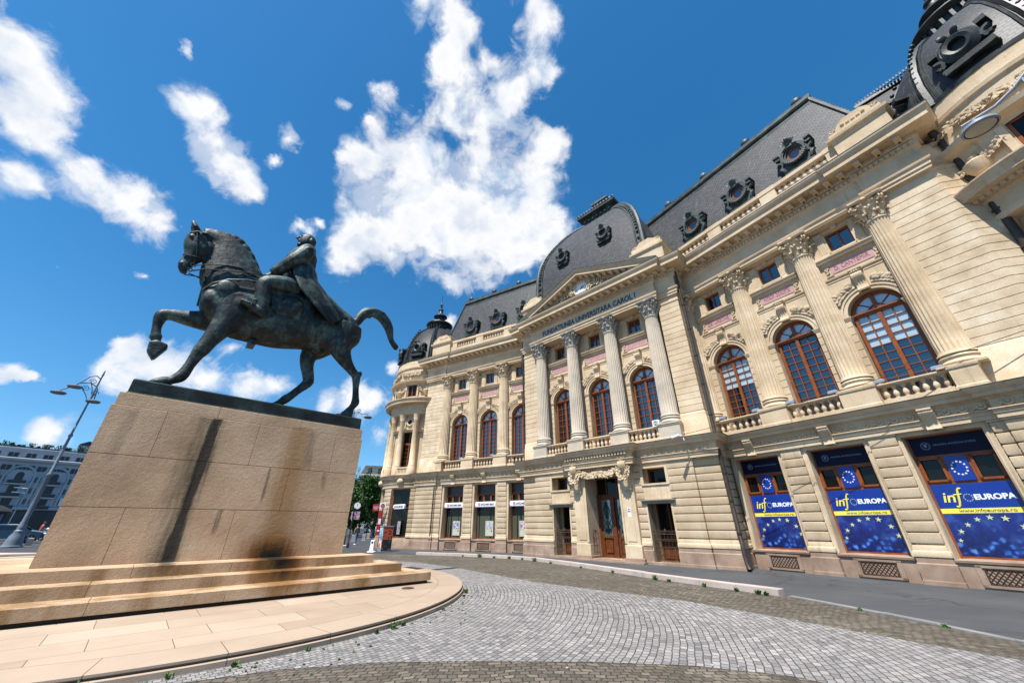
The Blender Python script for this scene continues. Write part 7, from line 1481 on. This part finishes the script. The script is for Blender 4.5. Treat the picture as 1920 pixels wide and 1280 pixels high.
# ---- cars
def car(az, D, head, label, paint, group=None, s=1.0, suv=False, name='parked_car'):
    x, y = AZ(az, D); root = thing(name, label, 'car', (x, y, 0), head, group); L, Wd = 4.6, .90; hh = 1.62 if suv else 1.46
    prof = [(-2.3, .35), (-2.3, .75), (-2.2, .95), (-1.75, 1.02), (-1.15, hh - .06), (-.6, hh), (.3, hh), (.75, hh - .07), (1.35, 1.0), (2.0, .88), (2.28, .72), (2.3, .38)] if not suv else [(-2.25, .4), (-2.28, .9), (-2.15, 1.1), (-1.9, hh - .1), (-1.4, hh), (.2, hh), (.6, hh - .08), (1.2, 1.08), (2.0, .98), (2.25, .8), (2.28, .42)]
    if len(prof) == 12: prof.pop(3)
    mb = MB(); rows = []; k = len(prof)
    for n, f in ((-Wd, 0), (-Wd * .97, .35), (-.6, .55), (0, .62), (.6, .55), (Wd * .97, .35), (Wd, 0)):
        rows.append([(u * (1 - .03 * (abs(n) > .85)), n * (1 - .16 * max(0, (z - .95)) / (hh - .95)), z - (.06 * (abs(n) > .85) if z > .6 else 0)) for u, z in prof])
    vs = [p for r in rows for p in r]; mb.add(vs, [(i * k + j, i * k + (j + 1) % k, (i + 1) * k + (j + 1) % k, (i + 1) * k + j) for i in range(len(rows) - 1) for j in range(k)] + [tuple(range(k)), tuple((len(rows) - 1) * k + j for j in range(k))])
    body = link('body', mb.mesh('body', paint, 35), root)
    cg = flat('car_glass', (.012, .018, .022), .08) if 'car_glass' not in MATS else MATS['car_glass']
    zt, zb = hh - .13, 1.02 if not suv else 1.1
    for q in (1, -1):
        mb = MB(); yy = lambda z: q * (Wd * (1 - .16 * (z - .95) / (hh - .95)) + .006)
        for a, b, c, d in ((-1.45, -.98, -.25, -.25), (-.18, -.18, .55, 1.0)): mb.quad((a, yy(zb), zb), (b, yy(zt), zt), (c, yy(zt), zt), (d, yy(zb), zb))
        link('side_window', mb.mesh('side_window', cg, 0), root)
        for u in (-1.38, 1.42):
            wb = MB(); vs = []; pr = [(.0, .10), (.20, .11), (.31, .12), (.34, .08), (.34, -.10), (.0, -.12)]
            wb.add([(u + r * cos(2 * pi * i / 18), q * (Wd - .08) + q * o, .34 + r * sin(2 * pi * i / 18)) for i in range(18) for r, o in pr], [(i * 6 + j, ((i + 1) % 18) * 6 + j, ((i + 1) % 18) * 6 + j + 1, i * 6 + j + 1) for i in range(18) for j in range(5)]); w = link('wheel', wb.mesh('wheel', black_p, 40), root)
            rb = MB(); [rb.ext([(u + .06 * cos(a - .5), .34 + .06 * sin(a - .5)), (u + .21 * cos(a - .16), .34 + .21 * sin(a - .16)), (u + .21 * cos(a + .16), .34 + .21 * sin(a + .16)), (u + .06 * cos(a + .5), .34 + .06 * sin(a + .5))], q * (Wd + .035), q * (Wd + .045)) for a in [2 * pi * i / 6 for i in range(6)]]; link('rim', rb.mesh('rim', grey_p, 0), w)
    mb = MB(); mb.quad((.78, -.62, hh - .10), (.78, .62, hh - .10), (1.33, .74, 1.03), (1.33, -.74, 1.03)); link('windscreen', mb.mesh('windscreen', cg, 0), root).location.z = .012
    mb = MB(); mb.quad((-1.16, -.62, hh - .10), (-1.16, .62, hh - .10), (-1.78, .74, 1.06), (-1.78, -.74, 1.06)); link('rear_window', mb.mesh('rear_window', cg, 0), root).location = (-.03, 0, .02)
    for q in (-1, 1):
        mb = MB(); mb.ball((2.14, q * .66, .70), (.16, .20, .08), 8, 6); link('headlight', mb.mesh('headlight', white_p, 40), root); mb = MB(); mb.ball((-2.24, q * .68, .86), (.07, .16, .09), 8, 6); link('tail_light', mb.mesh('tail_light', red_m, 40), root)
        mb = MB(); mb.ball((.85, q * .98, 1.02), (.09, .11, .07), 8, 6); link('wing_mirror', mb.mesh('wing_mirror', paint, 40), root)
    mb = MB(); mb.box(2.27, 2.31, -.26, .26, .45, .56); link('number_plate', mb.mesh('number_plate', white_p, 0), root)
    root.scale = (s,) * 3; return root
dk = flat('dark_blue_paint', (.008, .012, .018), .12, coat=1); sv = flat('silver_paint', (.35, .37, .40), .25, .3, coat=.6); wp = flat('white_car_paint', (.62, .64, .66), .25, coat=.6); gp = flat('grey_green_paint', (.10, .13, .13), .25, coat=.6)
car(-50.75, 63, R(45), 'dark blue saloon car parked before the hotel behind the tall lamp post', dk, None, 1.14)
GC = 'cars parked beyond the trees'
car(-18.85, 95, R(118), 'silver white estate car parked next to the round corner tower', wp, GC, 1, True); car(-20.0, 96, R(120), 'grey green car parked left of the silver white estate', gp, GC)
# motorcycles and people by the hotel, tiny in the picture
def motorbike(az, D, label, col):
    x, y = AZ(az, D); root = thing('parked_motorcycle', label, 'motorcycle', (x, y, 0), R(40), 'motorcycles before the hotel'); mb = MB()
    for u in (-.72, .72): mb.tube([(u + .3 * cos(a), 0, .32 + .3 * sin(a)) for a in [2 * pi * k / 16 for k in range(16)]], .06, 6, True)
    w = link('wheel', mb.mesh('wheel', black_p, 40), root); mb = MB(); mb.ball((.15, 0, .85), (.38, .16, .18), 10, 6); mb.ball((-.5, 0, .88), (.42, .14, .12), 10, 6); mb.ball((.55, 0, .95), (.22, .2, .24), 8, 6); mb.ball((0, 0, .5), (.35, .18, .2), 8, 6); link('fairing', mb.mesh('fairing', col, 40), root); mb = MB(); mb.tube([(.72, 0, .32), (.45, 0, 1.05), (.38, .32, 1.12)], .03, 5); mb.tube([(.45, 0, 1.05), (.38, -.32, 1.12)], .03, 5); mb.tube([(-.72, 0, .32), (-.1, 0, .5)], .04, 5); link('handlebar', mb.mesh('handlebar', metal_and_shade, 40), root); root.scale = (1.3,) * 3
motorbike(-48.0, 70, 'white motorcycle beside the pedestal edge before the hotel', white_p)
# ---- people
skin = flat('skin', (.42, .24, .17), .6)
def person(az, D, head, label, top, legs, H=1.66, hairc=None, step=.12, group=None):
    x, y = AZ(az, D); root = thing('person', label, 'person', (x, y, 0), head, group); mb = MB(); L = lambda r: rings_loft(mb, spline(r, 3), 10); k = H / 1.75
    L([(0, 0, .92, .10, .15), (0, 0, 1.05, .105, .15), (.01, 0, 1.22, .11, .165), (.01, 0, 1.36, .105, .19), (0, 0, 1.45, .07, .15), (.0, 0, 1.50, .05, .06), (.02, 0, 1.56, .055, .055)]); L([(.02, 0, 1.55, .06, .055), (.03, 0, 1.62, .095, .075), (.02, 0, 1.69, .095, .078), (.0, 0, 1.755, .05, .05)]); mb.ball((.12, 0, 1.63), (.025, .014, .02), 6, 4)
    for q in (-1, 1):
        mb.ball((.01, q * .08, 1.64), (.02, .012, .03), 6, 4)
        L([(0, q * .19, 1.42, .055, .05), (-.02, q * .23, 1.25, .05, .045), (.0, q * .24, 1.12, .042, .038), (.06, q * .23, .98, .036, .03), (.10, q * .22, .88, .03, .026)]); L([(.10, q * .22, .88, .028, .022), (.12, q * .22, .80, .035, .02), (.13, q * .22, .73, .015, .012)])
        for j in range(4): mb.tube([(.10 + j * .018, q * .22, .79), (.115 + j * .018, q * .215, .73), (.11 + j * .018, q * .21, .70)], .009, 5)
        mb.tube([(.10, q * .205, .84), (.14, q * .195, .79)], .010, 5)
        d = step * q; L([(0, q * .085, .95, .10, .085), (d * .3, q * .095, .72, .082, .075), (d * .65, q * .095, .50, .060, .056), (d * .75, q * .095, .32, .058, .052), (d, q * .095, .10, .038, .036)]); L([(d - .05, q * .095, .05, .04, .038), (d + .06, q * .10, .045, .04, .042), (d + .17, q * .105, .03, .025, .038)])
    b = link('body', sculpt(mb, 'body', skin, .016, 2), root)
    tb = MB(); L2 = lambda r: rings_loft(tb, spline(r, 3), 12); L2([(0, 0, .90, .135, .175), (0, 0, 1.05, .13, .172), (.01, 0, 1.22, .135, .188), (.01, 0, 1.36, .13, .21), (0, 0, 1.47, .08, .14)])
    for q in (-1, 1): L2([(0, q * .18, 1.43, .075, .06), (-.015, q * .23, 1.27, .068, .06), (-.005, q * .24, 1.16, .062, .055)])
    link('shirt', sculpt(tb, 'shirt', top, .02, 2), b); tb = MB()
    for q in (-1, 1): d = step * q; rings_loft(tb, spline([(0, q * .075, .98, .12, .105), (d * .3, q * .095, .72, .098, .09), (d * .65, q * .095, .50, .078, .072), (d * .75, q * .095, .32, .072, .066), (d, q * .095, .09, .06, .055)], 3), 10)
    link('trousers', sculpt(tb, 'trousers', legs, .02, 2), b); tb = MB()
    for q in (-1, 1): d = step * q; tb.ball((d + .05, q * .1, .04), (.15, .055, .045), 8, 5)
    link('shoe', tb.mesh('shoe', white_p, 40), b); tb = MB(); tb.ball((-.005, 0, 1.685), (.105, .088, .085), 10, 7); link('hair', tb.mesh('hair', hairc or flat('dark_hair', (.02, .013, .01), .6), 40), b)
    root.scale = (k,) * 3; return root
denim = flat('denim', (.07, .15, .28), .8); khaki = flat('khaki_cloth', (.13, .11, .065), .85); bl = flat('black_cloth', (.012, .012, .014), .85); rdc = flat('red_cloth', (.40, .07, .05), .8)
person(-20.62, 39.8, R(150), 'person in khaki T-shirt, blue jeans and white shoes standing beyond the street clock', khaki, denim, 1.66)
person(-22.05, 38, R(20), 'person in pale yellow top half hidden by the pedestal edge', flat('pale_yellow_cloth', (.45, .38, .14), .85), bl, 1.66)
person(-48.9, 70, R(60), 'person in red shirt by the motorcycle before the hotel', rdc, bl, 1.9)
# ---- street clock with its sign
x, y = AZ(-21.32, 35.0); root = thing('street_clock', 'round white street clock on a black post with a pink poster board', 'clock', (x, y, 0), R(21.3))
mb = MB(); mb.lathe(-.08, 0, [(.10, 0), (.10, .25), (.05, .35), (.045, 2.7), (.07, 2.72), (.07, 2.8)], 10); mb.tube([(.12 + .26 * cos(a), -.06, 2.98 + .26 * sin(a)) for a in [2 * pi * k / 24 for k in range(24)]], .035, 6, True); mb.box(-.1, .1, -.1, -.02, 2.66, 2.8); link('post', mb.mesh('post', black_p, 40), root)
mb = MB(); mb.add([(.12 + .25 * cos(2 * pi * k / 24), q, 2.98 + .25 * sin(2 * pi * k / 24)) for q in (-.02, -.09) for k in range(24)], [tuple(range(24)), tuple(range(24, 48))] + [(k, (k + 1) % 24, 24 + (k + 1) % 24, 24 + k) for k in range(24)]); f = link('clock_face', mb.mesh('clock_face', white_p, 40), root)
mb = MB(); [mb.box(.12 + .2 * sin(a) - .012, .12 + .2 * sin(a) + .012, -.018, -.01, 2.98 + .2 * cos(a) - .012, 2.98 + .2 * cos(a) + .012) for a in [2 * pi * k / 12 for k in range(12)]]; mb.box(.11, .13, -.018, -.008, 2.95, 3.16); mb.box(.105, .135, -.018, -.01, 2.95, 3.11); link('clock_hands', mb.mesh('clock_hands', ink, 0), f)
m, T, b = newmat('pink_poster'); v = T.noise(T.world(), 5, 4); setb(T, b, T.ramp(v, [(.44, (.50, .33, .36)), (.5, (.06, .03, .05)), (.56, (.30, .10, .24)), (.62, (.50, .33, .36))], 'CONSTANT'), .5)
mb = MB(); mb.box(-.22, .42, -.06, .0, 1.98, 2.56); link('poster_board', mb.mesh('poster_board', m, 0), root)
# ---- small poster kiosk, white post, signs at the tower
x, y = AZ(-16.95, 29.6); root = thing('poster_cabinet', 'narrow street cabinet covered with blue, orange and dark red posters', 'cabinet', (x, y, 0), R(-56)); box_part(root, 'cabinet', grey_p, (-.38, .38, -.34, .34, 0, 1.48), (-.41, .41, -.37, .37, 1.48, 1.54))
def pic_mat(name, stops, sc, seed):
    m, T, b = newmat(name); p = T.vmath('ADD', T.coord(), (seed, seed * 2.1, seed * .7)); n = T.noise(p, sc, 4, .6, .6); setb(T, b, T.ramp(n, stops, 'CONSTANT'), .4); return m
box_part(root, 'blue_poster', pic_mat('blue_poster', [(0, (.03, .22, .38)), (.48, (.10, .42, .55)), (.56, (.75, .72, .6)), (.62, (.55, .32, .10)), (.68, (.04, .2, .1))], 4, 3), (-.35, .35, .342, .346, .78, 1.46)); box_part(root, 'orange_poster', pic_mat('orange_poster', [(0, (.75, .75, .73)), (.46, (.75, .14, .02)), (.56, (.6, .07, .01)), (.62, (.08, .03, .02))], 5, 8), (-.28, .30, .342, .346, .20, .75)); box_part(root, 'red_poster', pic_mat('red_poster', [(0, (.35, .05, .02)), (.5, (.5, .09, .03)), (.58, (.03, .01, .01))], 6, 1), (.382, .386, -.32, .32, .72, 1.45)); box_part(root, 'black_poster', pic_mat('black_poster', [(0, (.012, .012, .012)), (.55, (.02, .02, .02)), (.6, (.25, .2, .12)), (.64, (.012, .012, .012))], 5, 5), (.382, .386, -.32, .32, .06, .70))
x, y = AZ(-18.45, 28.9); root = thing('white_marker_post', 'short white marker post with flared foot left of the poster cabinet', 'bollard', (x, y, 0), R(-10)); mb = MB(); mb.sweep([(-.13, -.1), (-.13, .1), (.13, .1), (.13, -.1)], [(.1, 0), (.1, .04), (.0, .10), (-.02, .66), (-.05, .70), (-.12, .71)], True); link('post', mb.mesh('post', white_p, 0), root); box_part(root, 'dark_plate', ink, (-.06, .06, .085, .10, .52, .62))
def tower_sign(az, e, D, w, h, name, label, mat, cat='sign', parts=()):
    x, y = AZ(az, D); z = 1.6 + e * D; root = thing(name, label, cat, (x, y, z), R(-az)); box_part(root, 'panel', mat, (-w / 2, w / 2, -.06, .0, -h / 2, h / 2)); 
    for n_, m_, bx in parts: box_part(root, n_, m_, *bx)
    return root
tower_sign(-18.75, .0362, 33.9, .46, .50, 'red_sign', 'red square sign with white lines projecting left of the tower', red_m, 'sign', (('white_line', white_p, ((-.19, .19, .0, .006, .04, .07), (-.19, .19, .0, .006, -.05, -.03), (-.1, .12, .0, .006, -.14, -.12))), ('sign_arm', metal_and_shade, ((.2, .5, -.05, -.03, .18, .21),))))
r = tower_sign(-17.9, .0405, 33.6, .46, .46, 'no_parking_sign', 'white square sign with a red ring and slash on the round corner tower', white_p); mb = MB(); mb.tube([(.13 * cos(a), .006, .13 * sin(a)) for a in [2 * pi * k / 20 for k in range(20)]], .028, 5, True); mb.tube([(-.09, .008, -.09), (.09, .008, .09)], .025, 5); link('red_ring', mb.mesh('red_ring', red_m, 30), r); mb = MB(); mb.tube([(.05, -.05, -.2), (.05, -.05, -2.9)], .03, 6); link('post', mb.mesh('post', metal_and_shade, 30), r)
tower_sign(-18.02, .004, 33.9, .34, 1.75, 'red_banner', 'tall narrow red banner at the edge of the round corner tower', red_m, 'banner', (('white_patch', white_p, ((-.1, .1, .0, .006, -.1, .3), (-.1, .1, .0, .006, -.6, -.5))),))
# ---- bollards
GBo = 'concrete bollards along the far road'
def bollard(az, D, label, h=.62): x, y = AZ(az, D); r = thing('concrete_bollard', label, 'bollard', (x, y, 0), R(-az), GBo); mb = MB(); mb.sweep([(-.2, -.2), (-.2, .2), (.2, .2), (.2, -.2)], [(.02, 0), (0, .05), (-.02, h - .05), (-.05, h), (-.19, h + .01)], True); link('block', mb.mesh('block', mottled('bollard_concrete', (.22, .21, .2), (.34, .33, .31)) if 'bollard_concrete' not in MATS else MATS['bollard_concrete'], 0), r)
for az, D, w in ((-19.7, 50, 'pale stone bollard right of the person in khaki'), (-19.15, 56, 'pale stone bollard nearest the round corner tower'), (-20.95, 48, 'pale stone bollard left of the person in khaki'), (-49.2, 52.5, 'dark stone bollard at the foot of the tall lamp post')): bollard(az, D, w)
# ---- round kiosk and thin lamp at the left edge
x, y = AZ(-52.3, 74); root = thing('round_kiosk', 'round kiosk with dark domed roof and blue panels at the left edge', 'kiosk', (x, y, 0)); mb = MB(); mb.lathe(0, 0, [(1.15, 0), (1.15, 2.7)], 20); link('panel', mb.mesh('panel', flat('kiosk_blue', (.03, .06, .22), .3), 30), root); mb = MB(); mb.lathe(0, 0, [(1.2, 2.7), (1.6, 2.75), (1.6, 2.95), (1.3, 3.2), (.7, 3.5), (.15, 3.65), (.1, 4.0), (0, 4.1)], 20); link('roof', mb.mesh('roof', metal_and_shade, 40), root); mb = MB(); [mb.box(1.17 * cos(a) - .05, 1.17 * cos(a) + .05, 1.17 * sin(a) - .05, 1.17 * sin(a) + .05, 0, 2.7) for a in [2 * pi * k / 10 for k in range(10)]]; link('frame', mb.mesh('frame', metal_and_shade, 0), root)
x, y = AZ(-50.98, 120); root = thing('twin_lamp', 'thin far lamp post with white lamp arms before the hotel windows', 'street lamp', (x, y, 0), R(51)); mb = MB(); mb.tube([(0, 0, 0), (0, 0, 8)], .06, 6); link('pole', mb.mesh('pole', grey_p, 40), root); mb = MB(); [mb.tube([(0, 0, z), (-1.0, 0, z + .1)], .05, 5) for z in (7.0, 7.8)]; [mb.box(-1.7, -.8, -.1, .1, z, z + .15) for z in (7.05, 7.85)]; link('lamp_arm', mb.mesh('lamp_arm', white_p, 0), root)
# ---- weeds in the joints
def weeds():
    mb = MB(); rnd = random.Random(21)
    def tuft(x, y, h, n, z=0):
        for i in range(n):
            a = rnd.uniform(0, 6.28); l = h * rnd.uniform(.5, 1.1); d = Vector((cos(a) * rnd.uniform(.2, .9), sin(a) * rnd.uniform(.2, .9), rnd.uniform(.5, 1.1))).normalized() * l
            mb.leaf((x + rnd.uniform(-h, h) * .4, -(y + rnd.uniform(-h, h) * .4), z), (d.x, d.y, d.z), rnd.uniform(.008, .02), (-d.x, -d.y, 1), .15, 3)
    for i, (t, h) in enumerate(((1.0, .10), (1.3, .2), (1.55, .12), (1.8, .15), (2.05, .10), (2.3, .2), (2.6, .10), (3.1, .08), (3.6, .10), (4.2, .16), (4.45, .1), (5.0, .12), (5.5, .1), (5.8, .12), (5.9, .1))):
        i0 = min(int(t), 5); f = t - i0; a, b = KERB[i0], KERB[i0 + 1]; d = Vector((b[0] - a[0], b[1] - a[1])).normalized(); x, y = a[0] + (b[0] - a[0]) * f - (-d.y) * -.17 * -1, a[1] + (b[1] - a[1]) * f - d.x * .17; tuft(x - abs(d.y) * .18, y - abs(d.x) * .1, h, 40)
    for a_, k in ((-2, 26), (2, 34), (4, 20), (-15, 14), (-26, 22), (-28, 30), (-31, 14), (-40, 10), (-47, 16), (-52, 8), (-58, 8)):
        a = R(a_); tuft(PC.x + 7.22 * cos(a), PC.y + 7.22 * sin(a), rnd.uniform(.05, .12), k)
    for t in (1.2, 2.3, 3.2, 3.35, 3.6, 3.75, 3.9, 4.0, 4.1, 4.25, 4.4): i0 = int(t); f = t - i0; a, b = EDGE[i0], EDGE[i0 + 1]; tuft(a[0] + (b[0] - a[0]) * f - .13, a[1] + (b[1] - a[1]) * f, .07 + .05 * (t > 3), 22)
    for k in range(60):
        a, r = R(rnd.uniform(-62, 8)), 7.2 + abs(rnd.gauss(0, .35)); tuft(PC.x + r * cos(a), PC.y + r * sin(a), .025, 5)
    o = link('weeds', mb.mesh('weeds', leaf_mat('weed_leaves', (.03, .08, .01), (.08, .16, .03)), 0, False)); tag(o, 'small green weeds growing in the kerb and cobble joints', 'weeds', None, 'stuff')
    mb = MB()
    for i in range(90): x, y = rnd.uniform(-2, 7), rnd.uniform(5.8, 16); s = rnd.uniform(.006, .016); mb.ball((x, -y, s * .5), (s * 1.5, s, s * .6), 5, 3)
    tag(link('litter', mb.mesh('litter', mottled('litter', (.3, .28, .25), (.6, .58, .55)), 0)), 'tiny pale bits of litter on the brown cobbles', 'litter', None, 'stuff')
weeds()
